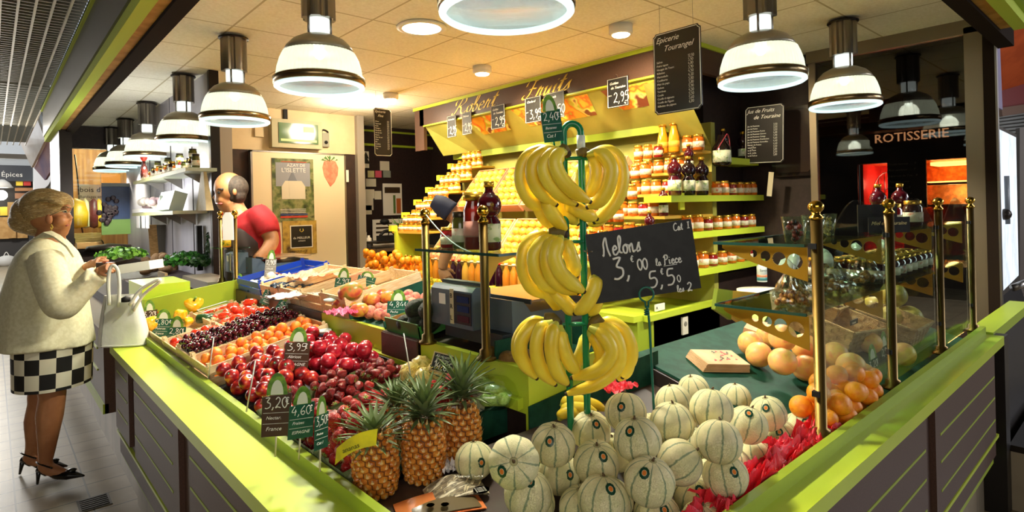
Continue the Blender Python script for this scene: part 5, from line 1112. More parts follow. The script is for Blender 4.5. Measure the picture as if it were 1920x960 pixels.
# ================================================================ beyond the divider: herbs and vegetables
r = thing('vegetable_stand', 'dark sloping stand with herbs and vegetables against the steel wall', 'display board')
MB().prism([(.68,.80),(1.30,.93),(1.30,1.0),(.68,.87)], 3.78, 8.6, DARK, XZ(0)).build('board', r)
for (u, v, rr, n, cols, lab) in ((345,490,(.18,.14,.10),420,['2f6a22','3f8a2c','1f4a18'],'big bunch of bright green parsley against the steel wall'),(385,492,(.14,.13,.09),300,['1f4a18','2a5a20','163a14'],'dark green parsley bunch right of the bright one'),(398,470,(.05,.05,.22),160,['1c3a1a','26481f'],'tall dark herb bunch at the steel wall edge'),(228,478,(.18,.18,.08),360,['6fae3a','8fc850','4f8a2c'],'light green salad heap behind the customer hands')):
    leafy('herb_bunch' if 'parsley' in lab or 'herb' in lab else 'salad_heap', lab, 'herbs', at(u, v+4, 4.75 if u > 300 else 4.5), rr, n, cols, .024, int(u))
tag(MB().box((1.08,4.3,.98),(1.28,5.0,1.05), mat('steel trough','b8b0a0',.35,.4)).build('steel_trough'), 'pale trough under the parsley', 'trough')
b = MB(); p = at(308, 522, 4.6); b.box((p.x-.02,p.y-.13,p.z-.06),(p.x,p.y+.13,p.z+.05), mat('kraft card','b89a6a',.7)); tag(b.build('cardboard_flap'),'brown cardboard flap beside the handbag handles','cardboard')
fp = at(247,502,3.95); tag(MB().box((0,0,-.04),(.21,.16,.02), mat('white foam','f0f0ec',.5), frame_at(fp - RT*.09, RT+UPV*.12, FW)).build('white_paper_stack'), 'white paper stack lying above the lime bag behind the handbag', 'paper')
tag(MB().box((.64,4.27,.88),(.92,4.62,fp.z-.07), DARK).build('plastic_crate'), 'dark crate under the white paper stack', 'crate')
tag(MB().box((.62,3.80,.88),(.86,4.22,1.12), mat('lime wrap','c0d838',.3,coat=.5), ).build('lime_bag'), 'shiny lime green bag standing behind the white handbag', 'bag')
RT2 = random.Random(5)
ME['potato'] = unit_fruit(mat('potato skin','8a6a44',.7,col2='a07a50',scale=4), sph(8,0,0,1.3), 10)
for k in range(22):
    p = at(300+RT2.uniform(-30,30), 492+RT2.uniform(-12,16), 5.7+RT2.uniform(-.4,.4)); o = inst(ME['potato'], 'root_vegetable', p, rnd_rot(), .04); tag(o, 'brown root vegetable heaped behind the salad', 'vegetable', 'root vegetables behind the salad')
# ================================================================ MELONS
def melon_mat():
    m = mat('melon rind', 'f2e6b4', .6, col2='e4dca4', scale=1.6); nt = m.node_tree; N = nt.nodes; L = nt.links; b = N['Principled BSDF']
    tc = N.new('ShaderNodeTexCoord'); sp = N.new('ShaderNodeSeparateXYZ'); L.new(tc.outputs['Object'], sp.inputs[0])
    nz = N.new('ShaderNodeTexNoise'); nz.inputs['Scale'].default_value = 5; L.new(tc.outputs['Object'], nz.inputs['Vector'])
    def mt(op, a, b_=None, c=None):
        n = N.new('ShaderNodeMath'); n.operation = op
        for i, x in enumerate((a, b_, c)):
            if x is None: continue
            if isinstance(x, (int, float)): n.inputs[i].default_value = x
            else: L.new(x, n.inputs[i])
        return n.outputs[0]
    ang = mt('ARCTAN2', sp.outputs[1], sp.outputs[0]); ang = mt('ADD', ang, mt('MULTIPLY', mt('SUBTRACT', nz.outputs['Fac'], .5), .14))
    c = mt('ABSOLUTE', mt('COSINE', mt('MULTIPLY', ang, 4.5))); s = mt('GREATER_THAN', c, .982); s2 = mt('MULTIPLY', mt('SUBTRACT', c, .962), 26.0)
    s2 = mt('MINIMUM', mt('MAXIMUM', s2, 0.0), 1.0)
    mm = N.new('ShaderNodeMix'); mm.data_type = 'RGBA'; src = b.inputs['Base Color'].links[0].from_socket
    L.new(s2, mm.inputs[0]); L.new(src, mm.inputs[6]); mm.inputs[7].default_value = lin('8a9a74'); L.new(mm.outputs[2], b.inputs['Base Color'])
    v = N.new('ShaderNodeTexVoronoi'); v.feature = 'DISTANCE_TO_EDGE'; v.inputs['Scale'].default_value = 9
    ws = N.new('ShaderNodeVectorMath'); ws.operation = 'ADD'; n3 = N.new('ShaderNodeTexNoise'); n3.inputs['Scale'].default_value = 8; L.new(tc.outputs['Object'], n3.inputs['Vector'])
    sc = N.new('ShaderNodeVectorMath'); sc.operation = 'SCALE'; sc.inputs['Scale'].default_value = .35; L.new(n3.outputs['Color'], sc.inputs[0]); L.new(tc.outputs['Object'], ws.inputs[0]); L.new(sc.outputs[0], ws.inputs[1]); L.new(ws.outputs[0], v.inputs['Vector'])
    r = mt('MINIMUM', v.outputs['Distance'], .09); inv = mt('SUBTRACT', .09, r)
    bp = N.new('ShaderNodeBump'); bp.inputs['Strength'].default_value = .55; bp.inputs['Distance'].default_value = .12; L.new(inv, bp.inputs['Height']); L.new(bp.outputs[0], b.inputs['Normal'])
    return m
MELM = melon_mat()
b = MB(); b.lathe(sph(20,.05,.04,.94), 54, MELM, None, True, 9, -.018); ME['melon'] = b.mesh('melon')
b = MB(); b.tube([(0,0,.86),(.01,0,.96),(.06,.02,1.03)], [.09,.05,.035], 7, STEMB); b.lathe([(.0001,.905),(.14,.905),(.17,.89)], 10, mat('stem scar','a8a070',.7)); ME['melon_stem'] = b.mesh('stem')
STG = mat('sticker dark green','15402c',.35); STO = mat('sticker orange','e07a2a',.4); STW = mat('sticker pale','d8d4b0',.4)
def melon_sticker():
    b = MB(); a = .225; n = 20
    def P(t, i, wob=0): th = a*t*(1 + wob*(.06 if i % 2 else 0)); f = 2*PI*i/n; return (1.012*math.sin(th)*math.cos(f), 1.012*math.sin(th)*math.sin(f)*.85, 1.012*math.cos(th))
    rings = [(0,STO),(.45,STO),(.52,STW),(.60,STG),(1.0,STG)]
    for k in range(4):
        t0, t1 = rings[k][0], rings[k+1][0]; m = rings[k+1][1] if k else STO
        b.add([P(t0,i) for i in range(n)] + [P(t1,i,1 if k == 3 else 0) for i in range(n)], [(i,(i+1)%n,n+(i+1)%n,n+i) for i in range(n)], m, True)
    return b.mesh('sticker')
ME['melon_sticker'] = melon_sticker()
b = MB(); 
for k, yy in enumerate((.10,-.02,-.14)): b.box((-.13,yy,1.004),(.13,yy+.05,1.018), STG if k != 1 else STO)
MEL = [((0.912,0.904,0.980),'top melon at the left of the heap with a round sticker facing front',(-.15,.12)),((1.079,0.941,0.955),'melon behind the top left one, beside the green banana stand',(.28,.3)),((1.113,0.861,1.011),'melon high at the back left, sticker near its top',(-.2,.25)),((0.991,0.738,1.015),'biggest melon in the centre of the heap with a sticker on its upper left',(-.35,.4)),((0.959,0.823,0.950),'centre left melon with a sticker on its upper right',(.3,.25)),((0.957,0.933,0.891),'melon low at the left with a sticker on its right side',(.45,-.05)),((0.737,0.838,1.015),'melon at the left end showing its blossom scar and a dark sticker',(-.4,-.3)),((0.879,1.147,0.880),'small leftmost melon behind the magazine, sticker on its right',(.3,-.1)),((0.784,0.851,0.933),'melon at the lower left in front of the leftmost group, sticker on top',(.1,.6)),((0.871,0.733,0.934),'front melon beside the white tissue with a sticker upper right',(.35,.45)),((0.940,0.674,0.966),'front middle melon with strong dark green stripes',(-.2,.35)),((1.083,0.698,0.952),'tilted melon right of the strongly striped one, no sticker',None),((1.154,0.646,0.990),'large melon on the right of the heap with a pale green stripe, no sticker',None),((1.231,0.707,1.026),'melon high at the back right of the heap',None),((1.141,0.753,1.006),'netted melon behind the centre pierced by the wire price holder',None),((1.379,0.904,0.962),'melon at the back centre below the wire holder',None),((1.660,1.013,0.909),'rearmost melon at the foot of the green table',None),((1.737,0.914,0.885),'small melon at the far right rear of the heap',None),((1.402,0.706,0.944),'melon with dark stripes right of centre, small sticker at top',(.1,.75)),((1.571,0.733,0.924),'rear right melon with a bright sticker',(-.1,.3)),((1.469,0.727,0.839),'melon low on the right beside the red tissue',None),((1.189,0.653,0.902),'melon above the red tissue with a sticker facing right',(.35,.15)),((1.182,0.724,0.838),'front right melon half wrapped in red tissue',(.2,.2)),((1.044,0.731,0.841),'melon at the bottom edge of the photo, middle',(.3,.2)),((0.895,0.808,0.880),'melon at the bottom edge behind white tissue',None),((0.839,0.901,0.876),'melon low at the bottom left edge beside the magazine',(.1,.1)),((1.756,0.725,0.836),'far right melon beside the clementines and red tissue',(.3,.3)),((1.652,0.739,0.838),'far right melon with a big shiny sticker',(0,.2))]
FILL = [(1.13,.804,.859),(1.434,.921,.888),(1.043,.896,.882),(.936,.69,.83),(1.276,.734,.841),(1.361,.84,.868),(1.372,.734,.842),(1.314,.933,.891),(1.567,.684,.829),(1.578,.807,.86),(1.143,.92,.888),(.99,.812,.861),(1.111,.662,.823)]
rng = random.Random(4); RM = .0488
for k, (p, lab, st) in enumerate(MEL + [(q, None, None) for q in FILL]):
    p = Vector(p); tilt = Vector((rng.uniform(-.28,.28), rng.uniform(-.28,.28), 1))
    if k == 6: tilt = -FW*.75 + Vector((0,0,.35))
    if k == 11: tilt = RT*.9 + UPV*.6
    tilt.normalize(); q = tilt.to_track_quat('Z','Y') @ Quaternion((0,0,1), rng.uniform(0,6.28))
    o = inst(ME['melon'], 'melon', p, q, RM)
    if lab: tag(o, lab, 'melon', 'striped melons')
    else: tag(o, 'melon of the bottom layer hidden under the heap', 'melon', 'melons of the hidden bottom layer')
    inst(ME['melon_stem'], 'stem', parent=o)
    if st:
        d = ((EYEV - p).normalized() + RT*st[0]*1.2 + UPV*st[1]*1.2).normalized()
        c = inst(ME['melon_sticker'], 'sticker', parent=o); Qw = d.to_track_quat('Z','X'); c.rotation_euler = (q.inverted() @ Qw).to_euler(); c['label'] = 'green and orange round sticker'
REDT = mat('red tissue','d8202c',.5,col2='e84050',scale=16,sub=0); 
tissue('red_tissue', 'crumpled red tissue paper along the right edge of the melon bin', (1.32,.645,.862), (.22,.04,.05), REDT, 31, .75, 46)
tissue('red_tissue', 'crumpled red tissue paper at the right end of the melon heap by the clementines', (1.62,.655,.862), (.15,.045,.05), REDT, 32, .75, 36)
tissue('red_tissue', 'small piece of red tissue behind the melons under the wire holder', (1.32,1.05,.985), (.05,.04,.03), REDT, 33, .5, 24)
tissue('red_tissue', 'red tissue paper in the front right corner at the photo edge', (1.05,.635,.86), (.10,.035,.05), REDT, 35, .75, 30)
tissue('white_tissue', 'crumpled white tissue between the front melons', (.93,.76,.845), (.06,.05,.03), WTIS, 34, .9, 26)
tissue('white_tissue', 'crumpled white tissue behind the magazine, at the foot of the right pineapple', onz(842,875,.85), (.035,.03,.025), WTIS, 36, .9, 22)
tag(MB().box((1.2,.603,.80),(1.66,.612,.845), mat('bin cardboard','b8863a',.6)).build('cardboard_edge'),'cardboard rim of the melon bin along the right lip','rim')
# ================================================================ PINEAPPLES
PE1 = mat('pineapple eye', 'e09438', .32, col2='c06c22', scale=60, coat=.2); PE2 = mat('pineapple groove','6a3c14',.6); PE3 = mat('pineapple eye tip','ecc88a',.5)
PLF = mat('pineapple leaf','56683a',.4,col2='748652',scale=8); PLF2 = mat('pineapple leaf pale','7d8a5c',.5)
def make_pineapple(seed):
    rng = random.Random(seed); R = .053; Hh = .15
    def prof(t): return R*(.62 + .38*math.sin(PI*min(1,(t*.80+.14)))**.8)*(1 if t < .93 else 1-(t-.93)*4) if t > .0 else R*.5
    b = MB(); b.lathe([(prof(i/20)*.95 if i not in (0,20) else .018, Hh*i/20) for i in range(21)], 28, PE2)
    rows = 11; per = 13
    for j in range(rows):
        t = (j+.5)/rows
        for i in range(per):
            a = 2*PI*(i + .5*(j % 2))/per + j*.05; r = prof(t)*.95; z = Hh*t
            n = Vector((math.cos(a), math.sin(a), (prof(max(.01,t-.05))-prof(min(.99,t+.05)))/(Hh*.1)*1.0)).normalized(); u = Vector((-math.sin(a), math.cos(a), 0)); w = n.cross(u)
            c = Vector((r*math.cos(a), r*math.sin(a), z)); hu = PI*r/per*1.02; hw = Hh/rows*.62
            def ring(s, d): return [c + u*(hu*s*math.cos(PI/3*k+PI/6)) + w*(hw*s*math.sin(PI/3*k+PI/6)) + n*d for k in range(6)]
            r0, r1, r2 = ring(1.0, -.001), ring(.72, .005), ring(.34, .0065); o = len(b.v)
            b.add(r0+r1, [(k,(k+1)%6,6+(k+1)%6,6+k) for k in range(6)], PE1, True)
            b.add(r1+r2, [(k,(k+1)%6,6+(k+1)%6,6+k) for k in range(6)], PE1, True)
            tip = c + n*.006 + w*.006*(1 if w.z > 0 else -1) + n*.004; tip2 = c + n*.012 + Vector((0,0,.012))
            b.add(r2+[c+n*.007], [(k,(k+1)%6,6) for k in range(6)], PE3)
            b.add([c+u*.003+n*.006, c-u*.003+n*.006, tip2], [(0,1,2)], PE3)
    body = b.mesh('fruit_body'); b = MB()
    N = 62
    for i in range(N):
        t = i/N; a = i*2.39996; L = .055 + .065*t if t < .7 else .10 - .05*(t-.7)/.3*0.6; el = .25 + 1.15*t; base = Vector((.015*math.cos(a)*(1-t), .015*math.sin(a)*(1-t), Hh-.004 + .035*t))
        d = Vector((math.cos(a), math.sin(a), 0)); side = Vector((-math.sin(a), math.cos(a), 0)); vs = []; K = 5
        for k in range(K+1):
            s = k/K; e = el - .55*s*(1-t*.6) + (.15 if t > .8 else 0); w_ = .0085*(1-s)**.65*(1.1 if s else .8)
            p = base + d*(math.cos(el-.25*s)*L*s + .010*s*s) + Vector((0,0,math.sin(el-.45*s*(1.15-t))*L*s))
            vs += [p + side*w_ + Vector((0,0,.002)), p + d*.0005 - Vector((0,0,.002*(1-s))), p - side*w_ + Vector((0,0,.002))]
        fs = []
        for k in range(K): fs += [(3*k,3*k+1,3*k+4,3*k+3),(3*k+1,3*k+2,3*k+5,3*k+4)]
        b.add(vs, fs, PLF if i % 5 else PLF2, True)
    return body, b.mesh('crown')
pb, pc = make_pineapple(1)
for k, (u, v, zz, rz, sc, lab) in enumerate([(700,936,.835,.3,1.0,'front pineapple at the left with a yellow tag'),(790,908,.835,1.4,1.0,'middle pineapple, second from the left'),(862,876,.835,2.3,.98,'right pineapple with the tallest upright crown'),(742,880,.835,4.0,.97,'pineapple hidden behind the front two, only its crown showing')]):
    p = onz(u, v, zz); r = thing('pineapple', lab, 'pineapple', p + FW*(.035 if k < 3 else .07), (.02*k, -.03, rz), 'pineapples on the corner board'); r.scale = (sc,)*3
    inst(pb, 'fruit_body', parent=r); inst(pc, 'crown', (0,0,0), (0,0,.5*k), (1,1,[.8,1.0,1.12,.85][k]), parent=r)
YT = mat('yellow tag','f0e02a',.3,col2='d8cc30',scale=30)
b = MB(); c = at(668, 838, 1.12)
b.grid(lambda u, v: c + RT*(.040*(u-.5)*2 + .004*(v-.5)) + UPV*(.032*(v-.5) + .018*(u-.5)*2 + .012*math.sin(PI*u)) - FW*(.012*math.sin(PI*u)), 10, 4, YT); r = thing('hang_tag', 'yellow paper tag hanging on the front pineapple', 'tag'); b.build('tag_sheet', r)
b = MB(); M = frame_at(c - FW*.014 - RT*.022 - UPV*.006, RT + UPV*.35, UPV); put_text(b, 'ananas', .013, mat('olive print','6a6a1c'), M, shear=.1); put_text(b, 'cat I', .008, mat('olive print','6a6a1c'), M @ Matrix.Translation((.008,-.009,0))); b.build('tag_lettering', r)
# ================================================================ BANANAS
BAN = mat('banana skin', 'f8d22c', .40, col2=['fae048','f4cc2c','e4cc3c'], scale=7, lo=.3, hi=.75, coat=.1); BANG = mat('banana neck','c8c84a',.5); BANT = mat('banana tip','3a2c18',.7)
DB = 1.42
def bp(u, v, c=0.0): return at(u, v, DB - c)
def banana(pts, rad, parent, depth):
    P = [bp(u, v, depth + c) for (u, v, c) in pts]; C = catmull(P, 6); n = len(C); b = MB()
    prof = []
    for i in range(n):
        t = i/(n-1); prof.append(rad*(.36 + .64*min(1, (t/.22))**1.3 if t < .22 else (1.0 if t < .78 else 1 - .62*((t-.78)/.22)**1.8)))
    vs = []; fs = []; prev = None; K = 10
    for k, p in enumerate(C):
        t = (C[min(k+1,n-1)] - C[max(k-1,0)]).normalized(); u = prev if prev is not None else -FW
        x = (u - t*u.dot(t)).normalized(); y = t.cross(x); prev = x
        for i in range(K):
            a = 2*PI*i/K; q = prof[k]*(1 + .05*math.cos(5*a)); vs.append(p + x*q*math.cos(a) + y*q*math.sin(a))
    body = [(k*K+i, k*K+(i+1)%K, (k+1)*K+(i+1)%K, (k+1)*K+i) for k in range(n-1) for i in range(K)]
    b.add(vs, body, BAN, True); 
    for i, f in enumerate(b.f):
        if i < K*3: b.fm[i] = b.mi(BANG)
    e = C[-1]; d = (C[-1]-C[-2]).normalized(); b.tube([e - d*.003, e + d*.006], [prof[-1]*.98, prof[-1]*.7], 8, BANT)
    return b.build('banana', parent)
def bunch(label, crown, bans, depth, rad=.0175, grp='banana bunches on the green stand'):
    r = thing('banana_bunch', label, 'bananas', group=grp)
    for pts, dc in bans:
        n = len(pts); banana([(u, v, dc + .018*math.sin(PI*i/(n-1))) for i, (u, v) in enumerate(pts)], rad, r, depth)
    cu = [bp(u, v, depth) for u, v in crown]; b = MB(); b.tube(catmull(cu, 4), lerp_list([.012,.016,.012], (len(cu)-1)*4+1), 8, mat('banana crown','6b5a22',.6)); b.ball(cu[-1], .011, BANT, 8, 6); b.build('crown', r); return r
s8 = lambda L: [(900 + .3125*x, 200 + .3125*y) for x, y in L]
bunch('top left banana bunch on the green stand', [(1048,276),(1056,282),(1063,288)], [
 (s8([(500,262),(400,262),(290,300),(245,400),(262,500),(320,580),(385,610)]), -.02), (s8([(505,262),(400,272),(325,330),(318,430),(370,520),(455,585)]), .015),
 (s8([(505,268),(440,282),(385,350),(405,440),(480,525),(575,585)]), .035), (s8([(515,272),(475,285),(450,340),(485,430),(560,510),(655,568)]), .055),
 (s8([(430,450),(400,540),(430,640),(515,740)]), -.01), (s8([(380,430),(345,530),(370,640),(445,725)]), -.045), (s8([(470,480),(480,560),(530,640),(582,700)]), -.05)], .03)
bunch('top right banana bunch on the green stand, partly turned away', [(1082,290),(1092,286),(1100,287)], [
 (s8([(645,282),(745,262),(825,310),(855,420),(830,540),(760,640),(690,690)]), -.02), (s8([(645,286),(725,278),(785,360),(775,470),(725,560),(650,602)]), .04),
 (s8([(650,290),(690,330),(702,400),(685,480),(650,535)]), .01), (s8([(630,320),(640,400),(632,480),(640,520)]), -.04), (s8([(610,330),(612,420),(615,500)]), -.05),
 (s8([(500,580),(560,600),(620,635),(695,672)]), .0), (s8([(800,440),(790,560),(730,660),(650,705)]), -.045)], .0)
s7 = lambda L: [(740 + x/3, 380 + y/3) for x, y in L]
bunch('middle banana bunch on the green stand', [(1030,438),(1046,436),(1058,440)], [
 (s7([(920,185),(800,192),(732,260),(722,370),(765,470),(855,530)]), -.03), (s7([(925,195),(845,215),(785,290),(795,390),(850,460),(935,505)]), .01),
 (s7([(932,195),(880,225),(855,310),(875,400),(940,470),(1025,505)]), .03), (s7([(940,190),(918,230),(898,300),(930,390),(990,450),(1060,498)]), .05),
 (s7([(945,200),(975,260),(1000,330),(1022,410)]), .0), (s7([(840,440),(860,500),(905,560),(920,585)]), -.045), (s7([(880,460),(920,520),(970,575),(1015,622)]), -.01),
 (s7([(1115,400),(1125,470),(1085,560),(1018,622)]), .02), (s7([(1130,480),(1130,560),(1095,630)]), -.03), (s7([(1075,330),(1085,420),(1070,500)]), -.05)], .02)
bunch('lower left banana bunch on the green stand, showing five fruits side by side', [(1020,596),(1034,598),(1046,606)], [
 ([(1026,600),(1000,604),(979,622),(970,652),(984,695)], -.03), ([(1030,602),(998,612),(977,640),(980,675),(1005,708)], .0), ([(1036,603),(1014,616),(1005,650),(1013,690),(1040,720)], .02),
 ([(1044,604),(1036,622),(1033,655),(1043,695),(1064,720)], .04), ([(1050,610),(1053,640),(1066,675),(1085,700)], .02)], .02, .0165)
bunch('lower right banana bunch on the green stand, with a long fruit crossing the front', [(1128,594),(1116,604),(1106,612)], [
 ([(1110,608),(1145,604),(1174,625),(1184,665),(1168,706)], -.03), ([(1108,612),(1140,616),(1160,645),(1158,685),(1120,718),(1064,738)], .01), ([(1104,614),(1132,630),(1146,662),(1120,694),(1074,708)], .045),
 ([(1100,618),(1120,640),(1128,670),(1116,690)], .0), ([(1112,606),(1158,612),(1180,650),(1176,690),(1160,712)], -.05), ([(1100,622),(1092,655),(1078,688)], -.05)], .0, .0165)
r = thing('banana_bunch', 'small banana bunch lying behind the melons at the foot of the stand', 'bananas')
DBs = DB; DB = 1.62
for pts, c in (([(1052,762),(1062,752),(1085,750),(1112,757),(1135,768)], .0), ([(1050,776),(1065,764),(1090,764),(1118,772)], .02), ([(1048,788),(1055,776),(1070,772),(1085,778)], .03)): banana([(u, v, c) for u, v in pts], .015, r, 0)
DB = DBs
# stand
r = thing('banana_stand', 'green enamelled tubular banana stand with hooked cross bars', 'stand')
A = bp(1058, 300); B = bp(1090, 300); top = bp(1072, 232).z
b = MB(); arch = [Vector((A.x, A.y, .80)), Vector((A.x, A.y, top-.045))]; mid = (A+B)/2; hw = (B-A).xy.to_3d()/2
arch = [Vector((A.x,A.y,.78)), Vector((A.x,A.y,1.2)), Vector((A.x,A.y,top-.022))] + [Vector((mid.x,mid.y,top-.022)) + hw*(-math.cos(t)) + UPV*.022*math.sin(t) for t in [PI*i/10 for i in range(1,10)]] + [Vector((B.x,B.y,top-.022)), Vector((B.x,B.y,1.2)), Vector((B.x,B.y,.78))]
b.tube(arch, .0085, 12, GREEN); b.build('tube_frame', r)
for v in (297, 453, 607):
    b = MB(); p = bp(1074, v); q = Vector((mid.x, mid.y, p.z)); e = hw.normalized()
    b.tube(catmull([q - e*.05 + UPV*.018, q - e*.045, q, q + e*.045, q + e*.05 + UPV*.018]), .0045, 8, GREEN); b.tube([q - e*.021 - FW*.01, q + e*.021 - FW*.01], .004, 8, GREEN); b.build('cross_bar', r)
b = MB(); p = bp(1090, 268); b.cyl((B.x,B.y,p.z-.018),(B.x,B.y,p.z+.018), .0105, mat('clear tape','dfe8e0',.2), 12); b.build('tape', r)
MB().box((mid.x-.07,mid.y-.07,.775),(mid.x+.07,mid.y+.07,.79), GREEN).build('base_plate', r)
# ---- melon slate
p0, p1, p3 = at(1117,570,1.37), at(1315,540,1.37), at(1098,440,1.37); X = (p1-p0).normalized(); Wd = (p1-p0).length; Y = (p3-p0); Y = (Y - X*Y.dot(X)).normalized(); Hd = (p3-p0).dot(Y)
M = frame_at(p0, X, Y); r = thing('melon_price_slate', 'large black slate reading Melons 3,00 la piece 5,50 les 2', 'price board')
MB().box((0,0,-.004),(Wd,Hd,0), SLATE, M).build('slate', r)
b = MB(); lc = lambda u, v: ((at(u,v,1.37)-p0).dot(X), (at(u,v,1.37)-p0).dot(Y))
def wr(t, u, v, h, w=.1, sx=1, k=5): x, y = lc(u, v); write(b, t, h*1.37/FPX, CHALK, M @ Matrix.Translation((x, y, .0006)), w=w, sx=sx, k=k)
wr('Melons',1131,481,34,.11,.80); wr('3,',1152,524,40,.11,.95); wr('~',1183,493,13,.16); wr('00',1196,507,21,.15,.85); wr('la',1230,499,14,.15); wr('Pi',1245,496,17,.15,.9); wr('ece',1259,494,17,.15,.95)
wr('5,',1219,540,30,.12,1.05); wr('~',1239,516,12,.17); wr('5',1252,535,30,.12,1.0); wr('0',1270,529,13,.17,1.0); wr('les',1270,548,13,.15,.95); wr('2',1289,546,16,.17,1.1); wr('Cat',1263,433,14,.16,.9); wr('I',1288,428,12,.17)
x, y = lc(1245,494); b.tube([M @ Vector((x-.002,y-.006,.0006)), M @ Vector((x+.03,y-.006,.0006))], .0009, 4, CHALK)
x, y = lc(1268,487); b.tube([M @ Vector((x,y+.002,.0006)), M @ Vector((x+.006,y+.0,.0006))], .0009, 4, CHALK)
b.build('chalk_writing', r)
b = MB(); q = p3*.75 + p0*.25; h0 = Vector((B.x,B.y,q.z)); b.tube(catmull([h0, (h0+q)/2 - FW*.01, q + X*.01 + M.to_3x3() @ Vector((0,0,.004))]), .002, 6, STEEL); b.build('wire_clip', r)
# wire holder
b = MB(); q = at(1212,552,1.33); ring = [q + RT*(.0165*math.cos(t)) + UPV*(.0165*math.sin(t)) for t in [-PI/2+.25 + (2*PI-.5)*i/20 for i in range(21)]]
foot = at(1226,768,1.33); b.tube([q - UPV*.03 + RT*.004] + ring + [q - UPV*.03 - RT*.002], .0024, 8, mat('teal wire','1f6a58',.3)); b.tube(catmull([q - UPV*.026, q - UPV*.05 + RT*.004, at(1220,650,1.33), foot]), .0028, 8, mat('teal wire','1f6a58',.3))
for k in range(3): b.tube([q - UPV*(.036+.005*k) + RT*(.005*math.cos(t)) - FW*(.005*math.sin(t)) for t in [2*PI*i/8 for i in range(9)]], .002, 5, mat('teal wire','1f6a58',.3))
tag(b.build('wire_price_holder'), 'teal wire price holder with a round loop stuck into the melon heap', 'price holder')
# ================================================================ LEAF-TOPPED PRICE TAGS
TG = mat('tag dark green','23604a',.35,col2='1c5442',scale=30); TGL = mat('tag light green','7fa838',.4,col2='4f7a2a',scale=60); TBR = mat('tag brown','4a3222',.4); TW = mat('tag white badge','dfe2cc',.5); TGG = mat('tag grey','8a8378',.4)
def price_tag(u, v, D, wpx, hpx, label, col=TG, price='2,40', l2='France', l3='Cat I', yaw=0.0, roll=0.0, stick=.07, stick_m=None):
    """panel centre at pixel; real size .075 wide unless foreshortened by yaw"""
    c = at(u, v, D); h = hpx*D/FPX; w = wpx*D/FPX/max(.25, math.cos(yaw))
    xd = RT*math.cos(yaw) + FW*math.sin(yaw); M = frame_at(c, xd, UPV) @ Matrix.Rotation(roll, 4, 'Z')
    r = thing('price_tag', label, 'price tag', group='leaf topped price tags')
    hb = h*.66; y0 = -h/2; y1 = y0 + hb; aw = w*.36
    MB().prism([(-w/2,y0),(w/2,y0),(w/2,y1),(-w/2,y1-hb*.08)], -.0012, 0, col, M).build('panel', r)
    arc = [(aw*math.cos(t), y1 - .004 + (h-hb)*math.sin(t)) for t in [PI*i/12 for i in range(13)]]
    b = MB(); b.prism(arc, -.0012, .0002, TGL, M); b.build('leaf_arch', r)
    b = MB(); b.prism([(x*.6, y1 - .003 + (y-y1+.004)*.66) for x, y in arc], .0002, .0006, TW, M); b.build('white_badge', r)
    b = MB(); T = M @ Matrix.Translation((0,0,.0004))
    write(b, price, hb*.25, CHALK, T @ Matrix.Translation((-w*.40, y1 - hb*.34, 0)), w=.10, k=3, sx=min(1.3, w*.72/(len(price)*.45*hb*.26)))
    write(b, '~', hb*.18, CHALK, T @ Matrix.Translation((w*.30, y1 - hb*.28, 0)), w=.13, k=3)
    for t, yy in ((l2, .60), (l3, .86)): put_text(b, t, min(hb*.15, w*.7/max(3,len(t))*1.7), CHALK, T @ Matrix.Translation((-w*.36, y1 - hb*yy, 0)), shear=.3)
    for yy in (.45, .70): b.box((-w*.46, y1-hb*yy-.0004, 0),(w*.46, y1-hb*yy+.0004,.0003), CHALK, T)
    b.build('chalk_writing', r)
    if stick: b = MB(); b.tube([M @ Vector((0,y0+.01,-.003)), M @ Vector((0,y0-stick,-.003))], .0022, 6, stick_m or mat('tag stick','c8bfa0',.4)); b.build('stick', r)
    return r
price_tag(519,757,1.42,50,122,'large brown price tag reading 3,20 in front of the nectarines',TBR,'3,20','Nectar.','France',.25,-.05,.05)
price_tag(558,652,2.05,42,82,'brown price tag reading 3,95 between apricots and rear nectarines',TBR,'3,95','Abricot','ESPAGNE',.3,-.12,.03)
price_tag(566,771,1.38,38,100,'green price tag reading 4,60 stuck in the dark strawberries',TG,'4,60','Fraises','ESPAGNE',.6,-.08,.05)
price_tag(603,790,1.30,17,102,'narrow green price tag seen almost edge on, left of the front pineapple',TG,'3,50','Fraises','Cat I',1.0,-.05,.05)
price_tag(331,622,2.9,32,62,'dark green price tag in front of the tomatoes, nearest the cherries',TG,'2,80','Tomate','France',.15,-.08,.05)
price_tag(306,605,3.05,34,54,'mid green price tag left of the darkest one by the tomatoes',TG,'2,80','Poivron','France',.2,-.1,.05)
price_tag(281,590,3.15,24,58,'brown price tag left of the green one, next to the handbag',TBR,'3,20','Poivron','France',.3,0,.05)
price_tag(290,556,3.5,20,44,'faded grey price tag under the handbag handle',TGG,'2,60','Courg.','France',.4,0,.05)
price_tag(272,570,3.4,20,40,'dark green tag half hidden behind the handbag',TG,'2,10','Poivron','France',.4,0,.05)
price_tag(512,553,3.1,32,44,'tilted bright green price tag on the step behind the tomatoes',TG,'3,50','Tomate','France',.3,-.45,.03)
price_tag(540,574,2.9,34,40,'tilted bright green price tag leaning right above the cherries',TG,'6,50','Cerise','France',.3,-.6,.03)
price_tag(508,493,3.55,18,52,'pinkish grey price tag standing in the blue crate',TGG,'2,90','Oeufs','France',.4,-.1,.03)
price_tag(443,534,3.6,16,46,'slim pale green price tag leaning beside the endive',TG,'1,50','Salade','France',.9,-.35,.03)
price_tag(474,550,3.4,14,42,'slim pale green price tag leaning before the blue crate',TG,'1,90','Ail','France',.9,-.35,.03)
price_tag(643,528,2.75,26,56,'green price tag left of the big mango',TG,'2,90','Tomate','France',.4,-.15,.04)
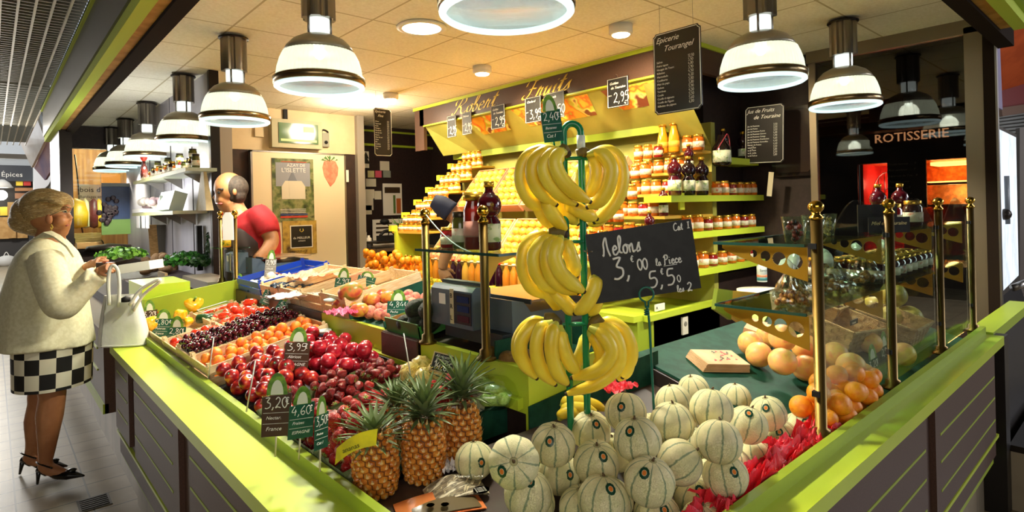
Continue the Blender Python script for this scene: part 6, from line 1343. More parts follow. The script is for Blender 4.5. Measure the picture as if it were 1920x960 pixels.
price_tag(688,522,2.75,32,30,'tilted green price tag behind the mangoes',TG,'5,00','Mangue','France',.2,-.3,.03)
price_tag(746,572,2.25,38,62,'bright green price tag reading 4,84 between peaches and avocados',TG,'4,84','Peche','ESPAGNE',.2,-.08,.05)
price_tag(1033,220,1.40,38,92,'green price tag on top of the banana stand',TG,'2,40','Bananes','Cat I',.3,.12,.045,GREEN)
price_tag(1584,732,1.95,46,88,'olive green price tag behind the glass in front of the grapefruits',TG,'4,60','Oranges','Espagne',.25,-.25,.04)
price_tag(1638,684,2.25,30,84,'dark price tag behind the glass beside the second post',TG,'3,20','Pomelo','France',.5,.15,.06)
price_tag(1660,660,2.4,26,84,'farther dark price tag overlapping the one beside the second post',TG,'2,90','Pomelo','France',.5,.15,.06)
for k, (u0, v0, u1, v1, D, l) in enumerate([(401,632,390,712,2.2,'thin clear rod standing between cherries and apricots'),(479,676,462,772,1.6,'thin clear rod standing in front of the nectarine heap'),(757,625,771,712,1.75,'thin white stick rising from the striped squashes')]):
    b = MB(); b.tube([at(u0,v0,D), at(u1,v1,D)], .0022, 6, mat('clear rod','d8d8cc',.15)); tag(b.build('display_rod'), l, 'rod')
# ================================================================ RIGHT COUNTER
GFL = ['left grapefruit of the group beside the paper bag','grapefruit in front of the leftmost one','top grapefruit of the heap','front middle grapefruit below the top one','yellowish grapefruit touching the brass post','grapefruit low beside the brass post','grapefruit hidden behind the left pair','large grapefruit behind the glass, second from the post','pink grapefruit behind the glass next to the post','grapefruit behind the glass near the dark tag','grapefruit low behind the glass above the tag','grapefruit partly hidden behind the nearest post','small grapefruit right of the second post']
for k, p in enumerate([(2.116,1.047,.972),(2.05,.984,.953),(2.029,.889,1.031),(1.95,.856,.97),(2.18,.878,.976),(2.12,.852,.916),(2.28,1.056,.972),(2.133,.71,.944),(2.201,.782,.957),(2.695,.823,.91),(2.276,.721,.881),(2.26,.818,.908),(2.704,.708,.88)]):
    o = inst(ME['grapefruit'], 'grapefruit', p, rnd_rot(), .046); tag(o, GFL[k], 'grapefruit')
M = tier3(1.70, .615); scatter('orange','clementine', pile(34, .0295, .02,.46,.0,.16, 61, zbase=0, mound=.03, cx=.12, cand=80), M, 'bright orange clementine heaped at the right end of the melons', 'clementine', 'clementines beside the melons')
# paper bag packet
M = tier3(1.80, 1.06, .002) @ Matrix.Rotation(-.45, 4, 'Z'); r = thing('paper_bag_bundle', 'bundle of flat paper bags with a printed fruit motif on the green table', 'paper bags'); r.matrix_world = M
b = MB()
for k in range(7): b.box((.002*k,.001*(k%3),.0045*k),(.19-.001*k,.11+.001*(k%2),.0045*k+.0035), mat('kraft bag','d8b48a',.7,col2='c8a074',scale=10))
b.build('bag_stack', r); b = MB(); rg = random.Random(2)
for k in range(24): x, y = rg.uniform(.05,.15), rg.uniform(.02,.09); b.prism([(x,y),(x+.012,y+.003),(x+.008,y+.012)], .0312, .0316, mat('red motif','b83a3a') if k % 3 else mat('dark motif','3a4a2a'))
b.build('printed_motif', r)
WICK = mat('wicker','d8ac6c',.6,col2='b88a50',scale=4,bump=1.0,bscale=30,stretch=(6,6,14))
def basket(x0, y0, lx, ly, h, lab, rot=0):
    M = tier3(x0, y0, .002) @ Matrix.Rotation(rot, 4, 'Z'); r = thing('wicker_basket', lab, 'basket'); r.matrix_world = M; s = .02
    o = [(s,s),(lx-s,s),(lx-s,ly-s),(s,ly-s)]; t = [(0,0),(lx,0),(lx,ly),(0,ly)]
    b = MB(); b.box((s,s,0),(lx-s,ly-s,.004), WICK)
    for k in range(4):
        a, c = o[k], o[(k+1)%4]; a2, c2 = t[k], t[(k+1)%4]; nx, ny = (c[1]-a[1]), -(c[0]-a[0]); L = math.hypot(nx,ny); nx, ny = nx/L*.005, ny/L*.005
        n = 10; m_ = 5
        for j in range(m_):
            for i in range(n):
                f0, f1, g0, g1 = i/n, (i+1)/n, j/m_, (j+1)/m_; P = lambda f, g, d: (( (a[0]*(1-f)+c[0]*f)*(1-g) + (a2[0]*(1-f)+c2[0]*f)*g + nx*d), ((a[1]*(1-f)+c[1]*f)*(1-g)+(a2[1]*(1-f)+c2[1]*f)*g + ny*d), h*g)
                d = .5 if (i+j) % 2 else -.2; b.add([P(f0,g0,d),P(f1,g0,d),P(f1,g1,d),P(f0,g1,d),P(f0,g0,d-1),P(f1,g0,d-1),P(f1,g1,d-1),P(f0,g1,d-1)], [(0,1,2,3),(7,6,5,4),(0,4,5,1),(1,5,6,2),(2,6,7,3),(3,7,4,0)], WICK)
    b.build('woven_body', r); b = MB(); b.tube([(0,0,h),(lx,0,h),(lx,ly,h),(0,ly,h),(0,0,h)], .007, 6, WICK, smooth=False); b.build('rim', r); return M
M1 = basket(2.55, .86, .30, .30, .10, 'empty wicker basket with a small label, left one behind the glass', -.2)
M2 = basket(2.92, .74, .27, .24, .10, 'wicker basket with a little green fruit, right of the empty one')
M3 = basket(2.78, 1.0+.0, .30, .20, .11, 'wicker basket of yellow lemons behind the other two')
scatter('lemon','lemon', pile(16, .031, .02,.28,.02,.18, 71, zbase=.004, mound=.03), M3, 'yellow lemon in the rear wicker basket', 'lemon', 'lemons in the rear basket')
for k, (dx, dy) in enumerate([(.08,.12),(.15,.16),(.12,.07)]): o = inst(ME['kiwi'], 'green_fig', M2 @ Vector((dx,dy,.035)), rnd_rot(), .026); o.data = ME['kiwi']; tag(o, ['left','right','front'][k] + ' small fruit in the right hand basket', 'fruit')
M4 = tier3(3.18,.80,.002); ME['pear_melon'] = unit_fruit(fruit_mat('yellow melon skin',['c8b048','b8983a','d8c468'],.4,1.5), sph(12,.05,.05,1.15), 18)
scatter('pear_melon','yellow_melon', [(.02,.10,.055,.055),(.14,.06,.055,.055),(.10,.20,.055,.055),(.22,.18,.055,.055),(.05,.30,.055,.055),(.20,.32,.055,.055),(.12,.14,.145,.055)], M4, 'olive yellow melon behind the third post', 'melon', 'yellow melons behind the third post')
b = MB().box((2.62,.868,.985),(2.70,.872,1.005), BLACK); put_text(b, 'Citrons', .014, CHALK, frame_at((2.625,.866,.99),(1,0,0),(0,0,1)), shear=.3); tag(b.build('basket_label'), 'tiny black label clipped to the empty basket rim', 'label')
for nm, q, c, l in (('pink_leaflet',(2.35,1.12),'e8a878','salmon coloured leaflet on the green table beside the baskets'),('aqua_leaflet',(2.30,1.05),'8ccfc0','aqua leaflet under the lower glass shelf'),('lime_leaflet',(2.5,1.18),'b8e04a','bright lime leaflet behind the empty basket')):
    tag(MB().box((0,0,0),(.17,.07,.02), mat('leaflet '+c,c,.4), tier3(q[0],q[1],.003) @ Matrix.Rotation(.3,4,'Z')).build(nm), l, 'leaflet')
# bagged sweets on the lower shelf
BAGC = mat('brown sweets','7a4a1c',.4,col2=['a86a28','5a3214','c89040'],scale=70); rg = random.Random(8)
lb = ['leftmost','second','third','fourth','fifth','sixth','seventh','eighth']
for k in range(8):
    x = 1.76 + .155*k; y = .74 + .06*(k % 2); r = thing('sweets_bag', lb[k] + ' clear bag of brown sweets on the lower glass shelf', 'bag', (x,y,1.193), (0,0,rg.uniform(0,3)))
    b = MB()
    for j in range(26): a = rg.uniform(0,6.28); q = rg.uniform(0,.042); b.ball((q*math.cos(a), q*math.sin(a), .010 + rg.uniform(0,.035)*(1-q/.05)), .010, BAGC, 7, 5)
    b.build('sweets', r)
    b = MB(); off = Vector((k*3.1,k,0))
    b.grid(lambda u, v: (lambda d, kk: Vector((d.x*.062*kk, d.y*.055*kk, max(0,.028 + d.z*.034*kk + (.045*(max(0,d.z)**6))))))(Vector((math.sin(PI*v)*math.cos(2*PI*u), math.sin(PI*v)*math.sin(2*PI*u), math.cos(PI*v))), 1 + .3*noise.noise(Vector((math.cos(2*PI*u)*2, math.sin(2*PI*u)*2, v*5))+off)), 22, 14, PLAST, False, True); b.build('clear_wrapper', r)
    b = MB(); b.tube([(0,0,.085),(.01,0,.11),(.035,.01,.12)], [.004,.014,.02], 7, mat('bag ruffle','e4e2d8',.25)); b.tube([(0,0,.082),(0,0,.09)], .006, 8, GOLD); b.build('tied_neck', r)
# cups of dried fruit on the upper shelf
for k, (x, y, c, l) in enumerate([(1.74,.72,'8a2a2a','clear cup of dried berries on the upper shelf, nearest the first post'),(1.93,.74,'5a4430','clear cup of brown nuts on the upper shelf'),(2.08,.76,'b09a50','clear packet of pale pasta on the upper shelf')]):
    r = thing('clear_cup', l, 'cup', (x,y,1.3815)); MB().lathe([(.026,0),(.036,.075),(.0345,.075),(.0245,.002)], 18, GLASS).build('cup_wall', r)
    b = MB(); cm = mat('cup fill '+c, c, .5, col2='2a1a12', scale=60)
    for j in range(22): a = rg.uniform(0,6.28); q = rg.uniform(0,.019); b.ball((q*math.cos(a), q*math.sin(a), .008+.0025*j), .008, cm, 6, 4)
    b.build('contents', r)
b = MB(); M = frame_at((2.32,.74,1.382),(RT.x,RT.y,0),(0,0,1)); b.box((0,0,0),(.14,.10,.006), SLATE, M); tag(b.build('blank_blackboard'), 'blank black card standing on the upper shelf', 'blackboard')
r = thing('honey_sign', 'small black sign with cream lettering about honey on the upper shelf', 'sign'); M = frame_at((2.30,.70,1.382),(RT.x,RT.y,0),(0,0,1))
MB().box((0,0,0),(.145,.055,.004), SLATE, M).build('board', r); b = MB(); put_text(b,'Miel de Touraine',.018,mat('cream ink','d8c890'),M@Matrix.Translation((.008,.028,.005)),shear=.35); b.build('lettering', r)
# soap bottle + white lid + yellow chute behind
r = thing('soap_bottle', 'white cleaning product bottle with a coloured label behind the glass shelf', 'bottle', tuple(ony(1429,528,1.9)))
MB().lathe([(.0001,0),(.034,0),(.034,.11),(.02,.125),(.014,.13)], 18, mat('soap bottle plastic','b8c4c4',.3)).build('bottle_body', r); MB().lathe([(.015,.13),(.015,.15),(.0001,.151)], 14, WHITE).build('cap', r)
b = MB().lathe([(.0345,.01),(.0345,.03)], 18, mat('soap teal','2a6a70',.4)).lathe([(.0345,.035),(.0345,.05)], 18, mat('soap salmon','c87858',.4)); put_text(b, 'Savon', .024, BLACK, frame_at((-.03*RT.x-.0355*FW.x,-.03*RT.y-.0355*FW.y,.075),RT,UPV)); b.build('label_print', r)
p = ony(1418,540,1.9); r = thing('round_bin', 'round white lidded bin behind the green table', 'bin', (p.x+.03,1.88,0)); MB().lathe([(.13,0),(.15,p.z-.03)], 28, mat('bin grey','b9b8b0',.5)).build('bin_body', r); MB().lathe([(.16,p.z-.03),(.16,p.z-.012),(.0001,p.z-.002)], 32, WHITE).build('lid', r)
YL = mat('yellow laminate','e6bc3c',.4)
def face(pts, y, m, name, par, t=.03):
    P = [ony(u, v, y) for u, v in pts]; n = len(P); b = MB(); b.add(P + [p + Vector((0,t,0)) for p in P], [tuple(range(n)), tuple(range(n,2*n))[::-1]] + [(i,n+i,n+(i+1)%n,(i+1)%n) for i in range(n)], m); return b.build(name, par)
r = thing('side_cabinet','yellow and lime cabinet end standing behind the green table','cabinet'); face([(1373,545),(1560,560),(1560,640),(1400,612),(1370,592)], 1.42, YL, 'yellow_panel', r); face([(1346,541),(1374,545),(1371,600),(1341,580)], 1.40, LIMED, 'lime_panel', r, .02)
# magazine
MG = mat('magazine photo','6a5e4c',.3,col2=['a8987a','4a4238','e0d4b8'],scale=22,coat=.3,stretch=(1,5,1))
c = onz(870,925,.842); X = (RT*.80+FW*.15).normalized(); r = thing('magazine', 'folded glossy magazine with an orange cover lying before the pineapples', 'magazine')
M = frame_at(onz(770,962,.836), RT*.93 + FW*.36, FW*.93 - RT*.36)
def sheet(mb, w, d, lift, m, x0=0, y0=0, z0=0): mb.grid(lambda u, v: M @ Vector((x0+w*u, y0+d*v, z0 + lift*math.sin(PI*u)*(.4+.6*v) + .002)), 14, 4, m); mb.grid(lambda u, v: M @ Vector((x0+w*u, y0+d*v, z0 + lift*math.sin(PI*u)*(.4+.6*v))), 14, 4, m)
b = MB(); sheet(b, .19, .10, .010, mat('orange cover','e88a4a',.3,col2='e0703a',scale=8,coat=.3), -.03, -.05, 0); b.build('back_cover', r)
b = MB(); sheet(b, .15, .05, .012, mat('brown page','6b5a3c',.3,coat=.3), .0, -.045, .003); sheet(b, .14, .085, .022, MG, .045, .0, .004); b.build('photo_page', r)
b = MB(); rg = random.Random(3)
for k in range(16):
    x, y = rg.uniform(.05,.17), rg.uniform(.005,.075); z = .004 + .022*math.sin(PI*(x-.045)/.14)*(.4+.6*y/.085) + .0035
    b.tube([M @ Vector((x,y,z)), M @ Vector((x+.012,y+.022,z+.0005))], [.0016,.003], 5, mat('printed peg','d8c8a0',.4), flat=.3)
for x, y in ((.03,-.025),(.06,-.035)): b.lathe([(.0001,0),(.009,0)], 14, mat('printed lemon','e8d06a',.4), M @ Matrix.Translation((x+.01,y+.005,.019)))
b.build('printed_figures', r)
b = MB(); T = M @ Matrix.Translation((.115,.062,.031)) @ Matrix.Rotation(-.5,4,'Z'); put_text(b,'Votre',.016,WHITE,T); put_text(b,'ATLAS',.014,WHITE,T@Matrix.Translation((.03,.006,0))); b.lathe([(.0001,.0),(.019,0)],22,BLACK,M@Matrix.Translation((.165,.005,.017)))
for k in range(4): put_text(b,'la recette de',.0048,WHITE,M@Matrix.Translation((.151,.013-.006*k,.0176)))
b.build('printed_text', r)
# ================================================================ JARS AND BOTTLES
LIDG = mat('gold lid','d8a83c',.25,.8); LIDR = mat('red cap','c02a20',.35); LABW = mat('cream label','e8dcc0',.6,col2='d87a5a',scale=60,lo=.55,hi=.7); LABY = mat('yellow label','f0c428',.5,col2='6a8a2c',scale=70,lo=.52,hi=.62)
LABG = mat('white green label','dfe4cc',.5,col2='8fae70',scale=50,lo=.55,hi=.65)
def liquid(n, c, r=.08): return mat('contents '+n, c, r, coat=.5)
HON = liquid('honey','d8861c'); AMB = liquid('amber','c8641a'); ORJ = liquid('orange jelly','e8701c'); REDJ = liquid('red jelly','8a1a1c'); DKJ = liquid('dark jam','3a1410'); PALE = liquid('pale honey','dca040'); OLV = liquid('olive','5a5a24'); PURP = liquid('grape juice','2c0a1c'); PINKJ = liquid('peach juice','d88428'); MULT = liquid('orange juice','f0921c')
def jar_meshes(r, h, cont, lid=LIDG, lab=LABW):
    b = MB(); b.lathe([(r*.85,0),(r,.004),(r,h*.74),(r*.82,h*.82),(r*.82,h*.86)], 14, cont); j = b.mesh('jar_body')
    b = MB(); b.lathe([(r*.88,h*.84),(r*.90,h*.86),(r*.90,h*.99),(r*.85,h),(.0001,h)], 14, lid); l = b.mesh('lid')
    b = MB(); b.lathe([(r*1.015,h*.18),(r*1.015,h*.55)], 14, lab); return j, l, b.mesh('label')
JK = {'honey': jar_meshes(.034,.085,HON), 'pale': jar_meshes(.034,.08,PALE), 'amber': jar_meshes(.038,.105,AMB), 'orange': jar_meshes(.036,.11,ORJ), 'red': jar_meshes(.036,.10,REDJ), 'dark': jar_meshes(.036,.11,DKJ), 'olive': jar_meshes(.03,.11,OLV,mat('dark lid','3a3020',.3,.5)), 'big': jar_meshes(.042,.12,AMB)}
def jar(kind, p, label, group, name='jam_jar', cat='jar'):
    r = thing(name, label, cat, p, (0,0,random.uniform(0,6)), group)
    for m, n in zip(JK[kind], ('jar_body','lid','label')): inst(m, n, parent=r)
    return r
def lathe_bottle(prof, m, cap, caph, lab=None, labm=LABY, n=16):
    b = MB(); b.lathe(prof, n, m); j = b.mesh('bottle_body'); rr, z = prof[-1]; b = MB(); b.lathe([(rr*1.25,z-.004),(rr*1.25,z+caph),(.0001,z+caph)], n, cap); c = b.mesh('cap')
    l = None
    if lab: r0, z0, z1 = lab; b = MB(); b.lathe([(r0,z0),(r0,z1)], n, labm); l = b.mesh('label')
    return j, c, l
juice = lambda m, cap: lathe_bottle([(.030,0),(.034,.005),(.034,.17),(.026,.205),(.014,.235),(.013,.255)], m, cap, .014, (.0345,.012,.075))
BK = {'juice_pink': juice(PINKJ, mat('pale cap','e8dcc0',.4)), 'juice_dark': juice(PURP, LIDR), 'juice_orange': juice(MULT, LIDG), 'juice_yellow': juice(PALE, LIDG)}
def ballb(m): return lathe_bottle([(.030,0),(.034,.006),(.034,.085),(.026,.098),(.026,.102)] + [(.012+.026*math.sin(t), .135-.036*math.cos(t)) for t in [.35+(PI-.7)*i/8 for i in range(9)]] + [(.013,.178),(.013,.195)], m, LIDG, .014, (.0345,.025,.08), LABG, 20)
BK['ball'] = ballb(liquid('berry syrup','4a0c18',.05)); BK['ball_dark'] = ballb(liquid('dark syrup','1c0a10',.05)); BK['carafe'] = lathe_bottle([(.034,0),(.038,.006),(.036,.10),(.022,.155),(.019,.17),(.022,.185)], liquid('apricot nectar','f0a020'), LIDG, .01, (.0375,.035,.075), mat('apricot label','f0b848',.5))
BK['tall_red'] = lathe_bottle([(.030,0),(.033,.006),(.033,.125),(.022,.15),(.026,.16)], liquid('tomato sauce','7a1c14'), LIDG, .022, (.0335,.04,.09), mat('blush label','c88a7a',.5))
def bottle(kind, p, label, group=None, sc=1, name='bottle'):
    r = thing(name, label, 'bottle', p, (0,0,random.uniform(0,6)), group); r.scale = (sc,)*3
    for m, n in zip(BK[kind], ('bottle_body','cap','label')):
        if m: inst(m, n, parent=r)
    return r
random.seed(11)
# honey pyramid on the left steps (seen end on) with lime price cubes
for k, (x, z) in enumerate(STEP):
    for j in range(5):
        for s in range(2):
            if s and j > 3: continue
            jar(['honey','pale','honey'][(j+k+s) % 3], (x+.045, 4.94+.088*j, z+.001+.086*s), 'honey jar on step %s of the left honey display' % ['one','two','three','four','five','six'][k], 'honey jars on step %s' % ['one','two','three','four','five','six'][k], 'honey_jar')
    tag(MB().box((x-.02,5.39,z),(x+.05,5.45,z+.06), mat('lime cube','d8e03a',.5)).build('price_cube'), 'lime price cube beside %s honey step, counted from below' % ['the first','the second','the third','the fourth','the fifth','the sixth'][k], 'price cube')
# right steps: jars, ball bottles at the corner
kinds = ['amber','orange','big','red','amber','orange']
for k, (x, z) in enumerate(STEPR):
    nm = ['lowest','second','third','fourth','fifth','top'][k]
    for j in range(5):
        if k == 5: break
        jar(kinds[(j+k) % 6], (x+.05, 2.42+.092*j, z+.001), 'preserve jar on the %s step right of the bananas' % nm, 'preserve jars on the %s step' % nm)
        if j > 1: jar(kinds[(j*2+k+1) % 6], (x+.05, 2.42+.092*j, z+.124), 'preserve jar stacked on the %s step' % nm, 'stacked preserve jars on the %s step' % nm)
    if k < 5: bottle('ball', (x+.04, 2.335, z+.001), ['lowest','second','third','fourth','highest'][k] + ' round bellied red bottle on the stepped corner display', sc=.95, name='syrup_bottle')
for j, (y, l) in enumerate([(2.62,'left'),(2.52,'right')]): bottle('carafe', (STEPR[5][0]-.03, y, STEPR[5][1]+.001), l + ' bright orange nectar carafe at the top of the stepped corner', sc=1.15, name='nectar_carafe')
jar('big', (STEPR[5][0]+.0, 2.42, STEPR[5][1]+.001), 'big orange preserve jar beside the nectar carafes', None); jar('big', (STEPR[5][0]+.0, 2.33, STEPR[5][1]+.001), 'jar with a yellow tag at the top right corner of the display', None)
b = MB().box((STEPR[3][0],2.285,STEPR[3][1]-.12),(STEPR[3][0]+.06,2.30,STEPR[3][1]), mat('lime cube','d8e03a',.5)); tag(b.build('price_cube'),'lime price card on the right corner of the steps','price cube')
# wall shelves
for s, (z, xs, l) in enumerate(((1.56, [4.12,4.24,4.36,4.48,4.60,4.70], 'topmost long'), (1.30, [3.70,3.84,3.98,4.12,4.26,4.40,4.54,4.66], 'middle'), (1.03, [3.76,3.90,4.04,4.18,4.32,4.46,4.60], 'lowest'))):
    for j, x in enumerate(xs):
        for y in (2.275,):
            jar('big' if j < 2 and s else ['amber','orange','red','amber'][j % 4], (x, y, z+.001), 'preserve jar in the row on the %s wall shelf' % l, 'jars on the %s wall shelf' % l)
for j, (x, k) in enumerate([(3.56,'ball'),(3.74,'ball_dark'),(3.92,'ball_dark')]): bottle(k, (x, 2.28, 1.561), ['left','middle','right'][j] + ' large round bellied bottle on the top long wall shelf', sc=1.35, name='syrup_bottle')
for x, l in ((4.28,'left dark bottle on the short high shelf'),(4.60,'right dark bottle on the short high shelf')): bottle('ball_dark', (x, 2.3, 1.851), l, sc=1.1)
r = thing('hanging_bottle', 'dark wide bottle with a white label and pink ribbon on the wall by the canopy', 'bottle', (4.16,2.25,1.78)); MB().lathe([(.05,0),(.07,.02),(.07,.14),(.03,.2),(.025,.24)], 18, liquid('black glass','140a0c')).build('bottle_body', r)
MB().lathe([(.071,.03),(.071,.12)], 18, LABG).build('label', r); b = MB(); b.tube(catmull([(-.1,-.02,.12),(-.04,-.04,.2),(0,-.05,.24),(.05,-.04,.2),(.1,-.02,.1)]), .004, 5, mat('pink ribbon','a83a4a',.5)); b.build('ribbon', r)
# juice row at the front of the display
seq = ['juice_pink','juice_pink','juice_pink','juice_dark','juice_dark','juice_yellow','juice_pink','juice_pink','juice_yellow','juice_dark','juice_dark','juice_pink','juice_pink','juice_yellow','juice_pink','juice_orange','juice_orange','juice_dark','juice_pink','juice_orange','juice_orange','juice_yellow']
for j, k in enumerate(seq):
    bottle(k, (3.14, 4.62-.092*j, .781), {'juice_pink':'peach coloured','juice_dark':'dark purple','juice_yellow':'golden yellow','juice_orange':'orange'}[k] + ' juice bottle with a yellow label in the front row of the fruit wall', k.replace('_',' ') + ' bottles in the front row', name='juice_bottle')
for j in range(6): bottle('juice_orange', (3.16, 4.76+.085*j, .781), 'orange juice bottle in the left group under the lime panel', 'orange bottles under the lime panel', name='juice_bottle')
# lower left bin of yellow fruit
r = thing('display_bin', 'lime fronted bin of glowing yellow fruit at the left foot of the display', 'bin'); MB().box((2.95,4.68,.74),(2.96,5.9,.80),LIME).box((2.95,4.67,.74),(3.08,4.68,.80),LIME).box((2.95,5.9,.74),(3.35,5.91,.80),LIME).build('front_board', r)
scatter('orange','yellow_fruit', [(x+2.97,y+4.70,z,rr) for x,y,z,rr in pile(64,.038,0,.13,0,1.15,81,zbase=.741,mound=.02,cand=30)], Matrix.Identity(4), 'glowing yellow fruit in the low bin of the display', 'fruit', 'yellow fruit in the low bin')
# wall of inclined fruit crates
PWRAP = mat('pink plastic trim','e89a7c',.3,coat=.4)
APP = {'y': ME['yellow_apple'], 'p': ME['peach']}
ME['pink_apple'] = unit_fruit(fruit_mat('pink yellow apple skin',['e8c85a','e8a070','d86858'],.3,1.2,coat=.3), sph(10,.2,.12,.92), 14)
ME['orange_y'] = unit_fruit(fruit_mat('amber fruit skin',['f0a838','f4c04c'],.35,1.5,coat=.2), sph(10,.1,.05,.95), 14)
k = 0; cols = ['yellow_apple','orange_y','yellow_apple','pink_apple']
names = {'yellow_apple':'yellow apple','orange_y':'golden citrus fruit','pink_apple':'pink and yellow apple'}
for row, (x0, z0) in enumerate(((3.24,.97),(3.60,1.47))):
    for col in range(4):
        y0 = 2.90 + .49*col; kd = cols[(col+row*3) % 4]; M = basis(x0, y0, z0, 1.15, 0)
        pos = ['rightmost','right middle','left middle','leftmost'][col]
        crate('sloping_fruit_crate', '%s crate of the %s row on the fruit wall, holding %s' % (pos, ['lower','upper'][row], names[kd]), M, .50, .46, .09, PWRAP if (row == 1 and col > 1) else WOOD, posts=False, slat=False, cat='crate', group=None)
        pts = []; R = .040
        for a in range(6):
            for c in range(5): 
                pts.append((.05+.08*a, .052+.086*c+(.02 if a % 2 else 0), .05+R*.5, R*.98))
        scatter(kd, 'apple', pts, M, '%s in the %s crate, %s row of the fruit wall' % (names[kd], pos, ['lower','upper'][row]), 'fruit', '%s fruit, %s row of the wall' % (pos, ['lower','upper'][row]), seed=col+9*row)
# bottles on the small glass shelf over the scale
Z = 1.3725
bottle('ball', (1.155,1.40,Z), 'round bellied dark red syrup bottle with a green white label on the glass shelf', sc=1.02, name='syrup_bottle')
bottle('tall_red', (1.15,1.475,Z), 'tall red brown sauce bottle left of the round syrup bottle', sc=1.0)
r = jar('olive', (1.15,1.545,Z), 'tall jar with dark green olives on the small glass shelf', None); r.scale = (.95,.95,1.1)
jar('red', (1.15,1.615,Z), 'squat jar at the left end of the small glass shelf', None).scale = (.75,.75,.7)
bottle('juice_orange', (1.10,3.93,1.30), 'orange preserve bottle on the far shelf before the shop assistant', sc=.75)
tag(MB().box((1.06,3.86,1.290),(1.22,4.14,1.296), glass('shelf glass')).build('glass_shelf'), 'far small glass shelf between the distant posts', 'shelf')
b = MB(); M = frame_at(at(428,425,3.05), RT, UPV); b.box((-.028,-.07,0),(.028,.05,.004), mat('white paper card','f4f0ea',.5), M); b.prism([(-.028,.05),(.028,.05),(.012,.075),(-.012,.075)],0,.004,mat('white paper card','f4f0ea'),M); tag(b.build('white_card'), 'bright white tag card hung on the distant brass post', 'card')
# jars behind the third post on the upper glass shelf
for j, (x, y, k) in enumerate([(2.72,.74,'red'),(2.83,.78,'red'),(2.93,.72,'dark')]): jar(k, (x,y,1.3815), ['left','middle','right'][j] + ' jar with a gold lid on the upper glass shelf by the third post', None)
bottle('ball', (3.06,.80,1.3815), 'round red bottle with gold cap on the upper shelf near the window frame', sc=.9, name='syrup_bottle'); bottle('ball', (3.0,.87,1.3815), 'second round red bottle just behind the first near the window frame', sc=.9, name='syrup_bottle')
for j in range(28):
    jar('dark', (2.45+.078*(j % 9), .72+.07*(j//9), 1.1925), 'small dark jar packed on the lower glass shelf', 'small jars packed on the lower glass shelf').scale = (.95,.95,.75)
# ================================================================ LEFT: shelf on steel wall, far window goods
for (z, x0, y0, y1, l) in ((1.865,1.09,4.85,7.0,'upper steel shelf on the steel wall with dark jars'),(1.545,1.06,5.15,6.9,'lower white shelf with trays on the steel wall')):
    r = thing('steel_shelf', l, 'shelf'); MB().box((x0,y0,z-.025),(1.303,y1,z), mat('shelf steel','c0c4a8',.35,.3)).box((x0-.003,y0,z-.03),(x0,y1,z), LIMEB).build('board', r)
    for y in (y0+.35, (y0+y1)/2, y1-.3): MB().prism([(1.30,z-.12),(1.30,z-.026),(1.15,z-.026)], y, y+.01, STEEL, XZ(0)).build('bracket', r)
for j in range(20):
    y = 4.95+.085*j
    if j in (3,8): continue
    jar(['olive','dark','olive','amber'][j % 4], (1.18, y, 1.866), 'dark jar in the row on the upper steel shelf', 'dark jars on the upper steel shelf').scale = (1,1,[1,.7,.85][j % 3])
    if j % 5 == 1: jar('olive', (1.18, y, 1.866+.08), 'jar stacked above the row on the upper steel shelf', 'stacked jars on the upper steel shelf').scale = (1,1,.7)
r = thing('red_pepper_string', 'dark bottle with bright red chilli tip at the far end of the upper shelf', 'bottle', (1.16,6.85,1.866)); MB().lathe([(.03,0),(.035,.1),(.015,.2)],12,DKJ).build('bottle_body', r); b = MB(); b.ball((0,0,.25),.035,LIDR,10,8,(1,1,1.5)); b.build('red_top', r)
b = MB(); c = onx(390,395,1.27); top = onx(385,316,1.25); b.add([c+Vector((0,.17,-.0)),c+Vector((0,-.16,.0)),top+Vector((0,-.015,0)),top+Vector((0,.03,0)),c+Vector((-.05,.15,.0)),c+Vector((-.05,-.15,.0)),top+Vector((-.02,-.015,0)),top+Vector((-.02,.03,0))],[(0,1,2,3),(4,7,6,5),(0,4,5,1),(1,5,6,2),(2,6,7,3),(3,7,4,0)], mat('kraft bag sheet','cdbb96',.7,col2='b8a67e',scale=9)); tag(b.build('kraft_paper_bags'), 'bunch of kraft paper bags hanging from the upper steel shelf', 'paper bags')
r = thing('white_tray', 'white tipped tray with a handle on the lower steel shelf', 'tray'); M = frame_at((1.07,5.85,1.56),(0,-1,0),(.3,0,1)); MB().box((0,0,-.10),(.50,.16,0), mat('white tray','e4ece0',.4), M).build('tray_body', r); b = MB(); b.tube([M@Vector((-.02,.04,-.02)),M@Vector((.10,.12,.01))], .012, 6, mat('white tray','e4ece0',.4)); b.build('handle', r)
for k, (y, l) in enumerate(((6.5,'far'),(6.25,'middle'),(6.05,'near'))): tag(MB().box((1.05,y,1.40),(1.055,y+.13,1.515), PAPER).build('shelf_label'), l+' white label hanging from the lower steel shelf', 'label')
r = thing('garlic_basket', 'tray of pale garlic bulbs at the far end of the lower steel shelf', 'tray'); MB().box((1.05,6.3,1.546),(1.29,6.85,1.58), WHITE).build('tray_body', r); b = MB(); rg = random.Random(6)
for j in range(30): b.ball((rg.uniform(1.09,1.25), rg.uniform(6.34,6.8), 1.60+rg.uniform(0,.06)), .035, mat('garlic skin','d8cdb8',.6,col2='b89a9a',scale=8), 8, 6)
b.build('garlic_heap', r)
for k, (u, l) in enumerate(((300,'rear'),(315,'front'))):
    M = frame_at(at(282+16*k, 482, 5.9), (RT*.9+FW*.3), (UPV*.8+RT*.5)); tag(MB().box((0,0,-.02),(.10,.33,.0), [WOODD,mat('grey board','5c564c',.5)][k], M).build('leaning_board'), l+' board leaning against the steel wall above the vegetables', 'board')
tag(MB().box((1.26,5.30,1.05),(1.30,5.34,1.42), BLACK).build('black_post'), 'short black upright on the steel wall behind the parsley', 'post')
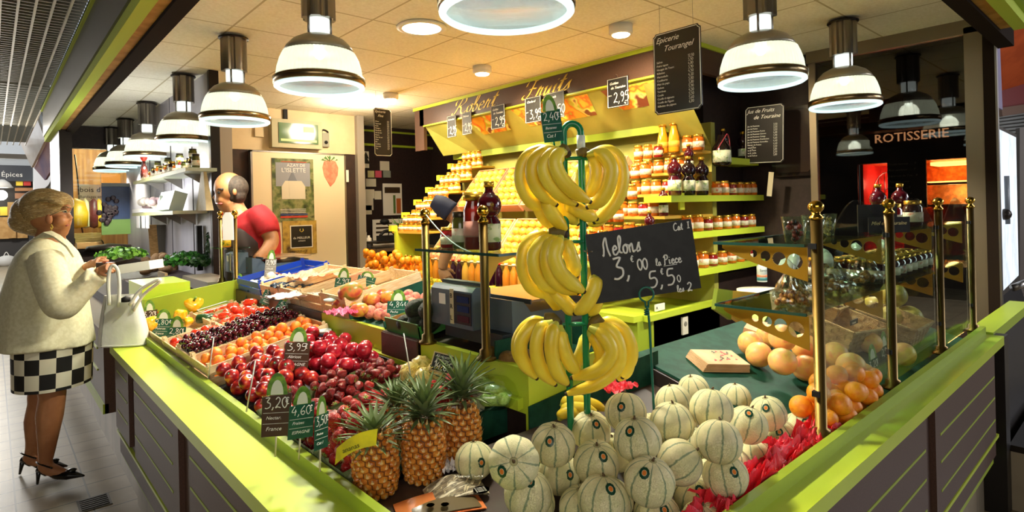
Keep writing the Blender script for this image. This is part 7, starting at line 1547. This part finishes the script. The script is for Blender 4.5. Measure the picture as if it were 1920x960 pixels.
# far window: neighbouring shop
w = MB(); w.box((.74,10.6,0),(2.4,10.7,2.7), mat('warm shop back','c8904c',.5,col2='a8703a',scale=2,stretch=(9,1,.5))); w.box((.70,9.05,0),(.74,10.7,2.7),SH); w.box((1.85,9.05,0),(1.9,10.7,2.7),SH); struct(w.build('wall_far_shop'))
light('far_shop_light', 'POINT', (1.1,9.7,2.4), 22, (1,.82,.55), shadow_soft_size=.2)
def yr(name, u0, v0, u1, v1, m, y, label, cat, t=.03, par=None):
    b = MB(); yrect(b, u0, v0, u1, v1, m, y, t); o = b.build(name, par)
    return o if par else tag(o, label, cat)
yr('text_poster',146,346,190,386,PAPER,9.6,'white poster with black text behind the far window','poster',.01)
b = MB(); a = ony(149,360,9.58); put_text(b,"bois d'exte",.095,BLACK,frame_at(a,(1,0,0),(0,0,1)))
for k,t in enumerate(['Bardages en pin','Terrasses','Lames a volets','Planches de rive']): put_text(b,t,.05,BLACK,frame_at(a-UPV*(.08+.065*k),(1,0,0),(0,0,1)))
tag(b.build('poster_text'),'black printed words on the far white poster','lettering')
r = thing('garden_poster','dark blue and green poster standing inside the far window','poster'); yr('blue_sheet',190,343,256,412,mat('blue night print','1c2c4a',.4,col2='24365a',scale=4),8.7,'','',.01,r); yr('green_sheet',190,412,256,438,mat('green print','1f3a1c',.5,col2='2a4a22',scale=9),8.69,'','',.012,r); yr('grey_header',190,343,256,350,mat('grey print','7a7a72',.5),8.685,'','',.01,r)
b = MB(); rg = random.Random(9); c = ony(207,398,8.67)
for j in range(30): b.ball(c + Vector((rg.gauss(0,.05),0,rg.gauss(0,.09))), .03, mat('dark plant print','2c1c22',.5), 6, 5, (1,.1,1))
b.build('plant_print', r)
for k,(u,rx,c,l) in enumerate([(142,.13,'d8a020','round yellow cheese at the left'),(176,.06,'6a2a2a','dark red sausage shape'),(186,.05,'e8b030','tall yellow shape'),(160,.05,'f0e0b0','white jug shape')]):
    p = ony(u,400,9.4); tag(MB().lathe([(.0001,-.2),(rx,-.17),(rx*1.1,0),(rx*.8,.15),(.0001,.2)],14,mat('goods2 '+c,c,.4),Matrix.Translation(p)).build('shop_goods'), l+' behind the far window', 'goods')
for k in range(3): yr('wooden_crate',138+3*k,438+9*k,190,446+9*k,WOODD,9.2-.2*k,['top','middle','bottom'][k]+' pale wooden crate stacked behind the far window','crate',.15)
yr('orange_lampshade',192,326,226,344,mat('orange shade','e8903a',.5,emit='e88a30',estr=.4),9.3,'orange lampshade behind the far window','lampshade',.1)
b = MB(); b.tube(catmull([at(140,290,7.6),at(146,340,7.6),at(150,400,7.6),at(158,445,7.6),at(175,447,7.6),at(192,452,7.6),at(194,470,7.6)]), .008, 6, DKMETAL); tag(b.build('bent_wire'),'long thin bent metal rod in front of the far window','rod')
b = MB(); b.lathe([(.25,0),(.22,.06),(.0001,.09)],20,DKMETAL,Matrix.Translation(ony(205,470,8.4))); tag(b.build('dark_dome'),'dark low dome behind the salad','dome')
# ================================================================ HANDBAG
LEA = mat('white leather','eceae0',.35,col2='dedccf',scale=9,bump=.15,bscale=30)
r = thing('handbag','white leather handbag with two long handles standing on the lime ledge','handbag')
c = at(234,646,2.98); c.z = .851; X = (RT*.95+FW*.1).normalized(); Yd = UPV.cross(X)
b = MB()
def bagf(u, v):
    a = 2*PI*u; k = 1-.34*v**1.5; dx = .115*k*math.copysign(abs(math.cos(a))**.4, math.cos(a)); dy = .055*(1-.55*v)*math.copysign(abs(math.sin(a))**.5, math.sin(a))
    return c + X*(dx-.012*v) + Yd*dy + UPV*(.002+.255*v)
b.grid(bagf, 28, 10, LEA, True, True); b.add([bagf(i/28,0) for i in range(28)],[tuple(range(28))[::-1]],LEA); b.add([bagf(i/28,1)-UPV*.02 for i in range(28)],[tuple(range(28))],BLACK); b.build('bag_body', r)
b = MB(); b.tube([bagf(i/28,0)+UPV*.006 for i in range(29)], .004, 5, LEA); b.tube([bagf(.68,v/10)-FW*.002 for v in range(11)], .0022, 5, mat('grey seam','8a8a80',.5)); b.build('piping', r)
for k, pts in enumerate(([(205,572),(203,530),(206,505),(213,498),(221,508),(224,540),(222,575)], [(243,572),(262,545),(285,530),(298,524),(297,530),(270,552),(250,582)])):
    b = MB(); b.tube(catmull([at(u,v,2.93+(.02*i/6)) for i,(u,v) in enumerate(pts)]), .0085, 8, LEA); b.build('handle', r)
b = MB(); b.lathe([(.02,0),(.02,.02),(.0001,.03)],12,BLACK,Matrix.Translation(at(236,566,2.93))); b.build('black_lining', r)
# ================================================================ PEOPLE
SKIN = mat('skin','b07850',.5,col2='a56c46',scale=14,sub=.05); SKIN2 = mat('tanned skin','a8744c',.5,col2='9c683f',scale=14); LEGS = mat('stocking skin','6e4a30',.5,col2='64422a',scale=14)
def remesh(o, vs, it=6):
    m = o.modifiers.new('remesh','REMESH'); m.mode = 'VOXEL'; m.voxel_size = vs; m.use_smooth_shade = True
    s = o.modifiers.new('smooth','SMOOTH'); s.iterations = it; s.factor = .6
class Fig:
    def __init__(s, D, u0, f): s.D = D; s.u0 = u0; s.f = f; s.o = at(u0, 412, D); s.side = UPV.cross(f)
    def P(s, u, v, c=0.0):      # pixel in the figure's own vertical plane, c = metres towards the viewer
        return at(u, v, s.D - c)
F1 = Fig(3.35, 95, RT); k1 = 3.35/FPX
r = thing('person','woman in a cream jacket and chequered skirt leaning on the counter with her purse','person')
P = F1.P; b = MB(); T = lambda pts, rad, m=SKIN, n=14: b.tube(catmull([P(*p) for p in pts], 4), lerp_list(rad, (len(pts)-1)*4+1), n, m)
# head and face
b.ball(P(88,398,0), .098, SKIN, 20, 14, (1,1,1.12)); b.ball(P(104,412,0), .078, SKIN, 18, 12, (1,.95,1.1)); b.ball(P(116,425,0), .042, SKIN, 12, 10); b.ball(P(112,432,0), .045, SKIN, 12, 10)
b.tube([P(124,398),P(134,409),P(130,413)], [.010,.013,.010], 8, SKIN); b.ball(P(127,420), .016, SKIN, 8, 6); b.ball(P(127,426), .014, SKIN, 8, 6); b.ball(P(123,391), .03, SKIN, 10, 8); b.ball(P(113,416,.045), .035, SKIN, 10, 8)
T([(98,420,0),(96,440,0),(92,458,0)], [.065,.068,.085])
# legs and feet (part of the same body)
T([(82,655,.06),(96,725,.07),(98,745,.07),(93,780,.07),(89,830,.07),(86,862,.07),(84,878,.07)], [.085,.068,.064,.066,.046,.034,.036], LEGS)
T([(90,655,-.08),(76,735,-.09),(75,755,-.09),(68,790,-.09),(64,830,-.09),(58,850,-.09),(54,862,-.09)], [.085,.062,.06,.06,.042,.032,.034], LEGS)
T([(84,876,.07),(100,882,.07),(125,889,.07)], [.034,.034,.022], LEGS); T([(54,860,-.09),(75,866,-.09),(100,872,-.09)], [.032,.032,.02], LEGS)
T([(165,528,.12),(180,515,.13),(190,505,.14)], [.030,.026,.024]); T([(155,508,-.10),(168,498,-.06),(176,493,-.03)], [.030,.026,.024])
body = b.build('body', r); remesh(body, .0075, 5); body.data.materials.clear(); body.data.materials.append(SKIN)
def hand(Pc, dirn, up, par, m, size=.085, curl=.8, thumb=1, name='hand'):
    """palm + four bent fingers of unequal length + thumb from the side of the palm"""
    d = Vector(dirn).normalized(); u = Vector(up); u = (u - d*u.dot(d)).normalized(); s = d.cross(u); b = MB(); s_ = size
    b.tube([Pc - d*s_*.2, Pc + d*s_*.2, Pc + d*s_*.5], [s_*.26,s_*.36,s_*.38], 12, m, flat=.62, up=u)
    for i, (o, L) in enumerate(((-.30,.44),(-.10,.52),(.10,.50),(.29,.38))):
        q = Pc + d*s_*.46 + s*o*s_; pts = [q]; a = .2
        for j in range(3): a += curl*.5; q = q + (d*math.cos(a) - u*math.sin(a))*L*s_*(.42,.33,.27)[j]; pts.append(q)
        b.tube(catmull([Pc + d*s_*.3 + s*o*s_*.9] + pts, 3), lerp_list([s_*.10,s_*.10,s_*.092,s_*.085,s_*.065], 13), 8, m)
    q = Pc + d*s_*.02 - s*s_*.30*thumb; b.tube(catmull([q, q + (d*.6 - s*.55*thumb - u*.2)*s_*.32, q + (d*1.0 - s*.5*thumb - u*.5)*s_*.52], 3), lerp_list([s_*.13,s_*.105,s_*.075], 7), 8, m)
    o = b.build(name, par); remesh(o, .0035, 2); return o
hand(P(190,505,.14), RT+UPV*.25, UPV*.6-FW*.6, r, SKIN, .085, .9, -1); hand(P(176,493,-.02), RT*.9-FW*.25+UPV*.2, UPV*.6-FW*.6, r, SKIN, .082, .8, 1)
b = MB(); b.tube([P(192,492,.14), P(204,488,.12)], .006, 6, mat('purse clasp','c87a5a',.4)); b.box((-.045,-.03,-.012),(.045,.03,.012), mat('dark purse','4a3a32',.4), frame_at(P(198,502,.10), RT, UPV)); tag(b.build('purse'), 'small purse with a dark leather body held in the woman hands', 'purse')
# ear, earring, glasses, hair
b = MB(); b.ball(P(92,411,.092), .022, SKIN, 10, 8, (.8,.6,1.3)); er = b.build('ear', r); b = MB(); b.tube([P(96,421,.098)+Vector((0,0,0)), P(99,426,.10), P(97,431,.10), P(95,426,.10)], .003, 6, GOLD); b.build('earring', er)
b = MB(); b.tube([P(94,404,.095), P(110,397,.085), P(124,394,.05)], .0028, 6, mat('spectacle frame','c8b890',.2,.6)); b.tube([P(124,390,.05),P(131,389,.0),P(132,396,0),P(126,399,.045),P(124,394,.05)], .0022, 6, mat('spectacle frame','c8b890')); b.tube([P(128,390,-.03),P(133,390,-.0)], .002, 6, DKMETAL); b.build('spectacles', r)
b = MB(); b.ball(P(121,397,.052), .009, mat('eye white','d8d0c4',.2), 8, 6); b.ball(P(122.5,397,.058), .005, BLACK, 6, 5); b.build('eye', r); b = MB(); b.tube([P(118,389,.062),P(124,387,.05),P(128,389,.03)], .003, 5, mat('brow','6a5030',.7)); b.build('eyebrow', r)
b = MB(); b.tube([P(128,422,.02),P(124,423.5,.04)], [.006,.004], 6, mat('lips','96483e',.4)); b.build('mouth', r)
HAIR = mat('dark blond hair','a88a58',.45,col2=['c4a870','7e6238','d2bc88'],scale=34,stretch=(1,1,5),bump=.8,bscale=70)
b = MB(); off = Vector((2,3,1))
for (u, v, c, rr, sc) in [(84,388,0,.118,(1.05,1.0,.92)),(62,400,0,.105,(1,.95,1.0)),(50,415,0,.085,(1,.95,.85)),(98,378,0,.092,(1.1,1,.7)),(110,384,-.02,.070,(1.05,1,.6)),(70,428,0,.065,(1.2,1,.7)),(44,398,0,.06,(1,1,1))]: b.ball(P(u,v,c), rr, HAIR, 18, 12, sc)
for k in range(22): 
    t = k/21; c = .105*math.cos(PI*(t-.5)); s = -.10+.2*t
    b.tube(catmull([P(118,380+10*abs(t-.5),s*.8), P(100,371+14*abs(t-.5),s), P(72,380,s*1.05), P(46,402,s*.8), P(52,430,s*.5)]), .012, 6, HAIR)
h = b.build('hair', r); remesh(h, .007, 2)
b = MB(); b.tube(catmull([P(34,392,.02),P(40,400,.05),P(50,408,.085)]), [.014]*13, 8, BLACK); b.ball(P(37,398,.03), .028, BLACK, 10, 8); b.build('hair_clip', r)
JACK = mat('cream jacket cloth','ddd8b8',.75,col2='d2cca8',scale=60,bump=.25,bscale=8)
b = MB()
sec = [(446,92,20,.09),(458,90,29,.13),(474,90,39,.175),(495,90,46,.205),(530,88,56,.215),(575,84,68,.225),(615,83,76,.235),(646,83,82,.245)]
def jf(u, v):
    x = v*(len(sec)-1); i = min(int(x), len(sec)-2); t = x-i; q = [sec[i][j]*(1-t)+sec[i+1][j]*t for j in range(4)]; a = 2*PI*u; w = 1+.035*math.sin(5*a+1)*v+.02*math.sin(9*a)*v
    return P(q[1]+q[2]*math.cos(a)*w, q[0], 0) - FW*(q[3]*math.sin(a)*w)
b.grid(jf, 40, 28, JACK, True, True); b.add([jf(i/40,0) for i in range(40)],[tuple(range(40))],JACK); b.add([jf(i/40,1) for i in range(40)],[tuple(range(40))[::-1]],JACK)
Tj = lambda pts, rad: b.tube(catmull([P(*p) for p in pts], 5), lerp_list(rad, (len(pts)-1)*5+1), 16, JACK)
Tj([(86,486,.13),(94,520,.19),(108,562,.23),(120,572,.225),(145,552,.19),(172,526,.15),(186,513,.14)], [.088,.088,.082,.078,.064,.055,.057]); Tj([(95,482,-.13),(110,520,-.2),(128,545,-.2),(150,525,-.13),(165,505,-.07)], [.09,.085,.08,.06,.055])
for k in range(6): b.tube(catmull([P(112+9*k,585-11*k,.235), P(118+9*k,560-9*k,.262-.012*k), P(116+9*k,545-9*k,.25-.012*k)]), [.006,.009,.012,.014,.014,.013,.012,.012,.01,.008,.006,.005,.004], 6, JACK)
j = b.build('jacket', r); remesh(j, .010, 3)
b = MB(); b.add([P(64,448,.10),P(84,437,.115),P(100,446,.13),P(122,463,.13),P(136,483,.10),P(132,461,.09),P(112,444,.10),P(96,436,.09)], [(0,1,2),(2,1,7),(2,7,6),(2,6,3),(3,6,5),(3,5,4)], JACK); s = b.build('collar', r); m = s.modifiers.new('t','SOLIDIFY'); m.thickness = .012
CHK = mat('chequered cloth','e8e2cc',.7); nt = CHK.node_tree; ck = nt.nodes.new('ShaderNodeTexChecker'); ck.inputs['Scale'].default_value = 1; ck.inputs[1].default_value = lin('e0dac2'); ck.inputs[2].default_value = lin('141210'); uvn = nt.nodes.new('ShaderNodeAttribute'); uvn.attribute_name = 'UVMap'; nt.links.new(uvn.outputs['Vector'], ck.inputs['Vector']); nt.links.new(ck.outputs['Color'], nt.nodes['Principled BSDF'].inputs['Base Color'])
b = MB(); NU, NV = 48, 8
def sf(u, v): a = 2*PI*u; w = 60-3*v; return P(100+w*math.cos(a), 632+88*v, 0) - FW*(.20*math.sin(a))
b.grid(sf, NU, NV, CHK, True); sk = b.build('skirt', r); uv = sk.data.uv_layers.new(name='UVMap')
for p in sk.data.polygons:
    i, j_ = p.index % NU, p.index // NU
    for li, vi in zip(p.loop_indices, range(4)): uu = (i + (vi in (1,2)))/NU; vv = (j_ + (vi in (2,3)))/NV; uv.data[li].uv = (uu*16, vv*3.2)
SHOE = mat('black patent shoe','14120f',.25,coat=.4)
for (x0, y0, x1, y1, c, hx, hy) in ((74,872,158,890,.07,70,908),(44,854,126,872,-.09,37,889)):
    b = MB(); b.tube(catmull([P(x0+18,y0+14,c),P(x0+34,y0+18,c),P(x0+56,y0+18,c),P(x1,y1+2,c)]), lerp_list([.018,.03,.034,.006],13), 10, SHOE, flat=.75, up=UPV); b.tube([P(x0-2,y0+6,c),P(x0+16,y0+14,c)], [.02,.022], 8, SHOE); b.tube([P(x0-1,y0+8,c),P(hx,hy,c)], [.014,.006], 8, SHOE)
    b.tube(catmull([P(x0+24,y0+6,c+.03),P(x0,y0-2,c+.03),P(x0-6,y0-6,c),P(x0,y0-2,c-.035),P(x0+24,y0+6,c-.03)]), .0045, 5, SHOE); b.ball(P(x1-24,y1-8,c), .018, SHOE, 8, 6, (1.4,1,.7)); b.build('slingback_shoe', r)
# shop assistant
r = thing('person','balding shop assistant in a red T-shirt leaning over the far scale','person'); Q = lambda u, v, c=0: at(u, v, 4.05-c)
b = MB(); b.ball(Q(430,352), .098, SKIN2, 20, 14, (1,1,1.1)); b.ball(Q(424,372), .072, SKIN2, 16, 12, (1,1,1.15)); b.ball(Q(418,386), .036, SKIN2, 10, 8); b.ball(Q(426,388), .045, SKIN2, 10, 8)
b.tube([Q(408,362),Q(401,371),Q(405,375)], [.010,.015,.010], 8, SKIN2); b.ball(Q(406,355), .022, SKIN2, 8, 6); b.ball(Q(407,379), .016, SKIN2, 8, 6); b.ball(Q(416,374,.05), .03, SKIN2, 8, 6)
b.tube([Q(438,380),Q(446,398),Q(456,412)], [.06,.062,.08], 12, SKIN2); b.tube([Q(452,425,-.1),Q(460,418,0),Q(480,415,.08),Q(498,425,.15)], [.05,.07,.06,.055], 12, SKIN2)
b.tube(catmull([Q(498,425,.15),Q(509,448,.16),Q(503,466,.2),Q(488,480,.25),Q(478,488,.28)],4), lerp_list([.055,.05,.045,.036,.03],17), 12, SKIN2)
b.tube(catmull([Q(452,425,-.1),Q(446,460,-.05),Q(450,488,.05)],4), lerp_list([.05,.045,.034],9), 12, SKIN2)
body = b.build('body', r); remesh(body, .008, 5)
hand(Q(478,489,.28), -RT*.8-UPV*.5, UPV, r, SKIN2, .09, .6, 1); hand(Q(450,489,.05), -RT*.6-UPV*.6, UPV, r, SKIN2, .09, .6, -1)
b = MB(); b.tube(catmull([Q(455,408),Q(468,425),Q(474,470),Q(470,560),Q(470,640)],5), lerp_list([.11,.19,.185,.16,.15],21), 22, mat('red T-shirt','a8141c',.75,col2='9a1018',scale=30)); b.tube(catmull([Q(482,402,.08),Q(498,418,.14),Q(505,438,.16)],4), lerp_list([.085,.08,.072],9), 14, mat('red T-shirt','a8141c')); b.tube([Q(448,410,-.1),Q(450,432,-.1)], [.09,.07], 14, mat('red T-shirt','a8141c')); t = b.build('t_shirt', r); remesh(t, .012, 4)
b = MB(); b.tube(catmull([Q(452,425,.14),Q(456,455,.12),Q(460,500,.1),Q(462,560,.1)],4), lerp_list([.05,.12,.13,.14],13), 16, mat('dark apron','3a2c26',.7)); a = b.build('apron', r)
HB = mat('dark short hair','2c221a',.8,col2='3c3026',scale=60); b = MB(); b.ball(Q(440,352,0), .090, HB, 20, 14, (1,1.03,1.0)); b.ball(Q(443,366,.0), .072, HB, 12, 8, (.9,1.15,1.0)); hb = b.build('hair', r); remesh(hb, .008, 2)
b = MB(); b.ball(Q(440,360,.092), .017, SKIN2, 10, 8, (.8,.6,1.35)); b.build('ear', r); b = MB(); b.ball(Q(411,361,.084), .011, BLACK, 8, 6); b.build('eye', r); b = MB(); b.tube([Q(405,357,.066),Q(411,354,.086),Q(418,355,.100)], .008, 6, HB); b.build('eyebrow', r); b = MB(); b.tube([Q(406,381,.035),Q(411,382,.065),Q(416,382,.075)], .007, 6, mat('lips','96483e')); b.build('mouth', r)
# reaching arm of a second assistant behind the bottle shelf
r = thing('person','bare forearm and hand of someone in a dark sleeve reaching into the fruit wall','person'); Q2 = lambda u, v, c=0: at(u, v, 3.55-c)
b = MB(); b.tube(catmull([Q2(838,392),Q2(862,415),Q2(858,440),Q2(842,465),Q2(832,490),Q2(830,505)],4), lerp_list([.055,.05,.045,.042,.034,.028],21), 12, SKIN); a = b.build('arm', r); remesh(a, .007, 3); hand(Q2(830,508), -UPV*.8+RT*.4, -FW, r, SKIN, .095, .5, 1)
b = MB(); b.tube(catmull([Q2(812,376),Q2(826,384),Q2(846,398)],4), lerp_list([.04,.06,.066],9), 12, mat('navy sleeve','23263a',.8)); b.build('sleeve', r)
